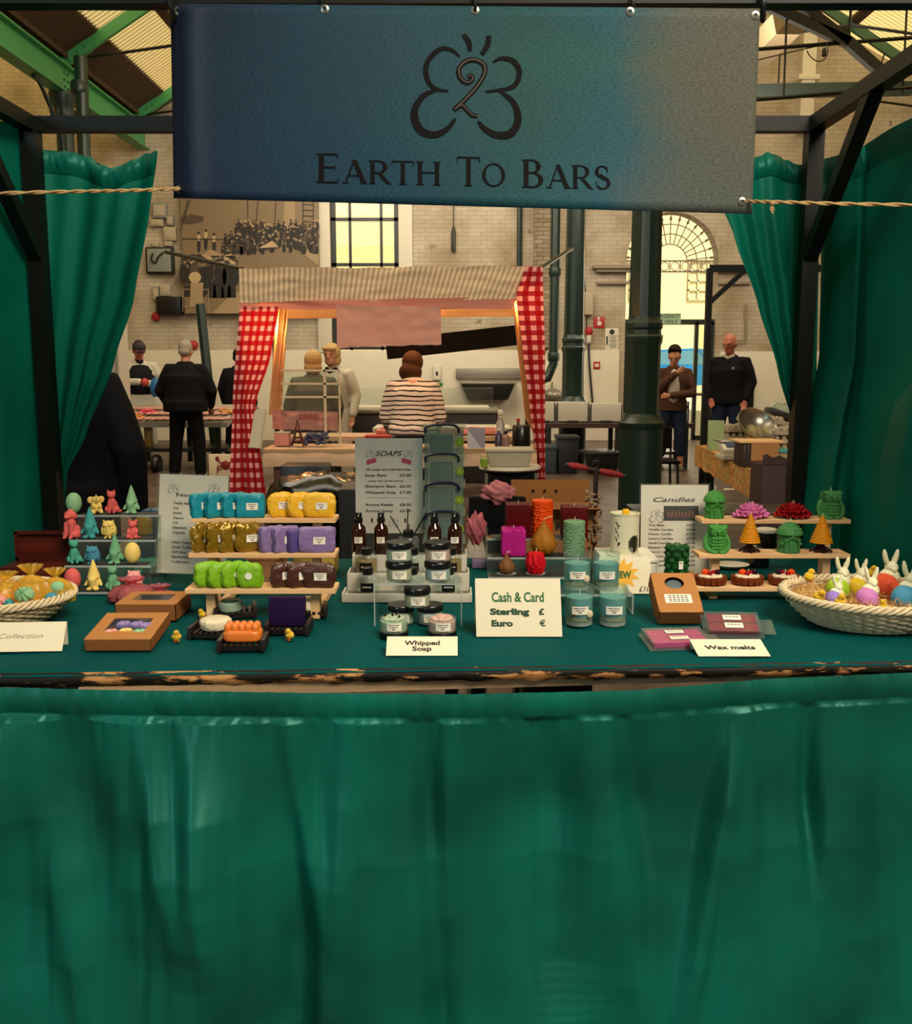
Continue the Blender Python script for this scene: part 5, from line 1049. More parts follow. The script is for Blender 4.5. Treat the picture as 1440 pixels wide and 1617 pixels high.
onion(858, 1, 40, 56, 'large gold swirled onion candle on the middle step', 'gold', wk=(.028, .012)); onion(800, 0, 26, 34, 'small bronze swirled onion candle on the lowest step', 'bronze', 7, .08, (.01, .002))
p, k = on(cl, 846, 0); r, h_ = 15*k, 36*k; t = thing('twisted_candle', 'bright red twisted ribbed candle on the lowest step', 'candle', p)
MB().lathe([(r*.62, 0), (r*.75, h_*.08)]+[(r*(.8+.2*math.sin(PI*i/16)), h_*(.1+.8*i/16)) for i in range(17)]+[(r*.7, h_*.96), (r*.5, h_)], n=60, fn=lambda a, z: 1+.1*math.cos(a*9+z/h_*(5 if z > h_*.45 else -5))).build('wax_body', MC['wax_red'], t); wick(t, (0, 0, h_-.001), .012)
for px, lab in ((800, 'thin clear dish beneath the small bronze onion candle'), (846, 'thin clear dish beneath the red twisted candle')):
    p, k = on(cl, px, 0); tag(MB().lathe([(.012, .0), (.028, .001), (.03, .0035), (.028, .0025)], (0, 0, -.0005), 24, sy=.8).build('candle_dish', 'acrylic_edge', loc=p), lab, 'dish')
o = MB().box((0, 0, .012), (.09, .05, .024), bev=.003).build('paper_block', mat('lilac_card', '#6a5a78', .7), loc=G(768, 898, TZ)+Vector((0, .03, 0))); tag(o, 'lilac folded card lying left of the candle stand', 'card')
# ---- glass tumbler candles
clear('tumbler', '#f0f8f6', .02, .02); mat('aqua_wax', '#5f9593', .4, sss=.1); mat('sand', '#8a8a6c', .8, bump=.3)
def tumbler(p, label, shell):
    t = thing('glass_candle', label, 'candle', p); r, h_ = .0345, .098
    MB().lathe([(.028, 0), (r*.95, .002), (r, .012), (r*1.02, h_), (r*.95, h_), (r*.93, .014), (.003, .012)], n=32).build('tumbler', 'tumbler', t); MB().lathe([(.002, .002), (r*.9, .003), (r*.91, .011), (.002, .0115)], n=24).build('thick_base', 'acrylic_edge', t)
    MB().lathe([(.002, .0135), (r*.91, .0135), (r*.92, .024), (.002, .025)], n=28).build('sand_layer', 'sand', t); MB().lathe([(.002, .0252), (r*.92, .0252), (r*.925, .07), (.002, .071)], n=28).build('wax', 'aqua_wax', t); wick(t, (0, 0, .07), .018)
    paperlabel(t, (-.002, -r*1.04, .043), .042, .02, curve=.036)
    if shell: MB().ell((.021, -.031, .034), (.008, .003, .01), 10).build('shell', MC['wax_cream'], t)
    return t
for px, lab, s in ((914, 'aqua glass tumbler candle front left on the cloth', 1), (967, 'aqua glass tumbler candle front right on the cloth', 0)): tumbler(tk(px, 992, TZ, .035), lab, s)['group'] = 'aqua glass candles'
bz = TZ+.05; pl = thing('clear_bridge', 'low clear stand lifting the two back glass candles', 'display stand', (P(936, 930, 2.3).x, 2.27, TZ))
MB().box((0, .06, .048), (.2, .12, .004), bev=.001).build('top_plate', 'acrylic', pl, smooth=False)
for s in (-1, 1): MB().box((s*.098, .06, .023), (.004, .12, .046)).build('side_panel', 'acrylic_edge', pl, smooth=False)
MB().box((0, .002, .048), (.2, .003, .005)).build('front_edge', 'acrylic_edge', pl, smooth=False)
for px, lab, s in ((911, 'aqua glass tumbler candle before the sage carved candle', 1), (957, 'aqua glass tumbler candle before the oil burner', 0)): tumbler(Vector((P(px, 900, 2.33).x, 2.33, bz+.001)), lab, s)['group'] = 'aqua glass candles'
# ---- oil burner on white box, NEW card
bx = thing('white_box', 'low white box carrying the oil burner', 'box', (P(990, 880, 2.6).x, 2.62, TZ)); MB().box((0, 0, .038), (.15, .17, .076), bev=.002).build('box_body', 'sheet_white', bx); MB().box((0, 0, .081), (.158, .178, .009), bev=.002).build('lid', 'sheet_white', bx)
p = Vector((P(986, 850, 2.6).x, 2.6, TZ+.0865)); t = thing('oil_burner', 'cream cylindrical oil burner with leaf cutouts and tealight opening', 'oil burner', p); r, h_ = .041, .122; mat('burner', '#c9c2a4', .35)
b = MB(); N_ = 64; M2 = 40
def hole(a, z):
    if ((a-(-PI/2+.55))/.48)**2 + ((z-.036)/.026)**2 < 1: return True
    for q, (aa, zz, tl) in enumerate(((-2.35, .095, -1), (-2.2, .085, 1), (-2.38, .075, -1), (-2.2, .062, 1), (-2.36, .05, -1), (-2.18, .035, 1))):
        if ((a-aa)/.09)**2+((z-zz-tl*(a-aa)*.05)/.0055)**2 < 1: return True
    return False
for z0, rr in ((0, r), (0, r-.003)): b.v += [Vector((rr*math.cos(-PI+2*PI*i/N_), rr*math.sin(-PI+2*PI*i/N_), h_*j/M2)) for j in range(M2+1) for i in range(N_)]
for s in (0, 1):
    o0 = s*(M2+1)*N_
    for j in range(M2):
        for i in range(N_):
            if not hole(-PI+2*PI*(i+.5)/N_, h_*(j+.5)/M2): b.f.append([o0+j*N_+i, o0+j*N_+(i+1) % N_, o0+(j+1)*N_+(i+1) % N_, o0+(j+1)*N_+i]); b.mi.append(0)
b.lathe([(r-.003, h_), (r+.0015, h_), (r+.0015, h_-.003), (r-.003, h_-.003)], n=32, caps=False); b.lathe([(.002, h_-.008), (r-.002, h_-.003), (r-.002, h_-.005), (.002, h_-.01)], n=32); b.lathe([(r*1.15, 0), (r*1.18, .003), (r, .006)], n=32); b.build('burner_body', 'burner', t)
MB().lathe([(.018, .004), (.02, .006), (.02, .02), (.017, .02)], (.004, -.008, 0), n=18).build('tealight', 'box_grey', t)
o = MB().ell((0, 0, .008), (.0095, .0095, .008), 16, fn=lambda v: sq(5)(v)*(1+.08*noise.noise(v*4))).build('wax_melt', wax('sun', '#e0a81a'), loc=p+Vector((0, -.01, h_-.004))); tag(o, 'yellow wax melt on top of the oil burner', 'wax melt')
t = thing('price_card', 'white card with yellow NEW starburst and ten pound price', 'card', G(988, 938, TZ)+Vector((0, 0, .001))); mp = lambda x, z, o=.0008: Vector((x, z*.32-o, z)); w_, h_ = .142, .098
MB().add([mp(x, z, o) for o in (0, -.0015) for x, z in ((-w_/2, 0), (w_/2, 0), (w_/2, h_), (-w_/2, h_))], [(0, 1, 2, 3), (7, 6, 5, 4), (0, 4, 5, 1), (1, 5, 6, 2), (2, 6, 7, 3), (3, 7, 4, 0)]).build('card', 'card_white', t, smooth=False)
b = MB(); b.add([mp(-.008+(.052 if q % 2 else .031)*math.cos(q*PI/11)*.95, .052+(.045 if q % 2 else .027)*math.sin(q*PI/11)) for q in range(22)], [tuple(range(22))]); b.build('starburst', mat('star', '#d9a013', .6), t, smooth=False)
b = MB(); put_text(b, 'NEW', -.008, .042, .017, lambda x, z: mp(x, z, .0014), .05, .05, 0, 'CENTER'); b.build('lettering', gi, t, smooth=False); b = MB(); put_text(b, '£10', .037, .006, .014, lambda x, z: mp(x, z, .0012), .03, .01, .2); b.build('price_lettering', 'ink', t, smooth=False)
# ---- white three-tier tray stand with bottles and jars
xa, xb = P(540, 950, 2.39).x, P(745, 950, 2.39).x; W_ = xb-xa; TY = 2.385; ws = thing('tiered_tray', 'white plastic three tier tray of sprays and diffusers', 'display stand', ((xa+xb)/2, TY, TZ)); mat('white_plastic', '#b8b2a2', .4)
TL3 = [(.012, .078), (.05, .075), (.085, .09)]; y0 = 0; TI = []
for i, (z, dp) in enumerate(TL3):
    w2 = W_-.012*i; b = MB(); b.box((0, y0+dp/2, z/2), (w2, dp, z), bev=.002); b.box((0, y0+.002, z/2+.006), (w2, .005, z+.012), bev=.0015)
    for s in (-1, 1): b.box((s*(w2/2-.002), y0+dp/2, z/2+.006), (.005, dp, z+.012), bev=.0015)
    b.build('tier', 'white_plastic', ws); MB().box((0, y0+dp/2+.002, z+.001), (w2-.02, dp-.012, .002)).build('grey_liner', mat('liner', '#5d5a52', .6), ws, smooth=False); TI.append((TY+y0+dp/2, TZ+z+.0025)); y0 += dp+.0015
mat('amber_glass', '#2a0f08', .08, spec=.8); mat('cap_black', '#0b0b0c', .3)
def spray(px, label):
    Y, z = TI[2]; p = Vector((P(px, 860, Y+.01).x, Y+.01, z)); t = thing('spray_bottle', label, 'bottle', p, 0, 'amber spray bottles'); r = .0205
    MB().lathe([(r*.9, 0), (r, .003), (r, .07), (r*.9, .08), (r*.5, .089), (r*.45, .094)], n=28).build('bottle', 'amber_glass', t); MB().lathe([(r*.55, .0935), (r*.58, .105), (r*.45, .106), (r*.44, .12), (r*.4, .1215)], n=20).build('spray_pump', 'cap_black', t)
    MB().lathe([(.002, 0), (.002, .003)], (0, -r*.44, .114), 8, M_=Matrix.Rotation(PI/2, 3, 'X')).build('nozzle', 'paper', t); paperlabel(t, (0, -r*1.03, .045), .024, .018, curve=.0215); return t
for px, lab in ((567, 'leftmost of the four amber spray bottles'), (602, 'amber spray bottle second from left'), (686, 'amber spray bottle right of the reed diffuser'), (718, 'rightmost of the four amber spray bottles')): spray(px, lab)
mat('oil_yellow', '#8a6a10', .15, trans=.0)
def diffuser(p, label, liquid, reeds=False, wht=False):
    t = thing('diffuser_bottle', label, 'bottle', p); r = .031
    MB().lathe([(r*.9, 0), (r, .003), (r, .046), (r*.9, .052), (r*.4, .053), (r*.38, .058)], n=28).build('glass_bottle', 'glass_clear', t)
    MB().lathe([(r*.85, .004), (r*.92, .006), (r*.92, .04 if liquid else .012), (.002, .0402 if liquid else .0122)], n=28).build('oil', 'oil_yellow' if liquid else mat('oil_clear', '#8f8d7c', .1), t)
    MB().lathe([(.0145, .054), (.015, .056), (.015, .072), (.013, .0735)], n=20).build('cap', 'cap_black', t)
    L_ = MB().grid(lambda u, v: Vector((math.sin((u-.5)*1.15)*r*1.03, -math.cos((u-.5)*1.15)*r*1.03, .012+.024*v)), 8, 1).build('black_label', 'cap_black', t); q = MB()
    for i in range(5): q.box((-.01+.005*i, -r*1.035, .025), (.0035, .001, .003))
    q.build('printing', 'paper', L_, smooth=False, kind='stuff')
    if reeds:
        for k, (x, z) in enumerate(((-.052, .115), (.0, .135), (.052, .125), (.046, .11), (.002, .09))): MB().tube([(.006*(1 if x < 0 else -1), 0, .02), (x, -.002+.003*k, z)], .0017, 6).build('reed', 'cap_black', t)
    return t
Y, z = TI[1]; diffuser(Vector((P(579, 890, Y).x, Y+.0, z)), 'yellow diffuser bottle with black cap on the left', 1); diffuser(Vector((P(712, 890, Y).x, Y, z)), 'yellow diffuser bottle half hidden behind right jars', 1); diffuser(Vector((P(652, 890, Y).x, Y, z)), 'clear diffuser bottle hidden between the jar stacks', 0)
Y, z = TI[0]; diffuser(Vector((P(581, 930, Y).x, Y, z)), 'clear diffuser bottle at front left of the tray', 0); diffuser(Vector((P(651, 930, Y).x, Y, z)), 'clear diffuser bottle under the middle of the clear bridge', 0); diffuser(Vector((P(708, 930, Y).x, Y, z)), 'clear diffuser bottle at front right of the tray', 0)
Y, z = TI[2]; diffuser(Vector((P(645, 880, Y).x, Y, z)), 'reed diffuser with black sticks fanning up before the soap sign', 0, True)
cb = thing('clear_bridge', 'clear bridge stand with two stacks of soap jars', 'display stand', (P(661, 950, 2.2).x, 2.16, TZ)); MB().box((0, .04, .104), (.212, .08, .003), bev=.001).build('top_plate', 'acrylic', cb, smooth=False); MB().box((0, .001, .104), (.212, .002, .004)).build('front_edge', 'acrylic_edge', cb, smooth=False)
for s in (-1, 1): MB().box((s*.105, .04, .051), (.003, .08, .102)).build('side_panel', 'acrylic', cb, smooth=False); MB().box((s*.105, .001, .051), (.003, .002, .102)).build('side_edge', 'acrylic_edge', cb, smooth=False)
for k, c in {'mintcream': '#9aaa8c', 'pinkcream': '#bd9788', 'bluecream': '#8fa3a0', 'yellowcream': '#aaa47c'}.items(): mat(k, c, .6, bump=.4, bscale=70)
def jar(p, label, cream, inv=False, top=False, rr=.033):
    t = thing('soap_jar', label, 'jar', p, 0, 'whipped soap jars'); r = rr; zo = .012 if inv else 0; k_ = .034
    MB().lathe([(r*.88, zo), (r*.96, zo+.003), (r*.96, zo+k_-.002), (r*.9, zo+k_), (r*.88, zo+k_-.002)], n=32).build('jar_body', 'glass_clear', t)
    if inv:
        MB().lathe([(r*.98, 0), (r, .002), (r, .013), (r*.96, .0145)], n=32).build('lid', 'cap_black', t)
        b = MB().lathe([(r*.86, .0145), (r*.9, .02), (r*.9, .038), (r*.6, .043), (.003, .043)], n=32)
        for q in range(10): a = q*.66; b.ell((r*.5*math.cos(a), r*.5*math.sin(a), .042+.0015*(q % 2)), (r*.3, r*.3, .005), 10)
        b.ell((0, 0, .047), (r*.4, r*.4, .006), 10); b.build('cream', cream, t)
        if top:
            for q in range(6): a = q*1.1; MB().ell((.014*math.cos(a)*(.4+q % 2), .014*math.sin(a)*(.3+q % 2)-.004, .052), (.0035, .003, .003), 7).build('topping', MC['wax_brownw'], t)
    else:
        MB().lathe([(r*.84, .002), (r*.9, .004), (r*.9, k_-.004), (.003, k_-.003)], n=32).build('cream', cream, t); MB().lathe([(r*.98, k_-.001), (r, k_+.001), (r, k_+.0115), (r*.96, k_+.0135)], n=32).build('lid', 'cap_black', t)
    paperlabel(t, (.003, -r*1.0, zo+.018), .036, .019, curve=.0335); return t
Yj = 2.197; zt = TZ+.1065
for px, cs, lab in ((630, ('yellowcream', 'mintcream'), ('left stack bottom', 'left stack top')), (691, ('bluecream', 'pinkcream'), ('right stack bottom', 'right stack top'))):
    x = P(px, 900, Yj).x
    for q in range(2): jar(Vector((x, Yj, zt+.048*q)), '%s jar of whipped soap on the clear bridge' % lab[q].replace('stack', 'hand'), cs[q])
pL, pR, pT = (P(634, 975, 2.2).x, 2.19, TZ+.0005), (P(679, 975, 2.2).x, 2.19, TZ+.0005), (P(659, 950, 2.18).x, 2.17, TZ+.0485)
jar(pL, 'lower left jar beneath the middle jar on the cloth', 'mintcream'); jar(pR, 'lower right jar beneath the middle jar on the cloth', 'bluecream'); jar(pT, 'middle jar resting on two jars under the bridge', 'yellowcream')
jar(tk(622, 1011, TZ+.0005, .034), 'open jar of pale cream soap with brown toppings', 'mintcream', True, True, .0345); jar(tk(698, 1011, TZ+.0005, .034), 'open jar of pink whipped soap with label', 'pinkcream', True, False, .0345)
# ---- soap dishes, chicks, boxes
mat('dish_wood', '#1d0f0b', .45)
def dish(p, label, rz=0, w_=.105, d_=.07):
    t = thing('soap_dish', label, 'soap dish', p, rz)
    for s in (-1, 1): MB().box((s*(w_/2-.005), 0, .014), (.01, d_, .028), bev=.002).build('side_rail', 'dish_wood', t); 
    for k in range(6): MB().box((-w_/2+.018+k*(w_-.036)/5, 0, .014), (.008, d_, .006), bev=.001).build('slat', 'dish_wood', t)
    for s in (-1, 1): MB().box((0, s*(d_/2-.008), .008), (w_-.01, .008, .007)).build('cross_bar', 'dish_wood', t)
    return t
def soapthing(nm, lab, b, m_, loc, rz=0): o = b.build(nm, m_, loc=loc, ang=60); o.rotation_euler = (0, 0, rz); return tag(o, lab, 'soap')
p = tk(385, 1031, TZ, .035); dish(p+Vector((0, 0, .0005)), 'dark slatted soap dish under the orange ridged soap', .05)
b = MB(); w_, d_ = .084, .05
b.ell((0, 0, .014), (w_/2, d_/2, .014), 32, fn=sq(5))
for i in range(5):
    for j in range(2): b.tube([(-.03+.015*i, -.012+.022*j, .015), (-.03+.015*i, -.012+.022*j, .034)], .0085, 10, True)
soapthing('massage_soap', 'translucent orange soap bar with upright knobs', b, mat('orange_soap', '#d4732a', .35, sss=.3), p+Vector((0, 0, .018)))
p = tk(345, 1010, TZ, .03); p.x = P(345, 990, 2.12).x; dish(p+Vector((0, 0, .0005)), 'dark slatted soap dish under the white floral soap', -.08)
soapthing('round_soap', 'white round soap with floral rim', MB().lathe([(.03, 0), (.035, .004), (.036, .02), (.034, .023), (.025, .026), (.003, .025)], n=48, fn=lambda a, z: 1+(.04*math.sin(a*9) if z > .018 else 0)), mat('white_soap', '#d3c3a4', .5, bump=.5, bscale=90), p+Vector((.004, 0, .018)))
p = tk(372, 978, TZ, .03); dish(p+Vector((0, 0, .0005)), 'dark slatted soap dish behind under green round soap', .25)
t = thing('round_soap', 'clear round soap with green centre', 'soap', p+Vector((-.012, 0, .018))); MB().lathe([(.03, 0), (.031, .002), (.031, .019), (.028, .022)], n=32).build('outer_ring', mat('clear_soap', '#8fa08a', .25, sss=.2), t); MB().lathe([(.02, .0221), (.021, .0225), (.019, .0255), (.003, .026)], n=28).build('green_centre', mat('green_soap', '#1e6a3f', .35), t)
p = tk(457, 1004, TZ, .03); dish(p+Vector((0, 0, .0005)), 'dark slatted soap dish under the deep purple block', .0)
o = MB().box((0, 0, .034), (.085, .026, .068), bev=.003, rot=Matrix.Rotation(-.12, 3, 'X')).build('purple_soap', mat('purple_soap', '#1a0530', .6, spec=.12), loc=p+Vector((-.004, .004, .017))); tag(o, 'deep purple rectangular soap block standing in dish', 'soap')
p = tk(484, 977, TZ, .03); dish(p+Vector((0, 0, .0005)), 'dark slatted soap dish under cream round soap behind purple block', .1)
soapthing('round_soap', 'cream round soap behind the purple block', MB().lathe([(.03, 0), (.033, .004), (.034, .022), (.028, .026), (.003, .025)], n=40, fn=lambda a, z: 1+(.03*math.sin(a*8) if z > .018 else 0)), MC['white_soap'], p+Vector((0, .0, .018)))
mat('chick', '#e0b411', .9, bump=.8, bscale=260, sheen=.3); mat('chick_orange', '#c4560f', .6)
def chick(p, label, rz=0, s=.0115, lie=0):
    t = thing('toy_chick', label, 'toy chick', p, rz); M_ = Matrix.Rotation(lie, 3, 'X') if lie else None
    b = MB(); b.ell((0, .1, .95), (.85, .9, .85), 18, fn=lambda v: 1+.06*noise.noise(v*7)); b.ell((0, -.25, 1.85), (.58, .58, .55), 16, fn=lambda v: 1+.06*noise.noise(v*8))
    for q in (-1, 1): b.ell((q*.75, .15, .95), (.22, .5, .4), 10)
    b.v = [(M_ @ v if M_ else v)*s for v in b.v]; b.build('fluffy_body', 'chick', t)
    b = MB().tube([Vector((0, -.75, 1.8)), Vector((0, -1.05, 1.72))], [.15, .03], 6); b.v = [(M_ @ v if M_ else v)*s for v in b.v]; b.build('beak', 'chick_orange', t)
    for q in (-1, 1):
        b = MB().ell((q*.28, -.72, 1.98), .09, 8); b.v = [(M_ @ v if M_ else v)*s for v in b.v]; b.build('eye', 'cap_black', t)
        b = MB().ell((q*.35, -.3, .08), (.28, .42, .1), 8); b.v = [(M_ @ v if M_ else v)*s for v in b.v]; b.build('foot', 'chick_orange', t)
    return t
chick(tk(279, 1015, TZ, .01), 'yellow toy chick standing alone between box and dishes', .25); chick(tk(319, 978, TZ, .008), 'yellow toy chick under the pine shelf left leg', -1.2, .0105); chick(tk(457, 1010, TZ, -.002), 'yellow toy chick in front of the purple soap block', -.9, .0115)
mat('kraft', '#a5703f', .75, noise_amt=.06, nscale=30); mat('kraft_side', '#7c4e2a', .75)
clear('film', '#eeeef8', .02, .05)
def giftbox(p, label, rz, w_, d_, h_, tiltx=0, soaps=None, hole=False, win=(.62, .5, .04)):
    t = thing('gift_box', label, 'box', p, rz); t.rotation_euler = (tiltx, 0, rz)
    b = MB(); b.box((0, d_/2, .001), (w_, d_, .002))
    for s in (-1, 1): b.box((s*(w_/2-.001), d_/2, h_/2), (.002, d_, h_))
    b.box((0, .001, h_/2), (w_, .002, h_)); b.box((0, d_-.001, h_/2), (w_, .002, h_)); b.build('tray', 'kraft_side', t, smooth=False)
    ww, wd, wo = w_*win[0]/2, d_*win[1]/2, d_/2+win[2]*d_
    b = MB(); 
    if hole:
        n = 40; cy_, rr = d_*.74, w_*.22; vo = []; vi = []
        for k in range(n):
            a = 2*PI*k/n; c, s = math.cos(a), math.sin(a); m_ = min((w_/2)/max(abs(c), 1e-6), ((d_-cy_) if s > 0 else cy_)/max(abs(s), 1e-6)); vo.append(Vector((c*m_, cy_+s*m_, h_+.001))); vi.append(Vector((c*rr, cy_+s*rr*.85, h_+.001)))
        b.add(vo+vi, [(k, (k+1) % n, n+(k+1) % n, n+k) for k in range(n)])
        for x in (-1, 1):
            for y in (0, d_): pass
    else:
        b.box((0, (wo-wd)/2, h_+.001), (w_, wo-wd, .002)); b.box((0, (wo+wd+d_)/2, h_+.001), (w_, d_-wo-wd, .002))
        for s in (-1, 1): b.box((s*(ww+w_/2)/2, wo, h_+.001), (w_/2-ww, 2*wd, .002))
    b.build('lid', 'kraft', t, smooth=False)
    if not hole: MB().box((0, wo, h_+.0005), (2*ww, 2*wd, .0008)).build('clear_window', 'film', t, smooth=False)
    return t
p = G(187, 1028, TZ); g1 = giftbox(p+Vector((0, 0, .0005)), 'brown kraft gift box with window onto pastel shell soaps', .02, .146, .15, .026, tiltx=.13)
g2 = giftbox(G(208, 1000, TZ)+Vector((.0, .1, .0005)), 'brown kraft gift box behind the shell soap box', 0, .15, .13, .042)
for k, (x, y, c) in enumerate(((-.035, .045, 'pink'), (-.0, .05, 'yellow'), (.037, .045, 'mint'), (-.02, .09, 'lilacs'), (.015, .088, 'lilacs'), (.042, .082, 'lilacs'))):
    if c == 'lilacs': wax('lilacs', '#8f7aa8')
    b = MB().ell((0, 0, .009), (.018, .015, .0095), 24, fn=lambda v: 1+.1*math.sin(math.atan2(v.y, v.x)*10)*(v.z > -.5)); o = b.build('shell_soap', MC['wax_'+c], loc=p+Vector((x*.9, y, .012+y*.13))); tag(o, ['coral pink shell soap in the gift box window', 'yellow shell soap in the middle of the gift box', 'mint shell soap in the gift box right corner', 'lilac shell soap at back left in the gift box', 'lilac shell soap at back middle in the gift box', 'lilac shell soap at back right in the gift box'][k], 'soap', 'shell soaps in the gift box')
# red organza bundle
mat('rose_soap', '#a31f33', .5, bump=.3); clear('organza_red', '#d98088', .3, .3); clear('organza_gold', '#f6d45a', .25, .3)
def bundle(p, lab, rx, ry, h_, m_, neck, seed, contents, cm, nk=(.02, .0)):
    t = thing('organza_bag', lab, 'gift bag', p)
    def fn(a, z): return 1+.07*math.sin(a*7+seed)+.05*math.sin(a*13+z*60)
    b = MB().lathe([(.5*rx, 0), (.95*rx, .1*h_), (1*rx, .4*h_), (.8*rx, .75*h_), (.4*rx, .95*h_), (.2*rx, 1.0*h_)], n=44, sy=ry/rx, fn=fn); b.build('bag_cloth', m_, t)
    f_ = MB().lathe([(.2*rx, 1.0*h_), (.16*rx, 1.05*h_), (.4*rx, 1.22*h_), (.55*rx, 1.35*h_)], n=44, sy=ry/rx, fn=lambda a, z: 1+(.2*math.sin(a*9+seed) if z > 1.1*h_ else 0), caps=False); f_.build('ruffle', m_, t)
    for k, (x, y, z, r, nm, cc, ll) in enumerate(contents):
        o = MB().ell((0, 0, 0), (r, r*.8, r*.75), 20, fn=(lambda v: 1+.16*math.sin(math.atan2(v.y, v.x)*9)) if nm == 'flower_soap' else None).build(nm, cc, loc=Vector(p)+Vector((x, y, z))); o.rotation_euler = (1.0, 0, 0); tag(o, ll, 'soap')
    return t
R_ = MC['rose_soap']
p = tk(205, 958, TZ, .045); bundle(p+Vector((0, .02, .001)), 'red organza bag bundle behind the kraft boxes', .062, .05, .045, 'organza_red', 0, 1, ((-.02, 0, .022, .024, 'heart_soap', R_, 'red heart soap at the left inside the red bag'), (.022, -.004, .02, .024, 'heart_soap', R_, 'red heart soap at the right inside the red bag')), None)
p = tk(252, 962, TZ, .04); bundle(p+Vector((0, .01, .001)), 'second red organza bag lying right of the first', .05, .04, .038, 'organza_red', 0, 3, ((-.012, 0, .02, .022, 'heart_soap', R_, 'red heart soap in the right hand red bag'), ), None)
# wooden box behind the left basket
t = thing('wooden_box', 'small dark red wooden box with raised lid behind the basket', 'box', G(45, 930, TZ)+Vector((0, .06, 0)))
MB().box((0, 0, .03), (.165, .1, .06), bev=.002).build('box_body', 'dark_box_wood', t); b = MB()
for s in (-1, 1): b.box((s*.078, .05, .102), (.009, .012, .085))
b.box((0, .05, .142), (.165, .012, .009)); b.box((0, .05, .064), (.165, .012, .008)); b.box((0, .056, .102), (.155, .003, .08)); b.build('raised_lid', 'dark_box_wood', t, smooth=False)
# ---- wicker baskets
mat('wicker', '#cbb894', .6, noise_amt=.12, nscale=40)
def basket(p, lab, rx, ry, h_, label2=None):
    t = thing('wicker_basket', lab, 'basket', p); b = MB(); n = 120; rows = 9
    for j in range(rows):
        f_ = (j+.5)/rows; s_ = .68+.3*f_**.8; z = .006+(h_-.012)*f_
        b.tube([Vector(((rx*s_+.005*math.sin(i*PI*44/n+j*PI))*math.cos(2*PI*i/n), (ry*s_+.005*math.sin(i*PI*44/n+j*PI))*math.sin(2*PI*i/n), z+.0012*math.sin(i*PI*44/n+j*PI+1))) for i in range(n+1)], .0036, 6)
    b.build('weave', 'wicker', t); b = MB()
    for k in range(44): a = 2*PI*k/44; b.tube([(rx*s_*math.cos(a), ry*s_*math.sin(a), z) for s_, z in ((.68, .002), (.8, h_*.35), (.92, h_*.72), (.98, h_))], .0024, 5)
    b.build('stakes', 'wicker', t, kind='stuff'); b = MB()
    for q in range(4): b.tube([Vector(((rx+.008*math.cos(a*18+q*PI/2))*math.cos(a), (ry+.008*math.cos(a*18+q*PI/2))*math.sin(a), h_+.004+.007*math.sin(a*18+q*PI/2))) for a in [2*PI*i/240 for i in range(241)]], .0042, 6)
    b.build('braided_rim', 'wicker', t); MB().lathe([(.003, .001), (rx*.68, .001), (rx*.68, .005), (.003, .006)], n=32, sy=ry/rx).build('base', 'wicker', t); return t
RB = Vector((P(1372, 940, 2.2).x, 2.2, TZ+.0005)); basket(RB, 'white wicker basket of bunny eggs on straw at right', .205, .17, .068)
LB = Vector((P(-22, 950, 2.2).x, 2.2, TZ+.0005)); basket(LB, 'white wicker basket of yellow organza bags at left', .205, .16, .064)
mat('straw', '#b5894e', .8); mat('straw2', '#cfae74', .8); b = MB(); rr_ = random.Random(5)
for k in range(620):
    b.m(k % 2); a = rr_.uniform(0, 6.28); q = math.sqrt(rr_.random())*.93; x, y = .195*q*math.cos(a), .158*q*math.sin(a); z = .045+.02*q+rr_.uniform(-.008, .012); L_ = rr_.uniform(.015, .045); th = rr_.uniform(0, 6.28); cv = rr_.uniform(-.012, .012)
    b.tube([(x, y, z), (x+L_*.5*math.cos(th)-cv*math.sin(th), y+L_*.5*math.sin(th)+cv*math.cos(th), z+rr_.uniform(-.002, .018)), (x+L_*math.cos(th), y+L_*math.sin(th), z+rr_.uniform(-.006, .004))], .0008, 4)
b.m(0).lathe([(.003, .012), (.13, .012), (.185, .055), (.19, .06), (.003, .045)], n=28, sy=.8)
o = b.build('straw_bed', ['straw', 'straw2'], loc=RB); tag(o, 'tangled pale straw filling the right basket', 'straw', kind='stuff')
mat('bunny_wax', '#d8d4b0', .35, sss=.2)
def bunnyegg(px, py, Y, col, r_, lab, rz=0):
    r_ *= 1.2
    wm = wax('egg_'+lab.split()[0], col, .35); x = P(px, py, Y).x; z = P(px, py, Y).z-r_*.9; t = thing('bunny_egg_candle', lab, 'candle', (x, Y, z), rz, 'bunny egg candles')
    MB().ell((0, 0, r_*1.05), (r_, r_, r_*1.1), 24, M_=Matrix.Rotation(-.5, 3, 'Y'), fn=lambda v: 1-.1*v.z).build('egg', wm, t)
    b = MB(); q = r_*1.15; c = Vector((q*.45, .4*q, q*1.75)); b.ell(c+Vector((0, 0, -.3*q)), (q*.7, q*.65, q*.6), 12); b.ell(c+Vector((.1*q, 0, .35*q)), (q*.45, q*.45, q*.42), 12); b.ell(c+Vector((.1*q, -q*.4, .25*q)), q*.18, 8)
    for s in (-1, 1): b.tube(smooth_pts([c+Vector((s*.2*q, 0, .6*q)), c+Vector((s*.35*q, 0, 1.0*q)), c+Vector((s*.45*q, 0, 1.5*q))]), [q*.13, q*.15, q*.17, q*.18, q*.18, q*.18, q*.18, q*.17, q*.17, q*.16, q*.14, q*.12, q*.1], 8, True)
    b.build('bunny', 'bunny_wax', t, remesh=.0012, smooth_it=2); wick(t, c+Vector((.1*q, .1*q, .7*q)), .014, .004); return t
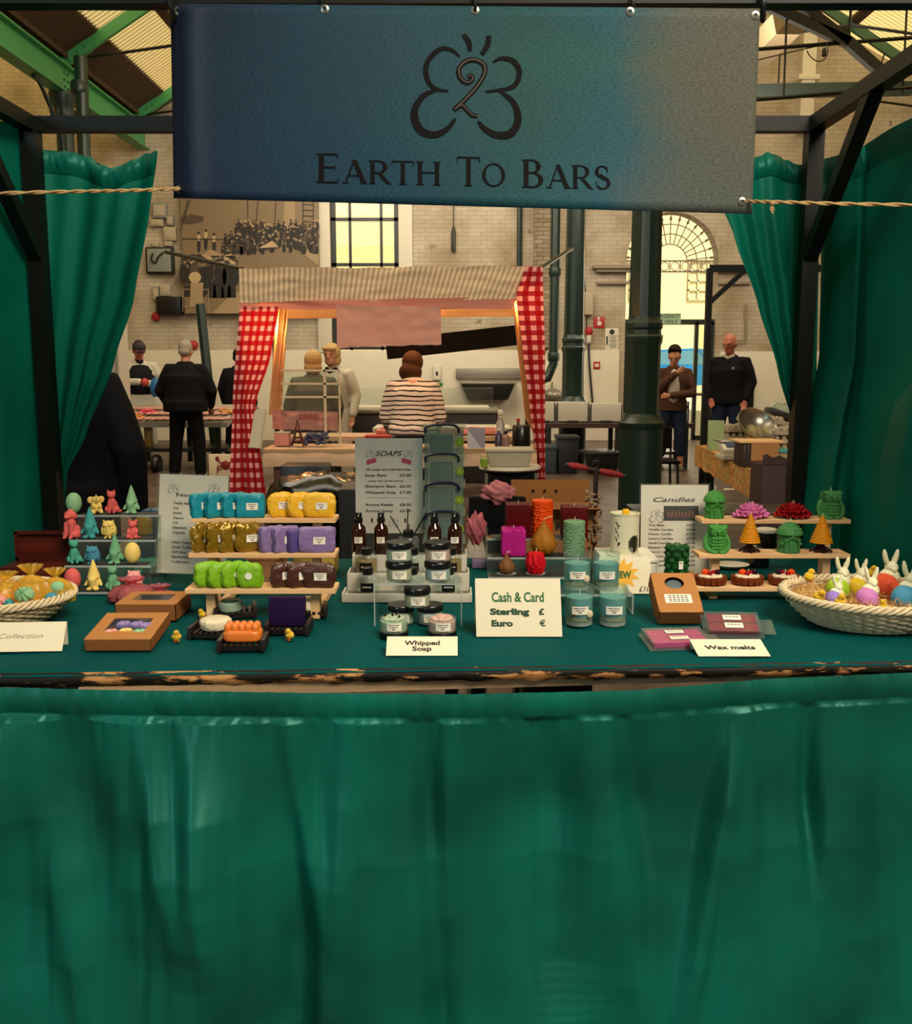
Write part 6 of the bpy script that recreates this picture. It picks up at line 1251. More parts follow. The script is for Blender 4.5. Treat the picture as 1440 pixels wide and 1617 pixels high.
for a in ((1322, 932, 2.24, '#93b52a', .0235, 'lime green egg candle with white bunny at left'), (1352, 930, 2.27, '#cfae2c', .0215, 'golden egg candle with white bunny at the back'), (1397, 928, 2.25, '#cf5234', .027, 'orange red egg candle with white bunny'), (1316, 948, 2.15, '#8872bb', .0175, 'violet egg candle with small bunny at front'), (1368, 947, 2.14, '#b773ac', .022, 'mauve egg candle with white bunny at front'), (1428, 947, 2.14, '#4d93b5', .026, 'sky blue egg candle with white bunny at the right edge')): bunnyegg(*a)
for px, py, Y, lab, rz, lie in ((1278, 918, 2.25, 'toy chick lying on straw at the basket left end', 1.4, 0), (1291, 948, 2.14, 'toy chick on straw below the lime egg', .3, .4), (1327, 958, 2.085, 'toy chick facing front between violet and mauve eggs', 0, 0), (1393, 968, 2.08, 'toy chick on straw below the orange red egg', -.5, -.3), (1377, 912, 2.33, 'toy chick behind the golden egg', .8, 0)):
    p = P(px, py, Y); p.z -= .002; chick(p, lab, rz, .0145, lie)
# left basket: three organza bags with soaps
wax('cyan', '#3f97a0')
for (px, py, Y, rx, h_, lab, cont) in ((12, 955, 2.21, .05, .06, 'gold organza bag at the left of the basket', ((-.005, -.03, .02, .02, 'flower_soap', 'pink', 'coral flower soap inside the left gold bag'), (.018, -.03, .01, .014, 'flower_soap', 'cyan', 'teal flower soap inside the left gold bag'))),
    (52, 955, 2.2, .05, .075, 'gold organza bag with mint flower soap', ((-.004, -.03, .035, .024, 'flower_soap', 'mint', 'mint green flower soap inside the middle gold bag'), (.005, -.035, .006, .018, 'flower_soap', 'pink', 'coral soap at the bottom of the middle gold bag'))),
    (90, 950, 2.22, .045, .065, 'gold organza bag with blue egg soap', ((-.002, -.025, .018, .022, 'egg_soap', 'blue', 'blue egg soap inside the right gold bag'), (.01, -.015, .045, .018, 'egg_soap', 'mint', 'mint egg soap inside the right gold bag')))):
    p = P(px, py, Y); p.z = TZ+.042; bundle(p, lab, rx, rx*.7, h_, 'organza_gold', 0, px, tuple((x, y, z, r, nm, MC['wax_'+c], ll) for x, y, z, r, nm, c, ll in cont), None)
b = MB(); b.lathe([(.003, .01), (.13, .01), (.185, .038), (.003, .036)], n=28, sy=.78); tag(b.build('basket_lining', 'straw2', loc=LB), 'pale lining under the gold bags in the left basket', 'lining')
# ---- right-hand kraft box, pillar, wax packs
t = giftbox(G(1073, 986, TZ)+Vector((0, .004, .0005)), 'kraft box with round window and white label leaning upright', 0, .108, .135, .04, tiltx=.55, hole=True)
MB().ell((0, .1, .03), (.022, .02, .008), 18).build('bath_bomb', mat('bomb', '#4d5a5f', .6), t)
L_ = MB().box((0, .045, .0415), (.066, .03, .0008)).build('paper_label', 'label_paper', t, smooth=False); b = MB()
for k in range(4):
    for i in range(5): b.box((-.02+.01*i, .054-.006*k, .0423), (.007, .0022, .0006))
b.build('printing', 'ink', L_, smooth=False, kind='stuff')
MB().box((0, .082, -.012), (.1, .09, .02)).build('tray_stand', 'kraft_side', t, smooth=False)
p = tk(1068, 924, TZ, .02); p = Vector((P(1068, 900, 2.5).x, 2.5, TZ)); t = thing('pillar_candle', 'dark green rose carved pillar candle before the candle list', 'candle', p); b = MB(); r, h_ = .027, .135; b.lathe([(r*.9, 0)]+[(r*.93, h_*i/20) for i in range(20)]+[(r*.7, h_)], n=28)
for j in range(8):
    for i in range(7):
        a = 2*PI*(i+.5*(j % 2))/7; c = Vector((r*math.cos(a), r*math.sin(a), .01+j*.0165)); b.ell(c, (.0085, .0085, .0085), 8)
        b.lathe([(.0095, 0), (.011, .003), (.007, .002)], c, 10, M_=Vector((math.cos(a), math.sin(a), 0)).to_track_quat('Z', 'Y').to_matrix())
b.build('carved_wax', MC['wax_pillar'], t); wick(t, (0, 0, h_), .012); paperlabel(t, (.002, -r-.0135, .085), .012, .022, lines=1, name='price_tag')
chick(Vector((P(1083, 905, 2.42).x, 2.42, TZ+.001)), 'yellow toy chick beside the dark green pillar candle', .4, .0125)
sc.objects[[o.name for o in sc.objects if o.get('label', '') == 'yellow toy chick beside the dark green pillar candle'][0]].location.z = TZ+.04
o = MB().lathe([(.012, 0), (.016, .003), (.014, .034), (.017, .0385)], n=18).build('small_pot', 'black_mat', loc=(P(1083, 905, 2.42).x, 2.42, TZ+.0005)); tag(o, 'small dark pot beneath the chick by the pillar candle', 'pot')
clear('blister', '#f4f4f2', .035, .06)
def waxpack(p, lab, rz, col, w_, d_, tilt_=0):
    t = thing('wax_melt_pack', lab, 'wax melts', p); t.rotation_euler = (tilt_, 0, rz); m_ = wax('pk'+col[1:4], col, .3)
    for j in range(2): MB().box((0, d_*(.27+.46*j), .008), (w_*.9, d_*.4, .012), bev=.002).build('wax_slab', m_, t)
    b = MB(); b.box((0, d_/2, .001), (w_+.012, d_+.012, .0015)); b.box((0, d_/2, .0165), (w_, d_, .001), bev=.0004)
    for s in (-1, 1): b.box((s*w_/2, d_/2, .009), (.001, d_, .015)); b.box((0, d_/2+s*d_/2, .009), (w_, .001, .015))
    b.box((w_/2+.02, d_/2, .001), (.03, d_*.75, .0012)); b.build('clear_clamshell', 'blister', t, smooth=False)
    for j in range(2):
        L_ = MB().box((.0, d_*(.3+.4*j), .0174), (.042, .017, .0006)).build('paper_label', 'label_paper', t, smooth=False); q = MB()
        for i in range(4): q.box((-.012+.008*i, d_*(.3+.4*j)+.002, .018), (.006, .002, .0004))
        q.build('printing', 'ink', L_, smooth=False, kind='stuff')
    return t
waxpack(G(1078, 1026, TZ)+Vector((0, 0, .001)), 'clear pack of bright pink wax melts at the front', .1, '#c4207c', .138, .088, .1); waxpack(G(1160, 1006, TZ)+Vector((0, 0, .001)), 'clear pack of dark red wax melts near the basket', -.06, '#8a0826', .125, .068, .45)
# ---- behind the shelves on the table
def pxbox(nm, lab, cat, px0, py0, px1, py1, Y, dep, m_, bev=.003, z0=None, group=None, rz=0, zb=None):
    a, c = P(px0, py1, Y), P(px1, py0, Y); zl = a.z if z0 is None else z0; t = thing(nm, lab, cat, ((a.x+c.x)/2, Y, zl), rz, group); w_, h_ = c.x-a.x, c.z-zl
    MB().box((0, dep/2, h_/2), (w_, dep, h_), bev=bev).build({'box': 'box_body'}.get(cat, 'body'), m_, t); return t, w_, h_
mat('kraft_pink', '#a8764f', .8); mat('yellow_print', '#b89a48', .8, noise_amt=.3, nscale=60)
t, w_, h_ = pxbox('flat_box', 'flat pinkish cardboard box behind the pine shelf', 'box', 390, 884, 440, 899, 2.62, .14, 'kraft_pink', z0=TZ+.0005); MB().box((0, .07, h_+.001), (w_+.004, .144, .003)).build('lid', 'kraft_pink', t, smooth=False)
t, w_, h_ = pxbox('patterned_box', 'yellow patterned box on the cloth behind brown soaps', 'box', 463, 880, 495, 893, 2.7, .1, 'yellow_print', z0=TZ+.0005); MB().box((0, .05, h_+.001), (w_+.003, .104, .003)).build('lid', 'yellow_print', t, smooth=False)
t, w_, h_ = pxbox('patterned_box', 'yellow patterned box right of its twin near white tray', 'box', 498, 880, 528, 893, 2.7, .1, 'yellow_print', z0=TZ+.0005); MB().box((0, .05, h_+.001), (w_+.003, .104, .003)).build('lid', 'yellow_print', t, smooth=False)
# carrier bag left of the list
t = thing('carrier_bag', 'blue bag with yellow print behind the acrylic soap stand', 'bag', Vector((P(243, 870, 2.85).x, 2.85, TZ+.0005)))
MB().ell((0, 0, .09), (.05, .03, .09), 28, fn=sq(4, .12, 3, 8)).build('bag_body', mat('bag_blue', '#2f5a78', .4), t); MB().ell((-.015, -.012, .13), (.032, .023, .04), 16, fn=sq(3, .2, 6)).build('print_patch', mat('bag_yellow', '#b08a1e', .4), t)
o = MB().ell((0, 0, .02), (.06, .05, .022), 24, fn=sq(3, .3, 8)).build('tissue_heap', mat('tissue', '#2c8a72', .6), loc=(P(240, 895, 2.78).x-.0, 2.74, TZ)); tag(o, 'crumpled green and white tissue beneath the blue bag', 'tissue')
# white plates and black tins behind the right shelf
t = thing('plate', 'white oval plate on the cloth behind the right shelf', 'plate', (P(1157, 888, 2.8).x, 2.82, TZ+.0005)); MB().lathe([(.035, 0), (.05, .004), (.058, .01), (.055, .0085), (.003, .004)], n=32, sy=.8).build('dish_body', 'paper', t)
for k, (px, zz, r_, lab) in enumerate(((1200, 0, .034, 'black round tin with white lid low behind the right shelf'), (1212, .06, .03, 'upper black tin with pale lid seen behind the tree candle'))):
    t = thing('round_tin', lab, 'tin', (P(px, 880, 2.82).x, 2.84, TZ+.0005+zz)); MB().lathe([(r_, 0), (r_*1.02, .003), (r_*1.02, .045), (r_, .048)], n=28).build('tin_body', 'cap_black', t); MB().lathe([(r_*1.05, .048), (r_*1.06, .05), (r_*1.06, .056), (r_, .0585)], n=28).build('lid', 'paper', t)
# ---- stack of clear storage boxes
clear('box_plastic', '#dbe8e0', .1, .1); mat('navy', '#12183a', .35); mat('lime_disc', '#8fae1f', .5); mat('box_inner', '#3f5f5a', .7)
Yb = 2.8; hb = .088; xb_ = P(701, 800, Yb).x
for k in range(5):
    t = thing('storage_box', ['bottom', 'second from bottom', 'middle', 'second from top', 'topmost'][k]+' clear storage box with navy handle in the stack', 'storage box', (xb_, Yb, TZ+.0005+(.089)*k), 0, 'stacked clear storage boxes')
    b = MB(); w_, d_ = .128, .11
    b.box((0, .001, hb/2-.006), (w_-.008, .002, hb-.014)); b.box((0, d_, hb/2-.006), (w_-.008, .002, hb-.014)); b.box((0, d_/2, .0015), (w_-.012, d_, .003))
    for s in (-1, 1): b.box((s*(w_/2-.005), d_/2, hb/2-.006), (.002, d_, hb-.014))
    b.build('tub', 'box_plastic', t, smooth=False)
    MB().box((0, d_/2, hb-.006), (w_+.006, d_+.008, .011), bev=.002).build('lid', 'box_plastic', t)
    for x in (-.046, .032): MB().box((x, -.001, hb*.42), (.0022, .003, hb*.78)).build('rib', 'acrylic_edge', t, smooth=False)
    MB().box((-.008, d_/2, hb*.36), (w_*.56, d_*.8, hb*.6), bev=.006).build('contents', 'box_inner', t)
    MB().tube(smooth_pts([(-.056, -.006, hb-.022), (-.055, -.008, hb-.006), (-.035, -.01, hb+.002), (.0, -.01, hb+.004), (.03, -.01, hb+.002), (.044, -.008, hb-.008), (.045, -.006, hb-.022)]), .0042, 6).build('handle', 'navy', t)
    dk = MB().lathe([(.0125, 0), (.013, .002)], (.048, -.001, hb*.42), 20, M_=Matrix.Rotation(PI/2, 3, 'X')).build('logo_disc', 'lime_disc', t, smooth=False); MB().lathe([(.0095, 0), (.0095, .001), (.0078, .001), (.0078, 0)], (.048, -.0031, hb*.42), 20, M_=Matrix.Rotation(PI/2, 3, 'X'), caps=False).build('logo_ring', 'ink', dk, smooth=False)
# ================================================================== MARKET BEHIND: people
mat('skin', '#b57a5c', .6, sss=.1); mat('skin_red', '#a85f48', .6, sss=.1); mat('cloth_black', '#0e0e12', .85); mat('cloth_black2', '#131217', .9); mat('trouser_black', '#0b0b0e', .9); mat('coat_white', '#bdb6a6', .8); mat('cardigan', '#4b3327', .9); mat('olive', '#5c5847', .9); mat('jeans', '#1b2436', .9)
mat('hair_blonde', '#b59463', .8, bump=.6, bscale=60); mat('hair_grey', '#8f8577', .8, bump=.6, bscale=60); mat('hair_brown', '#4e3222', .8, bump=.6, bscale=60); mat('hair_dark', '#1f130f', .8, bump=.6, bscale=60); mat('shoe_white', '#b5ada0', .7); mat('vest', '#17181b', .8); mat('blue_bag', '#1f5f9a', .4); mat('tee', '#b3aa9c', .8)
def person(label, x, y, rz, H=1.72, lean=0, arms=None, top='cloth_black', topfat=1.0, legs_='trouser_black', hair='hair_grey', style='short', look=(0, 0), skin='skin', z0=0, stance=.1, sleeves=True, shoes='cap_black', shorts=False, longtop=0, gap=.0, vox=.0115):
    k = H/1.75; t = thing('person', label, 'person', (x, y, z0), rz)
    hip = Vector((0, 0, .93)); Lr = Matrix.Rotation(lean, 3, 'X')
    U = lambda p: (hip + Lr @ (Vector(p)-hip))*k
    sh = {s: U((s*.185, 0, 1.42)) for s in (-1, 1)}
    A = {}
    for s in (-1, 1):
        e, h_ = (arms or {}).get(s, ((s*.27, .02, 1.14), (s*.27, -.1, .9))); A[s] = (sh[s], U(e) , U(h_))
    hp = U((0, -.04, 1.62)); look_m = Matrix.Rotation(look[1], 3, 'Z') @ Matrix.Rotation(look[0]+lean*.6, 3, 'X')
    q = lambda v: hp + look_m @ (Vector(v)*k*1.1)
    b = MB(); T = lambda pts, rs_, n=12: b.tube(pts, [r*k for r in rs_], n, True)
    b.ell(U((0, 0, 1.0)), (.165*k, .115*k, .16*k), 16); b.ell(U((0, 0, 1.25)), (.175*k, .12*k, .22*k), 16); b.tube([U((-.1, 0, 1.36)), U((.1, 0, 1.36))], .05*k, 10, True); T([U((0, .01, 1.42)), hp+Vector((0, .02, -.06))*k], [.062, .056])
    b.ell(q((0, .012, .02)), (.083*k, .104*k, .114*k), 16, M_=None); b.ell(q((0, -.03, -.05)), (.055*k, .06*k, .06*k), 12); b.ell(q((0, -.095, -.012)), (.015*k, .022*k, .02*k), 8); b.tube([q((0, -.085, .03)), q((0, -.105, -.012))], [.008*k, .013*k], 6, True); b.ell(q((0, -.082, -.075)), (.022*k, .018*k, .016*k), 8)
    for s in (-1, 1): b.ell(q((s*.077, .01, .0)), (.012*k, .022*k, .032*k), 8); b.tube([q((s*.05, -.072, .045)), q((s*.015, -.083, .042))], .008*k, 6, True)
    kn, ft = {}, {}
    for s in (-1, 1):
        kn[s] = Vector((s*(.1+stance*.3), -.03, .5))*k; ft[s] = Vector((s*(.1+stance*.45), .02, .07))*k
        T([hip*k+Vector((s*.09*k, 0, -.02*k)), kn[s], ft[s]], [.095, .062, .04]); T([ft[s]+Vector((0, .02*k, -.03*k)), ft[s]+Vector((0, -.15*k, -.04*k))], [.042, .035])
        S, E, W_ = A[s]; T([S-Vector((0, 0, .03*k)), E, W_], [.038, .038, .03]); d = (W_-E).normalized(); c = W_+d*.045*k; b.ell(c, (.036*k, .022*k, .045*k), 10)
        side = d.cross(Vector((0, 1, 0))).normalized() if abs(d.y) < .95 else Vector((1, 0, 0))
        for f_ in range(4): o_ = side*(f_-1.5)*.019*k; ln = (.055, .065, .06, .045)[f_]*k; b.tube([c+o_+d*.02*k, c+o_+d*(.03*k+ln*.5), c+o_*.9+d*(.03*k+ln*.85)+Vector((0, -.012*k, -.006*k))], [.0105*k, .0098*k, .0088*k], 6, True)
        b.tube([c-side*.03*k-d*.01*k, c-side*.052*k+d*.035*k], [.012*k, .0095*k], 6, True)
    b.build('body', skin, t, remesh=vox, smooth_it=2)
    # trousers
    b = MB(); hi = .52 if shorts else 0
    b.ell(U((0, 0, .98)), (.185*k, .135*k, .14*k), 16)
    for s in (-1, 1):
        e = kn[s].lerp(ft[s], .55) if shorts else ft[s]+Vector((0, 0, .02))
        b.tube([hip*k+Vector((s*.09*k, 0, 0)), kn[s], e], [.118*k, .088*k, .075*k], 12, True)
    b.build('trousers', legs_, t, remesh=.014, smooth_it=3)
    for s in (-1, 1): MB().ell(ft[s]+Vector((0, -.06*k, -.035*k)), (.052*k, .135*k, .045*k), 14).build('shoe', shoes, t)
    # top
    b = MB(); f_ = topfat
    prof = [(.6, .86), (.185, .87), (.196, .9), (.186, 1.05), (.192, 1.18), (.2, 1.3), (.186, 1.36), (.15, 1.415), (.105, 1.46), (.075, 1.5)][1:]
    n_ = 24; vs = [U((r*(f_ if z < 1.36 else 1+(f_-1)*.5)*math.cos(2*PI*i/n_), r*(f_ if z < 1.36 else 1)*.74*math.sin(2*PI*i/n_), z)) for r, z in prof for i in range(n_)]
    b.add(vs, [(j*n_+i, j*n_+(i+1) % n_, (j+1)*n_+(i+1) % n_, (j+1)*n_+i) for j in range(len(prof)-1) for i in range(n_)]+[tuple(range(n_))[::-1], tuple((len(prof)-1)*n_+i for i in range(n_))])
    if longtop: b.lathe([(.2*k*f_, .98*k-longtop*k), (.2*k*f_, 1.0*k)], n=20, sy=.8)
    for s in (-1, 1):
        S, E, W_ = A[s]; b.tube([S.lerp(U((0, 0, 1.36)), .3), S-Vector((0, 0, .015)), S.lerp(E, .5), E, E.lerp(W_, .9 if sleeves else .3)], [.07*k, .082*k*f_**.4, .076*k*f_**.4, .066*k*f_**.4, .05*k], 12, True)
    o = b.build('top', top, t, remesh=.013, smooth_it=5)
    # hair
    if hair:
        b = MB()
        if style == 'bob': b.ell(q((0, .03, .035)), (.106*k, .114*k, .118*k), 18); b.ell(q((0, .045, -.045)), (.108*k, .09*k, .09*k), 16); b.tube([q((-.05, -.07, .085)), q((.06, -.07, .08))], .03*k, 8, True)
        elif style == 'long': b.ell(q((0, .03, .035)), (.108*k, .115*k, .115*k), 18); b.ell(q((0, .06, -.07)), (.118*k, .075*k, .1*k), 16)
        elif style == 'short': b.ell(q((0, .035, .045)), (.09*k, .102*k, .102*k), 18); b.ell(q((0, .06, -.02)), (.076*k, .06*k, .06*k), 14)
        elif style == 'quiff': b.ell(q((0, .045, .065)), (.096*k, .102*k, .098*k), 18); b.ell(q((0, -.03, .125)), (.07*k, .06*k, .03*k), 12); b.ell(q((0, .07, -.02)), (.08*k, .05*k, .07*k), 12)
        elif style == 'fringe': b.lathe([(.088*k, -.03*k), (.094*k, .0*k), (.086*k, .03*k)], hp+Vector((0, .03*k, -.0*k)), 16, M_=look_m)
        b.build('hair', hair, t, remesh=.008, smooth_it=1)
    for s in (-1, 1):
        MB().ell(q((s*.031, -.081, .022)), (.009*k, .005*k, .0045*k), 8).build('eye', 'cap_black', t)
    MB().tube([q((-.022, -.09, -.048)), q((0, -.094, -.052)), q((.022, -.09, -.048))], .005*k, 6, True).build('mouth', mat('lips', '#8a4238', .6), t)
    return t, k, U, q, A
# near person half hidden by the left curtain
t, k, U, q, A = person('person in plain black coat standing close behind the left curtain', P(88, 600, 3.65).x, 3.65, PI, 1.67, 0.02, {-1: ((-.3, .02, 1.13), (-.29, -.06, .86)), 1: ((.3, .02, 1.13), (.29, -.06, .86))}, 'cloth_black', 1.15, hair='hair_dark', longtop=.25)
# man with cap and black vest over white coat
t, k, U, q, A = person('man in grey cap and white coat with black vest holding something red', P(222, 640, 13.7).x, 13.7, .5, 1.76, .06, {-1: ((-.28, -.05, 1.17), (-.03, -.3, 1.2)), 1: ((.3, -.02, 1.15), (.05, -.3, 1.17))}, 'coat_white', 1.1, 'coat_white', 'hair_dark', 'short', (.45, 0), 'skin_red', longtop=.3)
b = MB(); b.ell(U((0, 0, 1.24)), (.225*k, .18*k, .24*k), 16); b.ell(U((0, -.0, 1.06)), (.235*k, .19*k, .16*k), 16); b.tube([U((0, .01, 1.4)), U((0, 0, 1.44))], [.12*k, .09*k], 12, True); b.build('vest', 'vest', t, remesh=.014, smooth_it=2)
b = MB(); b.ell(q((0, .01, .055)), (.096*k, .114*k, .084*k), 16); b.ell(q((0, -.13, .06)), (.07*k, .075*k, .012*k), 12); b.build('cap', mat('cap_grey', '#3a3438', .8), t)
o = MB().ell((0, 0, 0), (.05, .05, .06), 12).build('red_cloth', mat('redcloth', '#b0382e', .7), loc=t.matrix_basis @ U((.0, -.41, 1.2))); tag(o, 'red bundle held by the man in the grey cap', 'cloth')
o = MB().ell((0, 0, 0), (.09, .07, .13), 14, fn=sq(3, .2, 5)).build('plastic_bag', 'blue_bag', loc=P(247, 612, 13.2)); tag(o, 'blue plastic bag between the cap man and the man in black', 'bag')
# big man in black
person('large grey haired man in black jacket seen from behind', P(293, 640, 11.6).x, 11.6, PI, 1.72, .1, {-1: ((-.33, -.02, 1.13), (-.27, -.2, .93)), 1: ((.33, -.02, 1.13), (.27, -.2, .93))}, 'cloth_black', 1.42, 'trouser_black', 'hair_grey', 'short', (.35, 0), shoes='shoe_white', longtop=.12, stance=.15)
person('person in black partly hidden behind the left gingham drape', P(374, 640, 13.75).x, 13.75, PI*.9, 1.66, .12, None, 'cloth_black2', 1.1, hair='hair_dark', look=(.3, 0))
# ladies at the butcher stall
person('woman with blonde bob in olive coat seen from behind', P(495, 640, 9.6).x, 9.6, PI, 1.56, .04, {-1: ((-.29, 0, 1.12), (-.26, -.2, .98)), 1: ((.29, 0, 1.12), (.3, -.3, .98))}, 'olive', 1.22, 'trouser_black', 'hair_blonde', 'bob', longtop=.1)
t, k, U, q, A = person('smiling blonde woman in white coat leaning to the left', P(531, 640, 10.7).x, 10.7, -.35, 1.66, .1, None, 'coat_white', 1.0, 'coat_white', 'hair_blonde', 'bob', (0, .1)); MB().tube([U((-.06, -.06, 1.46)), U((0, -.09, 1.43)), U((.06, -.06, 1.46))], .03*k, 8, True).build('collar', 'cloth_black', t)
person('brown haired shopper in black and white striped jersey from behind', P(651, 640, 8.1).x, 8.1, PI, 1.57, .32, {-1: ((-.27, -.05, 1.1), (-.2, -.33, 1.0)), 1: ((.27, -.05, 1.1), (.22, -.33, 1.0))}, 'striped_jersey', 1.2, 'jeans', 'hair_brown', 'long', (.1, -.3), longtop=.05)
# woman at the door
t, k, U, q, A = person('woman in brown cardigan with hand on chin by the doorway', P(1061, 640, 12.5).x, 12.5, -.1, 1.66, .08, {-1: ((-.26, -.12, 1.15), (.03, -.21, 1.42)), 1: ((.27, -.12, 1.12), (-.08, -.26, 1.1))}, 'cardigan', 1.05, 'jeans', 'hair_dark', 'quiff', (.42, -.25), shoes='olive', shorts=True, longtop=.12)
MB().ell(U((0, -.1, 1.2)), (.09*k, .09*k, .26*k), 14).build('white_top', 'tee', t)
t, k, U, q, A = person('bald man in black jumper looking down beside the doorway', P(1150, 640, 12.3).x, 12.3, -.55, 1.83, .03, {-1: ((-.28, .0, 1.15), (-.2, -.1, .95)), 1: ((.28, .0, 1.15), (.24, -.1, .93))}, 'cloth_black2', 1.15, 'jeans', 'hair_grey', 'fringe', (.35, -.25), 'skin_red')
MB().tube([U((-.055, -.05, 1.48)), U((0, -.085, 1.455)), U((.055, -.05, 1.48))], .022*k, 8, True).build('collar', 'tee', t); MB().lathe([(.02, 0), (.018, .004)], U((.09, -.175, 1.33)), 10, M_=Matrix.Rotation(PI/2, 3, 'X')).build('chest_badge', 'box_grey', t)
# ================================================================== gingham butcher stall
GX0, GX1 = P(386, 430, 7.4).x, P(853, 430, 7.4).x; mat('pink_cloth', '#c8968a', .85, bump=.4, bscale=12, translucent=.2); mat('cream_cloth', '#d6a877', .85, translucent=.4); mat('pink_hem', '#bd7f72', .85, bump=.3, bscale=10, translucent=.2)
fr = thing('market_stall', 'frame of the pink butcher stall holding the gingham drapes', 'market stall', ((GX0+GX1)/2, 7.45, 0)); hw = (GX1-GX0)/2; zt = P(600, 424, 7.45).z
for x in (-hw, hw):
    for y in (0, 1.1): MB().beam((x, y, 0), (x, y, zt), .04).build('post', 'frame_metal', fr, smooth=False)
    MB().beam((x, 0, zt-.02), (x, 1.1, zt-.02), .04).build('side_rail', 'frame_metal', fr, smooth=False)
for y in (0, 1.1): MB().beam((-hw, y, zt-.02), (hw, y, zt-.02), .04).build('rail', 'frame_metal', fr, smooth=False)
for nm, a, c, lab in (('guy_pole', (853, 424, 7.4), (903, 392, 9.5), 'thin pole rising from the gingham stall to the green column'), ('guy_pole', (382, 425, 7.4), (262, 398, 9.0), 'thin rod running left from the gingham stall corner')):
    tag(MB().tube([P(*a), P(*c)], .018, 8).build(nm, 'frame_dark'), lab, 'pole')
def cloth_px(nm, lab, quad, Y, m_, uvs, amp=.012, nf=5, seed=1, nu=50, nv=24, cat='cloth', par=None, wob=6):
    """quad: px corners TL, TR, BR, BL"""
    o_ = P(*quad[0], Y)
    def pt(u, v):
        a = Vector(quad[0]).lerp(Vector(quad[1]), u); c = Vector(quad[3]).lerp(Vector(quad[2]), u); p = c.lerp(a, v); q_ = P(p.x, p.y, Y); q_.y += amp*folds(u+.15*v*math.sin(seed+v*2), seed, nf) + amp*.5*noise.noise(Vector((u*wob, v*wob*.6, seed))); q_.z += amp*.4*noise.noise(Vector((u*9, v*2, seed+4))); return q_-o_
    b = MB().grid(pt, nu, nv, uvs)
    if par: return b.build(nm, m_, par, ang=180, loc=o_-par.location)
    o = b.build(nm, m_, loc=o_, ang=180); return tag(o, lab, cat)
va = thing('valance', 'beige striped valance with pink hem across the butcher stall', 'valance', P(380, 421, 7.35))
cloth_px('striped_cloth', '', [(377, 424), (838, 420), (815, 472), (380, 478)], 7.35, 'ticking', (2.0, .3), .03, 4, 3, 90, 20, par=va, wob=9); cloth_px('pink_hem', '', [(379, 477), (818, 468), (808, 488), (380, 489)], 7.34, 'pink_hem', (2, .1), .02, 4, 5, 60, 6, par=va)
cloth_px('pink_cloth', 'crumpled pink cloth pinned over the middle of the valance', [(531, 482), (696, 484), (697, 544), (532, 549)], 7.27, 'pink_cloth', (1, 1), .03, 3, 8, 50, 24, wob=7)
def ging(lab, eL, eR, y0, y1, Y, seed):
    o_ = P(eL[0][0], y0, Y)
    def pt(u, v):
        py = y0+(y1-y0)*v; a, c = lerp_edge(eL, py), lerp_edge(eR, py); q_ = P(a+(c-a)*u, py, Y); q_.y += .03*folds(u, seed, 4.5)*(.3+.7*v); return q_-o_
    wd = abs(eR[0][0]-eL[0][0])*Y/F*1.25
    return tag(MB().grid(pt, 60, 60, (wd, (y1-y0)*Y/F)).build('gingham_curtain', 'gingham', loc=o_, ang=180), lab, 'curtain')
ging('red and white gingham drape at left of the butcher stall', [(378, 485), (368, 620), (362, 785)], [(440, 487), (428, 560), (403, 640), (410, 700), (420, 785)], 484, 785, 7.33, 2)
ging('red and white gingham drape at right of the butcher stall', [(829, 421), (815, 465), (826, 560), (836, 640), (843, 700), (850, 760)], [(857, 422), (861, 560), (861, 760)], 421, 762, 7.3, 5)
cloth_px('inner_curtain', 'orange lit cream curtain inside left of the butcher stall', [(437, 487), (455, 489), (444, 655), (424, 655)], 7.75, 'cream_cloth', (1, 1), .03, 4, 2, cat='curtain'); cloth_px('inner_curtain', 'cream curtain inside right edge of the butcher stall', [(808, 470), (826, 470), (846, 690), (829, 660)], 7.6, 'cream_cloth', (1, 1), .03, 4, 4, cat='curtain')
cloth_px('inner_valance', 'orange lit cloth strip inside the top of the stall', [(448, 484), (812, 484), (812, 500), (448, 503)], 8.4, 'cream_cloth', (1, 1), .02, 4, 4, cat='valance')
o = MB().beam(P(610, 552, 8.45), P(818, 529, 8.45), .02, .18).build('dark_banner', 'trouser_black', smooth=False); tag(o, 'black slanting strip hung behind the butcher stall', 'banner')
for k, (p, lab) in enumerate(((P(833, 464, 7.5), 'glowing bulb behind the right gingham drape'), (P(418, 500, 7.6), 'bulb hidden behind the left gingham drape'))):
    t = thing('light_bulb', lab, 'lamp', p); MB().ell((0, 0, 0), (.03, .03, .04), 12).build('bulb', mat('bulb', '#ffb060', .5, emit=14), t); MB().lathe([(.016, .03), (.016, .08)], n=10).build('socket', 'cap_black', t); MB().tube([(0, 0, .08), (0, -.0, zt-p.z)], .004, 5).build('cord', 'cap_black', t)
    l_ = lamp('POINT', 'bulb_light', p+Vector((0.04 if k else -.04, .12, -.08)), 22, (1, .42, .13), .03)
l_ = lamp('POINT', 'bulb_light', P(640, 488, 8.2), 12, (1, .42, .13), .05)
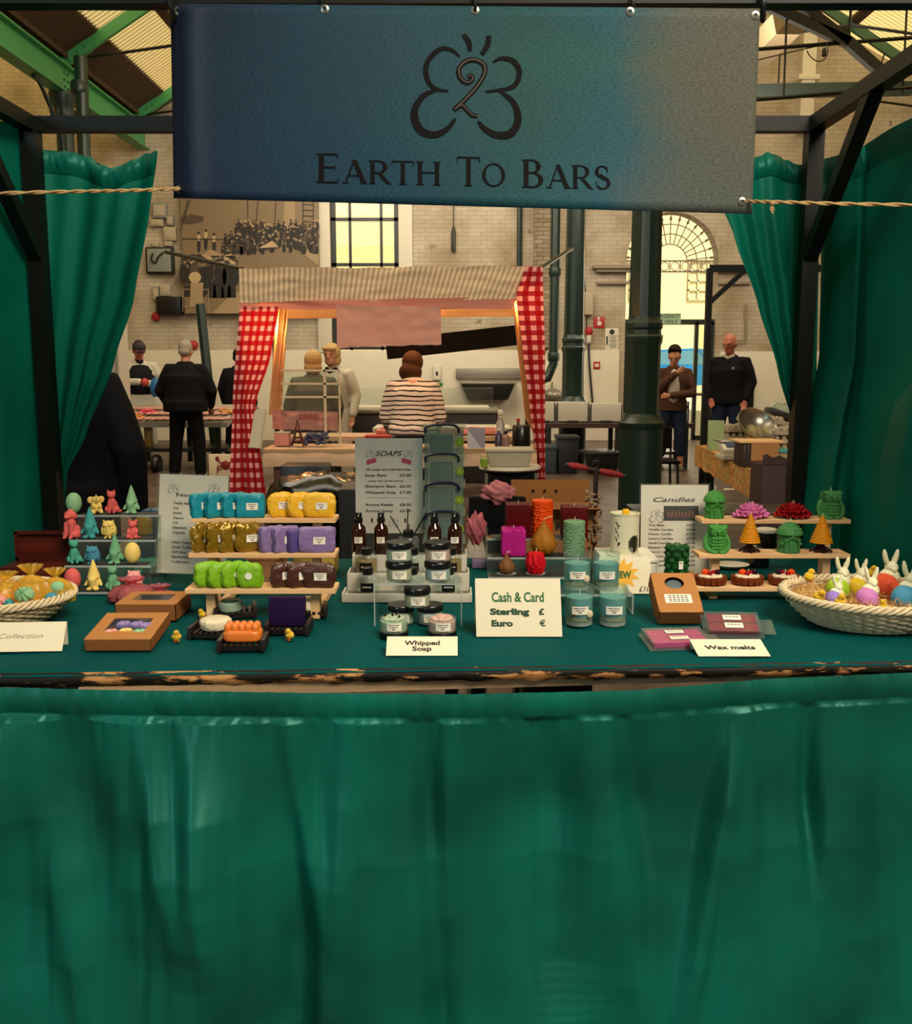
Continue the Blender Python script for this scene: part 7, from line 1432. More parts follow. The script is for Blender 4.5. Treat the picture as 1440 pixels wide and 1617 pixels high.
# counter
ct_ = thing('butcher_counter', 'cloth covered butcher counter under the gingham stall', 'counter', ((GX0+GX1)/2, 7.3, 0)); zc = .76; cx_ = ct_.location.x
a = P(414, 700, 7.25).x-cx_; c = P(848, 700, 7.25).x-cx_
MB().box(((a+c)/2, .22, zc-.02), (c-a, .48, .04)).build('top', 'pale_plank', ct_, smooth=False)
for x in (a+.1, c-.1):
    for y in (.05, .4): MB().box((x, y, zc/2-.02), (.06, .06, zc-.04)).build('leg', mat('leg_red', '#5a2f28', .6), ct_, smooth=False)
mat('counter_cloth', '#b99a80', .85, noise_amt=.2, nscale=9); mat('pink_paper', '#c07a70', .7)
b = MB().grid(lambda u, v: Vector((a+(c-a)*u, -.05+.52*v if v > .12 else -.05-.01*math.sin(u*40), zc+.004+.004*noise.noise(Vector((u*12, v*5, 0))) if v > .12 else zc-.14+.14*v/.12+.012*math.sin(u*9)*(1-v/.12))), 80, 16); tag(b.build('counter_cloth', 'counter_cloth', loc=(cx_, 7.3, 0), ang=180), 'pale patterned cloth over the butcher counter', 'cloth')
def small(nm, lab, cat, b, m_, p, rz=0, parts=()):
    t = thing(nm, lab, cat, p, rz); b.build('body', m_, t)
    for n2, b2, m2 in parts: b2.build(n2, m2, t)
    return t
cz = zc+.012
def onc(px, py): p = G(px, py, cz); return p
def cY(px, Y): return Vector((P(px, 690, Y).x, Y, cz))
cloth_px('pink_sheet', 'pink plastic sheet hanging below the clear screen', [(430, 648), (534, 650), (534, 680), (430, 678)], 7.66, 'pink_paper', (1, 1), .02, 3, 9)
b = MB(); put_text(b, 'appétit', 0, 0, .05, lambda x, z: P(504, 655, 7.62)+Vector((-x, 0, -z)), .17, .01, 0); tag(b.build('sheet_lettering', 'sign_red', smooth=False), 'upside down red word on the pink plastic sheet', 'lettering'); 
o_ = [o for o in sc.objects if o.name.startswith('sheet_lettering')][0]; ps = [o for o in sc.objects if o.name.startswith('pink_sheet')][0]; o_.parent = ps; o_.matrix_parent_inverse = Matrix.Translation(-ps.location); o_.name = 'lettering'; del o_['label'], o_['category']
t = thing('clear_screen', 'clear plastic screen on the left of the butcher counter', 'screen', cY(490, 7.6)); w1, w2 = P(444, 600, 7.6).x-t.location.x, P(536, 600, 7.6).x-t.location.x; h1 = P(490, 584, 7.6).z-cz
MB().box(((w1+w2)/2, 0, h1/2), (w2-w1, .006, h1)).build('pane', 'acrylic', t, smooth=False); b = MB(); x_ = P(513, 600, 7.6).x-t.location.x
b.box((x_, -.01, h1/2), (.02, .02, h1)); b.box((w2, -.01, h1/2), (.014, .02, h1))
for py in (585, 606, 627): b.box(((w1+w2)/2, -.01, P(490, py, 7.6).z-cz), (w2-w1, .02, .016))
b.build('edging', mat('edging', '#c9b48e', .4), t, smooth=False)
b = MB(); 
for s in (-1, 1):
    for d in (-1, 1): b.tube([(s*.06, d*.06, 0), (s*.03, d*.03, .06), (s*.012, d*.012, .15), (0, 0, .22)], [.009, .007, .005, .003], 6)
for z, r in ((.03, .05), (.065, .034), (.12, .02)): b.lathe([(r, z), (r, z+.01)], n=4)
small('tower_ornament', 'small dark iron tower ornament on the counter', 'ornament', b, mat('rust', '#4a1c18', .6), cY(470, 7.45))
t = small('tin_box', 'small pink and beige box left on the counter', 'box', MB().box((0, 0, .05), (.12, .1, .1), bev=.004), 'pink_paper', cY(446, 7.5)); MB().box((0, 0, .105), (.125, .105, .012), bev=.003).build('lid', 'box_cream', t)
b = MB(); r3 = random.Random(3)
for k in range(26): b.ell((r3.uniform(-.09, .09), r3.uniform(-.04, .04), r3.uniform(.02, .1)), (.022, .018, .016), 7)
small('flower_bunch', 'bunch of grey blue flowers lying on the counter', 'flowers', b, mat('greyblue', '#4b4f63', .8), cY(499, 7.45))
t = small('gingham_basket', 'low red checked basket in front of the striped shopper', 'basket', MB().box((0, 0, .045), (.2, .16, .09), bev=.015, taper=.9), mat('redcheck', '#8f2226', .8, noise_amt=.5, nscale=90), cY(597, 7.35)); MB().box((0, 0, .09), (.205, .165, .012), bev=.004).build('rim', mat('redcheck2', '#a34040', .8), t)
t = thing('leaning_board', 'pale leaning board beside the left gingham drape', 'board', cY(414, 7.25)); MB().beam((-.06, 0, 0), (-.02, .08, .3), .1, .03).build('board', 'white_frame', t, smooth=False)
t = thing('lilac_card', 'lilac grey folded card standing on the counter', 'card', cY(752, 7.25)); w_ = .14; b = MB(); b.add([(-w_/2, 0, 0), (w_/2, 0, 0), (w_/2, .03, .16), (-w_/2, .03, .16), (-w_/2, .004, 0), (w_/2, .004, 0), (w_/2, .034, .16), (-w_/2, .034, .16)], [(0, 1, 2, 3), (4, 7, 6, 5), (0, 4, 5, 1), (2, 6, 7, 3), (0, 3, 7, 4), (1, 5, 6, 2)]).build('card', mat('lilacgrey', '#77707f', .6), t, smooth=False); MB().add([(-w_/2, -.002, 0), (w_*.3, -.002, 0), (-w_/2, .027, .15)], [(0, 1, 2)]).build('folded_corner', mat('palelilac', '#a09aa3', .6), t, smooth=False)
def bottle(px, Y, r, h_, m_, cap, lab, trig=False):
    t = thing('bottle', lab, 'bottle', cY(px, Y)); MB().lathe([(r, 0), (r, h_*.65), (r*.4, h_*.8), (r*.35, h_*.88)], n=16).build('bottle_body', m_, t)
    if trig: MB().box((0, -.01, h_*.97), (.04, .09, .035), bev=.008).tube([(0, -.03, h_*.93), (0, -.045, h_*.8)], .007, 6).lathe([(r*.4, h_*.86), (r*.4, h_*.96)], n=10).build('trigger', cap, t)
    else: MB().lathe([(r*.45, h_*.87), (r*.45, h_)], n=12).build('cap', cap, t)
bottle(787, 7.25, .028, .16, mat('purple_liq', '#3a3048', .3), 'paper', 'purple tinted bottle in front of the spray bottle'); bottle(790, 7.5, .035, .28, mat('clear_b', '#9a8f82', .3), 'paper', 'white trigger spray bottle at right of the counter', True); bottle(818, 7.5, .03, .22, mat('dkg', '#1d2a22', .3), 'sign_red', 'dark bottle with red cap beside the gingham'); bottle(799, 7.3, .03, .13, mat('lab_pink', '#8f6a60', .5), 'cap_black', 'short labelled bottle among the counter bottles')
t = small('kettle', 'black kettle mug at the right end of the counter', 'kettle', MB().lathe([(.07, 0), (.075, .02), (.07, .17), (.066, .175)], n=20), 'cap_black', cY(823, 7.36)); MB().tube(smooth_pts([(-.06, 0, .14), (-.13, 0, .12), (-.12, 0, .04), (-.06, 0, .03)]), .008, 6).build('handle', 'cap_black', t)
# pink sheets / trays of meat on the counter and beyond
t = thing('back_counter', 'second butcher counter beyond the striped shopper', 'counter', (cx_, 8.85, 0)); MB().box((0, 0, zc-.02), (c-a, .5, .04)).build('top', 'counter_cloth', t, smooth=False)
for x in (-.9, .9):
    for y in (-.2, .2): MB().box((x, y, zc/2-.02), (.05, .05, zc-.04)).build('leg', 'leg_red', t, smooth=False)
t = thing('meat_tray', 'long tray of pink meat on the far butcher counter', 'tray', cY(690, 8.85)); MB().box((0, 0, .02), (1.15, .28, .04), bev=.01).build('tray', 'pink_paper', t); b = MB()
for k in range(22): b.ell((-.52+.05*k, r3.uniform(-.08, .08), .045), (.035, .05, .016), 8)
b.build('meat', mat('meat', '#b5645c', .5), t, kind='stuff')
o = MB().box((0, 0, .01), (.34, .2, .02), bev=.006).build('pink_folder', 'pink_paper', loc=cY(700, 7.28)); tag(o, 'flat pink packet lying above the storage boxes', 'packet')
# glass display counter behind the ladies
t = thing('display_counter', 'long steel and glass fish counter in front of far wall', 'counter', (P(620, 640, 11.5).x, 11.5, 0)); MB().box((0, 0, .42), (2.6, .8, .84), bev=.02).build('cabinet', mat('dark_steel', '#23221f', .5), t); MB().box((0, 0, .87), (2.64, .84, .05), bev=.01).build('worktop', 'brushed', t); MB().box((0, .1, 1.02), (2.5, .5, .24)).build('glass_cover', 'acrylic', t, smooth=False); MB().box((0, .1, .905), (2.4, .6, .02)).build('ice_bed', 'paper', t, smooth=False)
t = thing('work_table', 'white work table before the wash basin', 'table', (P(700, 640, 11.0).x, 10.2, 0)); MB().box((0, 0, .73), (1.5, .6, .05), bev=.01).build('top', 'coat_white', t)
for x in (-.7, .7):
    for y in (-.25, .25): MB().box((x, y, .352), (.04, .04, .704)).build('leg', 'brushed', t, smooth=False)
# black bin liner heap and dark crates in front of counter
b = MB().ell((0, 0, .33), (.36, .26, .34), 36, fn=sq(4, .12, 5, 10)); t = thing('bin_bag', 'shiny black bin liner draped over a tub before the counter', 'bag', (P(505, 740, 6.3).x, 6.3, .0)); b.build('liner', mat('liner_black', '#08080a', .2), t)
t = thing('black_crate', 'glossy black crate with slots at left of the bin liner', 'crate', (P(470, 715, 6.4).x, 6.75, 0)); MB().box((0, 0, .35), (.34, .26, .7), bev=.01).build('crate', 'black_plastic', t)
o = MB().box((0, 0, .36), (.52, .4, .72), bev=.01).build('black_cabinet', 'black_mat', loc=(P(610, 760, 5.4).x, 5.4, 0)); tag(o, 'black box cabinet behind the soaps price sign', 'cabinet')
# tray, round stool, green pot, pink scarf, box
t = thing('folding_table', 'small cream topped folding table with black cover', 'table', (P(805, 735, 5.3).x, 5.3, 0)); z_ = P(805, 735, 5.3).z; MB().lathe([(.165, z_-.025), (.18, z_-.015), (.175, z_)], n=32, sy=.9).build('top', 'white_frame', t); MB().box((0, .02, z_*.5), (.3, .24, z_-.06), bev=.03).build('black_cover', 'cloth_black', t)
for x in (-.14, .14): MB().tube([(x, -.14, 0), (x, -.14, z_-.03)], .01, 6).build('leg', 'brushed', t)
t = thing('plastic_tub', 'cream plastic tub on the small folding table', 'tub', (P(803, 727, 5.3).x, 5.28, z_+.001)); w_ = 72*5.3/F
b = MB(); b.box((0, 0, .045), (w_, .17, .09), bev=.012, taper=.85); b.build('tub_body', mat('tub_cream', '#aaa088', .5), t); MB().box((0, 0, .095), (w_*1.06, .185, .018), bev=.006).build('rim', 'tub_cream', t)
t = thing('green_pot', 'tiny lime green pot left of the cream tub', 'pot', (P(765, 722, 5.2).x, 5.2, z_+.002)); MB().lathe([(.02, 0), (.026, .045)], n=14).build('pot', mat('limepot', '#7f9a2a', .5), t); MB().tube([(0, 0, .04), (-.03, 0, .07)], .003, 5).tube([(0, 0, .04), (.02, 0, .075)], .003, 5).build('leaves', mat('limel', '#8aa04a', .5), t)
# chair with scarf and bags just behind the stall
ch = thing('folding_chair', 'dark folding chair draped with pink scarf behind the candles', 'chair', (P(785, 850, 3.5).x, 3.55, 0)); zc2 = P(785, 800, 3.5).z
for x in (-.1, .1): MB().tube([(x, -.06, 0), (x, -.06, zc2+.03)], .009, 8).build('leg', 'brushed', ch); MB().tube([(x, .2, 0), (x, -.02, zc2)], .009, 8).build('leg', 'brushed', ch)
MB().box((0, -.05, zc2-.02), (.22, .04, .12), bev=.012).build('backrest', 'cloth_black', ch); MB().box((0, .1, .46), (.22, .28, .03), bev=.01).build('seat', 'cloth_black', ch)
b = MB().ell((0, 0, 0), (.062, .04, .045), 48, fn=lambda v: 1+.22*noise.noise(v*2.2)+.1*math.sin(v.x*9+v.z*14+3*noise.noise(v*2)))
o = b.build('pink_scarf', mat('scarf', '#a8686e', .9, bump=.4, bscale=50), loc=(P(786, 780, 3.5).x, 3.5, P(788, 779, 3.5).z), ang=180); tag(o, 'dusky pink scarf bundled over the folding chair', 'scarf')
t = thing('shopping_bag', 'pink and white bags heaped right of the storage boxes', 'bag', (P(752, 890, 3.4).x, 3.45, 0)); zz = P(750, 845, 3.4).z; MB().ell((0, 0, zz*.5), (.045, .06, zz*.5), 30, fn=sq(3, .15, 4, 8)).build('white_bag', 'tee', t); MB().ell((.0, -.02, zz+.02), (.036, .035, .06), 40, fn=lambda v: 1+.25*noise.noise(v*2.1)+.08*math.sin(v.x*12+v.z*9)).build('pink_bag', mat('pinkflap', '#b0606a', .8), t)
cbx = thing('cardboard_box', 'open brown cardboard box with punched holes behind the candles', 'box', (P(872, 880, 3.6).x, 3.6, 0)); w_ = P(935, 850, 3.6).x-P(808, 850, 3.6).x; z0, z1, z2 = 0.0, P(870, 800, 3.6).z, P(870, 757, 3.72).z
mat('carton', '#9c6c42', .8, noise_amt=.08, nscale=20); mat('carton_in', '#85592f', .85)
MB().box((0, .1, z1/2+.2), (w_, .004, z1-.4)).box((0, -.1, z1/2+.2), (w_, .004, z1-.4)).box((-w_/2, 0, z1/2+.2), (.004, .2, z1-.4)).box((w_/2, 0, z1/2+.2), (.004, .2, z1-.4)).box((0, 0, .41), (w_, .2, .02)).build('carton_walls', 'carton', cbx, smooth=False)
MB().box((0, .11, (z1+z2)/2), (w_, .005, z2-z1), Matrix.Rotation(-.1, 3, 'X')).build('back_flap', 'carton_in', cbx, smooth=False); MB().box((0, -.145, z1+.01), (w_, .1, .004), Matrix.Rotation(-.25, 3, 'X')).build('front_flap', 'carton', cbx, smooth=False)
for k in range(3): MB().lathe([(.006, 0), (.006, .002)], (-w_*.22+.047*k, .1, (z1+z2)/2+.003), 12, M_=Matrix.Rotation(PI/2, 3, 'X')).build('hole', 'cap_black', cbx, smooth=False); MB().lathe([(.01, 0), (.01, .001)], (-w_*.2+.05*k, -.15, z1+.0135), 12).build('hole', 'cap_black', cbx, smooth=False)
b = MB(); put_text(b, 'RGE', .0, z1-.075, .03, lambda x, z: Vector((x, -.104, z)), .085, .05); b.build('lettering', 'ink', cbx, smooth=False)
o = MB().box((0, 0, .2), (w_*.95, .2, .4), bev=.01).build('storage_crate', 'black_plastic', loc=(cbx.location.x, 3.6, 0)); tag(o, 'dark crate under the cardboard box', 'crate')
# dried flowers on stick, red handled stand
t = thing('dried_flowers', 'dried flower bunch hanging right of the cardboard box', 'dried flowers', (P(938, 840, 3.5).x, 3.5, 0)); zt_ = P(938, 790, 3.5).z; MB().tube([(0, 0, 0), (0, 0, zt_)], .006, 6).build('stake', 'dish_wood', t); b = MB(); r4 = random.Random(8)
for k in range(70): zz = r4.uniform(-.2, .03); b.ell((r4.uniform(-.03, .03)*(1+zz*2), r4.uniform(-.02, .02), zt_+zz), (r4.uniform(.003, .01), .006, r4.uniform(.004, .012)), 6)
b.build('dried_petals', mat('dried', '#8a7358', .9), t)
t = thing('anchor_stand', 'dark anchor shaped stand with red wrapped crossbar', 'stand', (P(941, 745, 4.2).x, 4.2, 0)); za = P(941, 742, 4.2).z; aa, cc2 = P(893, 733, 4.2)-t.location, P(987, 752, 4.2)-t.location
MB().tube([(0, 0, 0), (0, 0, za+.01)], .011, 8).lathe([(.012, 0), (.017, .003), (.012, .006)], (0, 0, za+.03), 14, M_=Matrix.Rotation(PI/2, 3, 'X'), caps=False).build('shaft', mat('rust2', '#2e1d18', .6), t)
MB().tube([aa, cc2], .009, 8).build('crossbar', 'rust2', t)
for f0, f1 in ((.08, .34), (.6, .93)): MB().tube([aa.lerp(cc2, f0), aa.lerp(cc2, (f0+f1)/2), aa.lerp(cc2, f1)], [.013, .017, .012], 10, True).build('red_wrap', mat('redwrap', '#8f1a1c', .7), t)
# ================================================================== fish tables
mat('ice', '#9a9284', .5, noise_amt=.2, nscale=30)
t = thing('fish_stall', 'sloping iced fish display on wheeled trolley at left', 'fish stall', (P(282, 675, 12.6).x, 12.3, 0)); w_ = P(372, 675, 12.3).x-P(196, 675, 12.3).x
b = MB().add([(-w_/2, 0, .6), (w_/2, 0, .6), (w_/2, 1.0, .8), (-w_/2, 1.0, .8), (-w_/2, 0, .66), (w_/2, 0, .66), (w_/2, 1.0, .86), (-w_/2, 1.0, .86)], [(0, 3, 2, 1), (4, 5, 6, 7), (0, 1, 5, 4), (2, 3, 7, 6), (0, 4, 7, 3), (1, 2, 6, 5)]); b.build('display_tray', 'brushed', t, smooth=False)
MB().add([(-w_/2+.03, .03, .67), (w_/2-.03, .03, .67), (w_/2-.03, .97, .865), (-w_/2+.03, .97, .865)], [(0, 1, 2, 3)]).build('ice_bed', 'ice', t, smooth=False)
MB().box((0, .5, .28), (w_*.95, .7, .05)).build('undershelf', 'frame_dark', t, smooth=False)
for x in (-w_/2+.15, 0, w_/2-.15): 
    for y in (.1, .8): MB().box((x, y, .33), (.06, .06, .54)).build('leg', 'frame_dark', t, smooth=False)
MB().box((-w_*.28, .3, .45), (.1, .1, .28), bev=.02).build('bucket', mat('yel', '#8a6a24', .5), t); MB().lathe([(.12, 0), (.14, .03), (.14, .06), (.12, .09)], (-w_*.18, 0, .1), 18, M_=Matrix.Rotation(PI/2, 3, 'Y')).build('wheel', 'cap_black', t)
fishes = [('#c4756a', 14), ('#b59a86', 18), ('#c8873a', 8), ('#9c3a44', 6), ('#cfc0ae', 16)]; r5 = random.Random(4); nf = 0
for px, py, rx, c, lab in ((233, 655, .13, '#c8364a', 'bright red heap of prawns on the left fish display'), (216, 664, .1, '#c4752a', 'orange heap at the left front of the fish display'), (354, 655, .16, '#b5843a', 'golden smoked fish heap at right of the fish display')):
    p = P(px, py, 12.75 if py < 660 else 12.45); b = MB()
    for k in range(26): a = r5.uniform(0, 6.28); q_ = math.sqrt(r5.random()); b.ell((rx*q_*math.cos(a), rx*q_*math.sin(a)*.7, .02+.05*(1-q_)), (.035, .02, .015), 7, M_=Matrix.Rotation(a*2, 3, 'Z'))
    p.z = .6+.2*(p.y-12.3)+.066; tag(b.build('seafood_heap', mat('sf'+c[1:], c, .5), loc=p), lab, 'seafood', kind='stuff')
fsh = MB().ell((0, 0, .02), (.13, .04, .02), 14, fn=lambda v: 1).prism([(.11, 0), (.18, .04), (.17, 0), (.18, -.04)], lambda p: Vector((p[0], p[1], .014)), (0, 0, .012))
fm_ = fsh.build('fish', mat('fish_pink', '#b87f70', .4)); fi = 0
for r_ in range(3):
    for c in range(13):
        px = 210+12*c+4*(r_ % 2); Yy = 12.42+.28*r_; x_ = P(px, 665, Yy).x
        o = fm_ if fi == 0 else fm_.copy()
        if fi: sc.collection.objects.link(o)
        o.location = (x_, Yy, .6+.2*(Yy-12.3)+.067); o.rotation_euler = (0.19, 0, 1.2+.3*math.sin(fi)); o['label'] = 'pink fish fillet lying on the iced left display'; o['category'] = 'fish'; o['group'] = 'fish on the left display'; fi += 1
t = thing('crab_sign', 'white sign with red crab below the left fish display', 'sign', Vector((P(352, 735, 9.8).x, 9.8, 0))); w_ = .3; z0_ = P(352, 752, 9.8).z; h_ = P(352, 717, 9.8).z-z0_
MB().box((0, 0, z0_+h_/2), (w_, .02, h_), bev=.01).build('board', 'card_white', t); MB().box((0, .02, z0_/2), (.04, .02, z0_)).build('stand', 'frame_dark', t, smooth=False)
b = MB(); cc3 = Vector((.03, -.013, z0_+h_*.5)); b.lathe([(.05, 0), (.045, .004)], cc3, 14, M_=Matrix.Rotation(PI/2, 3, 'X'))
for s in (-1, 1):
    for k in range(3): a = -.5+.5*k; b.tube([cc3+Vector((s*.04, 0, -.02*k)), cc3+Vector((s*.085, 0, -.01-.025*k)), cc3+Vector((s*.09, 0, -.045-.025*k))], .006, 5)
    b.tube([cc3+Vector((s*.04, 0, .02)), cc3+Vector((s*.08, 0, .05))], .009, 5); b.ell(cc3+Vector((s*.085, 0, .07)), (.022, .004, .028), 10)
b.build('crab_print', mat('crab', '#7a1a14', .6), t)
# right-hand fish table with polystyrene boxes
tx0, tx1 = P(855, 668, 12.8).x, P(1092, 668, 12.8).x; t = thing('trestle_table', 'long fish table carrying white polystyrene boxes', 'table', ((tx0+tx1)/2, 13.0, 0)); zt2 = P(970, 668, 12.8).z
MB().box((0, 0, zt2-.03), (tx1-tx0, .7, .06)).build('top', mat('red_brown', '#3a201c', .6), t, smooth=False)
for x in (-.95, 0, .95):
    for y in (-.28, .28): MB().box((x, y, zt2/2-.03), (.06, .06, zt2-.06)).build('leg', 'frame_dark', t, smooth=False)
MB().box((0, .1, .2), (tx1-tx0-.3, .5, .04)).build('undershelf', 'frame_dark', t, smooth=False)
mat('polystyrene', '#c2bcae', .7)
def polybox(px0, px1, py, lab, lid=None):
    xa, xb = P(px0, 660, 12.75).x, P(px1, 660, 12.75).x; h_ = P(900, py, 12.75).z-zt2; w_ = xb-xa; t = thing('polystyrene_box', lab, 'box', ((xa+xb)/2, 12.95, zt2+.001), 0, 'polystyrene fish boxes'); b = MB(); d_ = .38
    b.box((0, 0, .015), (w_, d_, .03), bev=.004)
    for s in (-1, 1): b.box((s*(w_/2-.012), 0, h_/2), (.024, d_, h_), bev=.005); b.box((0, s*(d_/2-.012), h_/2), (w_, .024, h_), bev=.005)
    b.build('box_walls', 'polystyrene', t); MB().box((0, 0, h_-.07), (w_-.05, d_-.05, .03)).build('ice', 'ice', t, smooth=False); MB().box((0, -d_/2-.003, .02), (.15, .01, .03)).build('drain_slot', 'frame_dark', t, smooth=False)
    if lid: MB().box((0, -d_/2-.004, h_*.75), (w_*.9, .012, .04)).build('dark_band', 'frame_dark', t, smooth=False)
polybox(840, 877, 636, 'white fish box at left, partly behind the gingham'); polybox(879, 930, 636, 'white fish box in front of the further column'); polybox(932, 983, 638, 'white fish box between the two columns'); polybox(1036, 1088, 634, 'white fish box in front of the woman in brown', True)
b = MB().ell((0, 0, .04), (.06, .05, .12), 14).tube(smooth_pts([(-.04, 0, .1), (0, 0, .2), (.06, 0, .17), (.05, 0, .05)]), .01, 6); o = b.build('white_carrier', 'paper', loc=P(1043, 634, 12.9)); o.location.z -= .02; tag(o, 'white carrier bag on the box before the woman in brown', 'bag')
for px, py0, py1, w_, lab, m_ in ((895, 690, 736, 34, 'dark blue grey bin under the right fish table', mat('bin', '#1b2026', .5)), (868, 705, 735, 20, 'small blue tub under the fish table by the gingham', mat('bluetub', '#33414c', .5)), (950, 715, 735, 50, 'low black ribbed crate under the fish table', 'black_plastic')):
    Y = 12.2; xx = P(px, 700, Y).x; ww = w_*Y/F; zz = P(px, py0, Y).z; t = thing('storage_bin', lab, 'bin', (xx, Y, 0)); MB().box((0, 0, zz/2), (ww, .35, zz), bev=.02, taper=.85).build('bin_body', m_, t); MB().box((0, 0, zz), (ww*1.06, .38, .05), bev=.012).build('lid', m_, t)
# ================================================================== egg stall at right
eg = thing('egg_table', 'orange patterned cloth covered table of eggs at right', 'table', (2.45, 6.3, 0)); mat('egg_cloth', '#b08548', .8)
def ec_fn(nt, N, L, b):
    tc = N('ShaderNodeTexCoord'); n = N('ShaderNodeTexNoise'); n.inputs['Scale'].default_value = 16; n.inputs['Detail'].default_value = 4; n.inputs['Distortion'].default_value = 1.5; L(tc.outputs['Object'], n.inputs['Vector'])
    r = ramp(N, [(.3, '#6e3a22'), (.42, '#b8753a'), (.5, '#c9a064'), (.58, '#7c7a3e'), (.7, '#b5552f')]); L(n.outputs[0], r.inputs[0]); L(r.outputs[0], b.inputs['Base Color'])
nodes_mat('egg_cloth2', ec_fn, .8)
p0, p1 = G(1100, 703, .79), G(1215, 756, .79); d_ = Vector((p1.x-p0.x, p1.y-p0.y, 0)); p2 = p1+Vector((1.3, .05, 0)); p3 = p0+Vector((1.5, .2, 0)); O_ = eg.location
quad = [p0, p1, p2, p3]; zt3 = .79
MB().add([Vector((p.x, p.y, z))-O_ for z in (zt3-.03, zt3-.004) for p in quad], [(0, 3, 2, 1), (4, 5, 6, 7), (0, 1, 5, 4), (1, 2, 6, 5), (2, 3, 7, 6), (3, 0, 4, 7)]).build('top', 'pale_plank', eg, smooth=False)
for p in quad: c = sum(quad, Vector())/4; q_ = p.lerp(c, .12); MB().box((q_.x-O_.x, q_.y-O_.y, .38), (.06, .06, .76)).build('leg', 'frame_dark', eg, smooth=False)
b = MB().add([Vector((p.x, p.y, zt3))-O_ for p in quad], [(0, 1, 2, 3)])
for (a, c) in ((quad[0], quad[1]), (quad[1], quad[2]), (quad[3], quad[0])):
    nn = Vector(((c-a).y, -(c-a).x, 0)).normalized()*-.012
    def fpt(u, v, a=a, c=c, nn=nn): p = a.lerp(c, u); return Vector((p.x, p.y, zt3-.16*v))-O_ - nn*(1+.8*math.sin(u*40)*v)
    b.grid(fpt, 60, 4)
o = b.build('egg_tablecloth', 'egg_cloth2', loc=O_, ang=180); tag(o, 'orange patterned tablecloth on the egg table', 'tablecloth')
mat('eggtray', '#9c917d', .9, noise_amt=.08); mat('egg_shell', '#b9855c', .5)
tray = MB(); 
def eggcarton(p, rz, lab, n=(5, 2)):
    t = thing('egg_tray', lab, 'egg tray', p, rz, 'stacked egg trays'); b = MB(); W2, D2 = n[0]*.05, n[1]*.05+.05
    b.box((0, 0, .02), (W2, D2, .03), bev=.008)
    for i in range(n[0]):
        for j in (-1, 1): b.ell((-W2/2+.025+.05*i, j*D2*.28, .04), (.022, .032, .026), 8)
    b.build('pulp_tray', 'eggtray', t); return t
def eY(px, Y, z=0): return Vector((P(px, 680, Y).x, Y, zt3+.002+z))
k_ = 0; pos = ['bottom', 'second', 'third', 'top']
for c, (px, Y, n_) in enumerate(((1161, 7.0, 3), (1208, 6.9, 4), (1241, 6.7, 3), (1190, 7.3, 4))):
    for j in range(n_): eggcarton(eY(px, Y, .062*j), .05*((j*7+c) % 3-1), 'grey egg tray, %s of the %s stack on the egg table' % (pos[j] if j < n_-1 else 'topmost', ['left', 'middle', 'right', 'rear'][c]), (5 if c == 3 or c == 1 else 4, 2))
t = thing('steel_bowl', 'tilted shiny steel bowl resting on the egg trays', 'bowl', eY(1188, 6.75, .15)); t.rotation_euler = (.75, .3, 0); t.scale = (.85,)*3
MB().lathe([(.04, 0), (.09, .015), (.15, .06), (.175, .105), (.18, .105), (.155, .055), (.09, .008), (.003, .004)], n=40).build('bowl', mat('chrome', '#8f8a80', .3, .9), t)
t = thing('paper_bag', 'pale green paper bag with dark print on the egg table', 'bag', eY(1130, 6.9)); h_ = .22; b = MB(); b.add([(-.055, -.03, 0), (.055, -.03, 0), (.05, .03, 0), (-.05, .03, 0), (-.06, -.012, h_), (.06, -.012, h_), (.058, .012, h_), (-.058, .012, h_)], [(0, 3, 2, 1), (0, 1, 5, 4), (1, 2, 6, 5), (2, 3, 7, 6), (3, 0, 4, 7), (4, 5, 6, 7)]).build('bag_body', mat('bag_green', '#8f9f74', .8), t, smooth=False)
b = MB()
for x, z, w2, h2 in ((-.03, .1, .018, .05), (-.008, .115, .012, .03), (.012, .09, .02, .035), (-.01, .075, .03, .015)): b.add([(x-w2/2, -.0275+.07*z, z-h2/2), (x+w2/2, -.0275+.07*z, z-h2/2), (x+w2/2, -.0275+.07*z+.003, z+h2/2), (x-w2/2, -.0275+.07*z+.003, z+h2/2)], [(0, 1, 2, 3)])
b.build('dark_print', 'ink', t, smooth=False)
t = thing('weighing_scale', 'white weighing scale with tilted blue screen', 'scale', eY(1160, 6.2)); MB().box((0, 0, .02), (.2, .2, .035), bev=.008).build('base', 'white_frame', t); MB().box((-.01, -.02, .075), (.17, .13, .06), Matrix.Rotation(.45, 3, 'X'), bev=.01).build('console', 'white_frame', t); MB().box((-.01, -.045, .105), (.12, .07, .008), Matrix.Rotation(.45, 3, 'X')).build('screen', mat('screen', '#27385a', .2), t, smooth=False); MB().box((.0, .06, .12), (.2, .18, .012), bev=.004).build('pan', 'brushed', t)
t = thing('dark_crate', 'dark ribbed crate with a board on top on the egg table', 'crate', eY(1199, 5.75)); w_ = .22; MB().box((0, .05, .075), (w_, .2, .15), bev=.006).build('crate_body', mat('crate_dk', '#2c2018', .5), t); b = MB()
for k in range(9): b.box((-w_/2+.02+k*.0225, -.052, .075), (.008, .008, .13))
b.build('ribs', 'dish_wood', t, smooth=False); MB().box((0, .05, .157), (w_+.06, .24, .012), bev=.003).build('lid_board', 'pine', t)
t = thing('clear_tub', 'clear tub with dark contents at right of the crate', 'tub', eY(1241, 5.7)); MB().box((0, 0, .05), (.1, .12, .1), bev=.006).build('tub', 'box_plastic', t); MB().box((0, 0, .03), (.085, .1, .05), bev=.006).build('contents', 'dish_wood', t); MB().box((0, 0, .105), (.105, .125, .012), bev=.003).build('lid', 'wax_cyan', t)
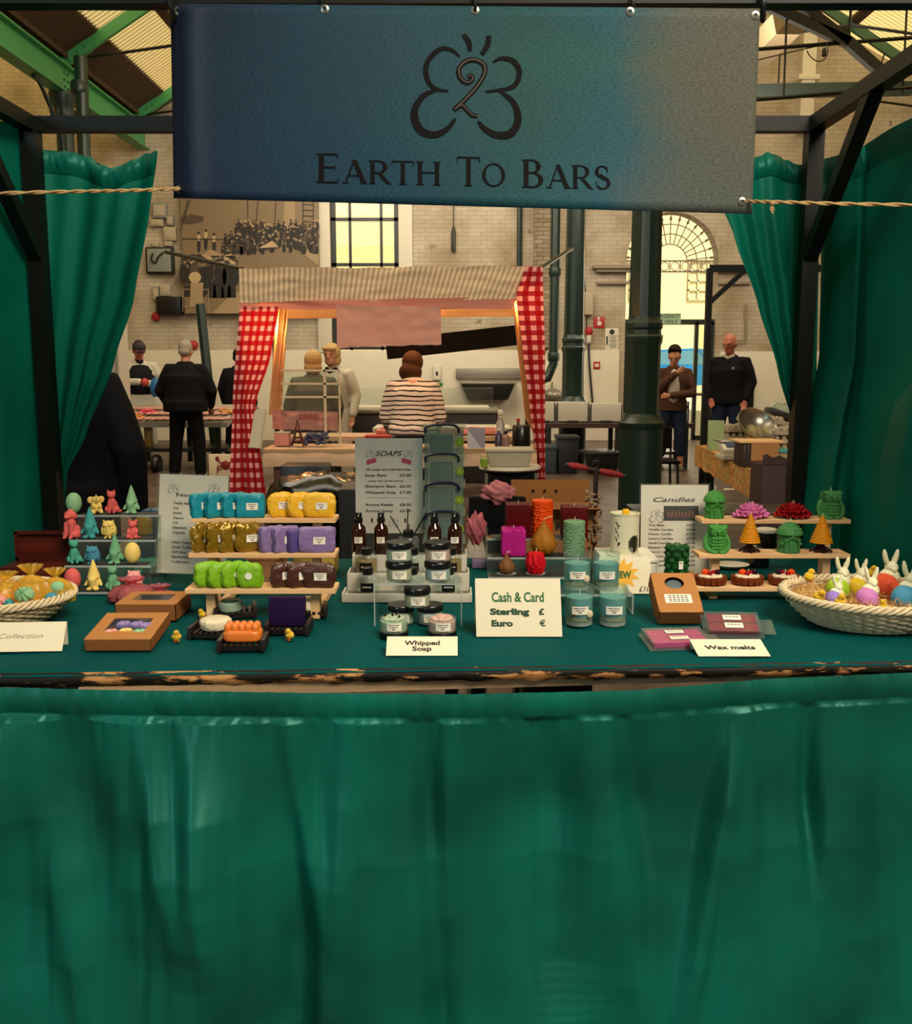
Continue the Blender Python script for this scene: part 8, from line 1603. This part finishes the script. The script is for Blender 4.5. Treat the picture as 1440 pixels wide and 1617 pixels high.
t = thing('carton_box', 'opened dark carton with wavy edge at the right egg table', 'box', (P(1240, 760, 4.9).x, 4.95, 0)); zc3 = P(1240, 735, 4.9).z
w_ = .22; MB().box((0, .1, zc3/2), (w_, .2, zc3), bev=.004).build('box_body', mat('maroon', '#2a120f', .7), t); b = MB().prism([(-w_/2, zc3), (-w_/2, zc3+.05)]+[(-w_/2+w_*i/12, zc3+.05-.02*i/12+.008*math.sin(i*1.6)) for i in range(1, 12)]+[(w_/2, zc3+.03), (w_/2, zc3)], lambda p: Vector((p[0], -.006, p[1])), (0, .006, 0)); b.build('wavy_front', 'maroon', t, smooth=False); MB().box((-.03, .21, zc3+.05), (w_*.7, .005, .1)).build('back_flap', 'carton', t, smooth=False)
t = thing('plastic_heap', 'pile of clear egg packs and tray leaning at the table back', 'packaging', eY(1238, 7.5, .19)); b = MB().box((0, 0, .03), (.3, .2, .05), Matrix.Rotation(.35, 3, 'Y'), bev=.01); b.build('leaning_tray', 'frame_dark', t); MB().ell((.02, 0, .08), (.14, .1, .05), 24, fn=sq(3, .3, 2)).build('clear_packs', 'box_plastic', t)
b = MB().box((0, 0, .125), (.36, .25, .25), bev=.01); o = b.build('support_box', 'eggtray', loc=(eY(1238, 7.5).x, 7.52, zt3+.001)); o.scale = (1, 1, .72); tag(o, 'pulp box supporting the clear packs', 'box')
# second stall frame by the doorway
x_ = P(1118, 500, 8.2).x; zf = P(1118, 424, 8.2).z; t = thing('market_stall', 'dark stall frame with diagonal brace beside the doorway', 'market stall', (x_, 8.2, 0))
MB().beam((0, 0, 0), (0, 0, zf), .05).build('post', 'frame_metal', t, smooth=False); MB().beam((0, 0, zf), (2.4, 0, zf), .045, .06).build('rail', 'frame_metal', t, smooth=False); 
MB().beam((0, 0, zf-.3), (.3, 0, zf-.02), .04).build('brace', 'frame_metal', t, smooth=False); MB().beam((2.4, 0, 0), (2.4, 0, zf), .05).build('post', 'frame_metal', t, smooth=False)
b = MB().box((0, 0, .1), (.1, .12, .5), bev=.01); o = b.build('black_speaker', 'black_plastic', loc=P(1184, 627, 17.52)); o.scale = (1.3, .6, 1.35); tag(o, 'black flat panel on the wall behind the bald man', 'panel')
o = MB().add([(-.1, -.04, 0), (.1, -.03, 0), (.08, .05, 0), (-.06, .06, 0), (-.1, -.04, .004), (.1, -.03, .004), (.08, .05, .004), (-.06, .06, .004)], [(0, 3, 2, 1), (4, 5, 6, 7), (0, 1, 5, 4), (1, 2, 6, 5), (2, 3, 7, 6), (3, 0, 4, 7)]).build('paper_scrap', 'paper', loc=G(1154, 773, .002)); tag(o, 'scrap of white paper on the floor before the egg table', 'paper')
# white cloth side panel left of the cap man and seat edges
b = MB().grid(lambda u, v: Vector((u*.55, .05*math.sin(u*14), -v*1.6)), 20, 10); p = P(193, 500, 9.5); o = b.build('hanging_sheet', 'tee', loc=p, ang=180); o.location.x = P(160, 500, 9.5).x-.1; o.scale = (.62, 1, 1); tag(o, 'pale hanging sheet behind the left curtain', 'sheet')
# dark low table edge behind the right shelf
t = thing('bench', 'dark low bench in front of the egg table', 'bench', (P(1150, 800, 4.3).x, 4.35, 0)); zb_ = P(1150, 812, 4.3).z
MB().box((0, 0, zb_), (.9, .3, .04), bev=.005).build('seat', 'frame_dark', t)
for x in (-.4, .4):
    for y in (-.1, .1): MB().box((x, y, zb_/2-.012), (.04, .04, zb_-.02)).build('leg', 'frame_dark', t, smooth=False)
t = thing('metal_chair', 'thin legged dark chair by the near column', 'chair', (P(1050, 720, 8.9).x+.02, 9.3, 0))
for x in (-.18, .18):
    for y in (-.18, .18): MB().tube([(x, y, 0), (x*.9, y*.9, .45)], .014, 6).build('leg', 'frame_dark', t)
MB().box((0, 0, .46), (.38, .38, .03), bev=.01).build('seat', 'cloth_black', t); MB().box((0, .18, .68), (.36, .03, .22), bev=.01).build('backrest', 'cloth_black', t)
for x in (-.17, .17): MB().tube([(x, .18, .46), (x, .19, .8)], .012, 6).build('back_post', 'frame_dark', t)
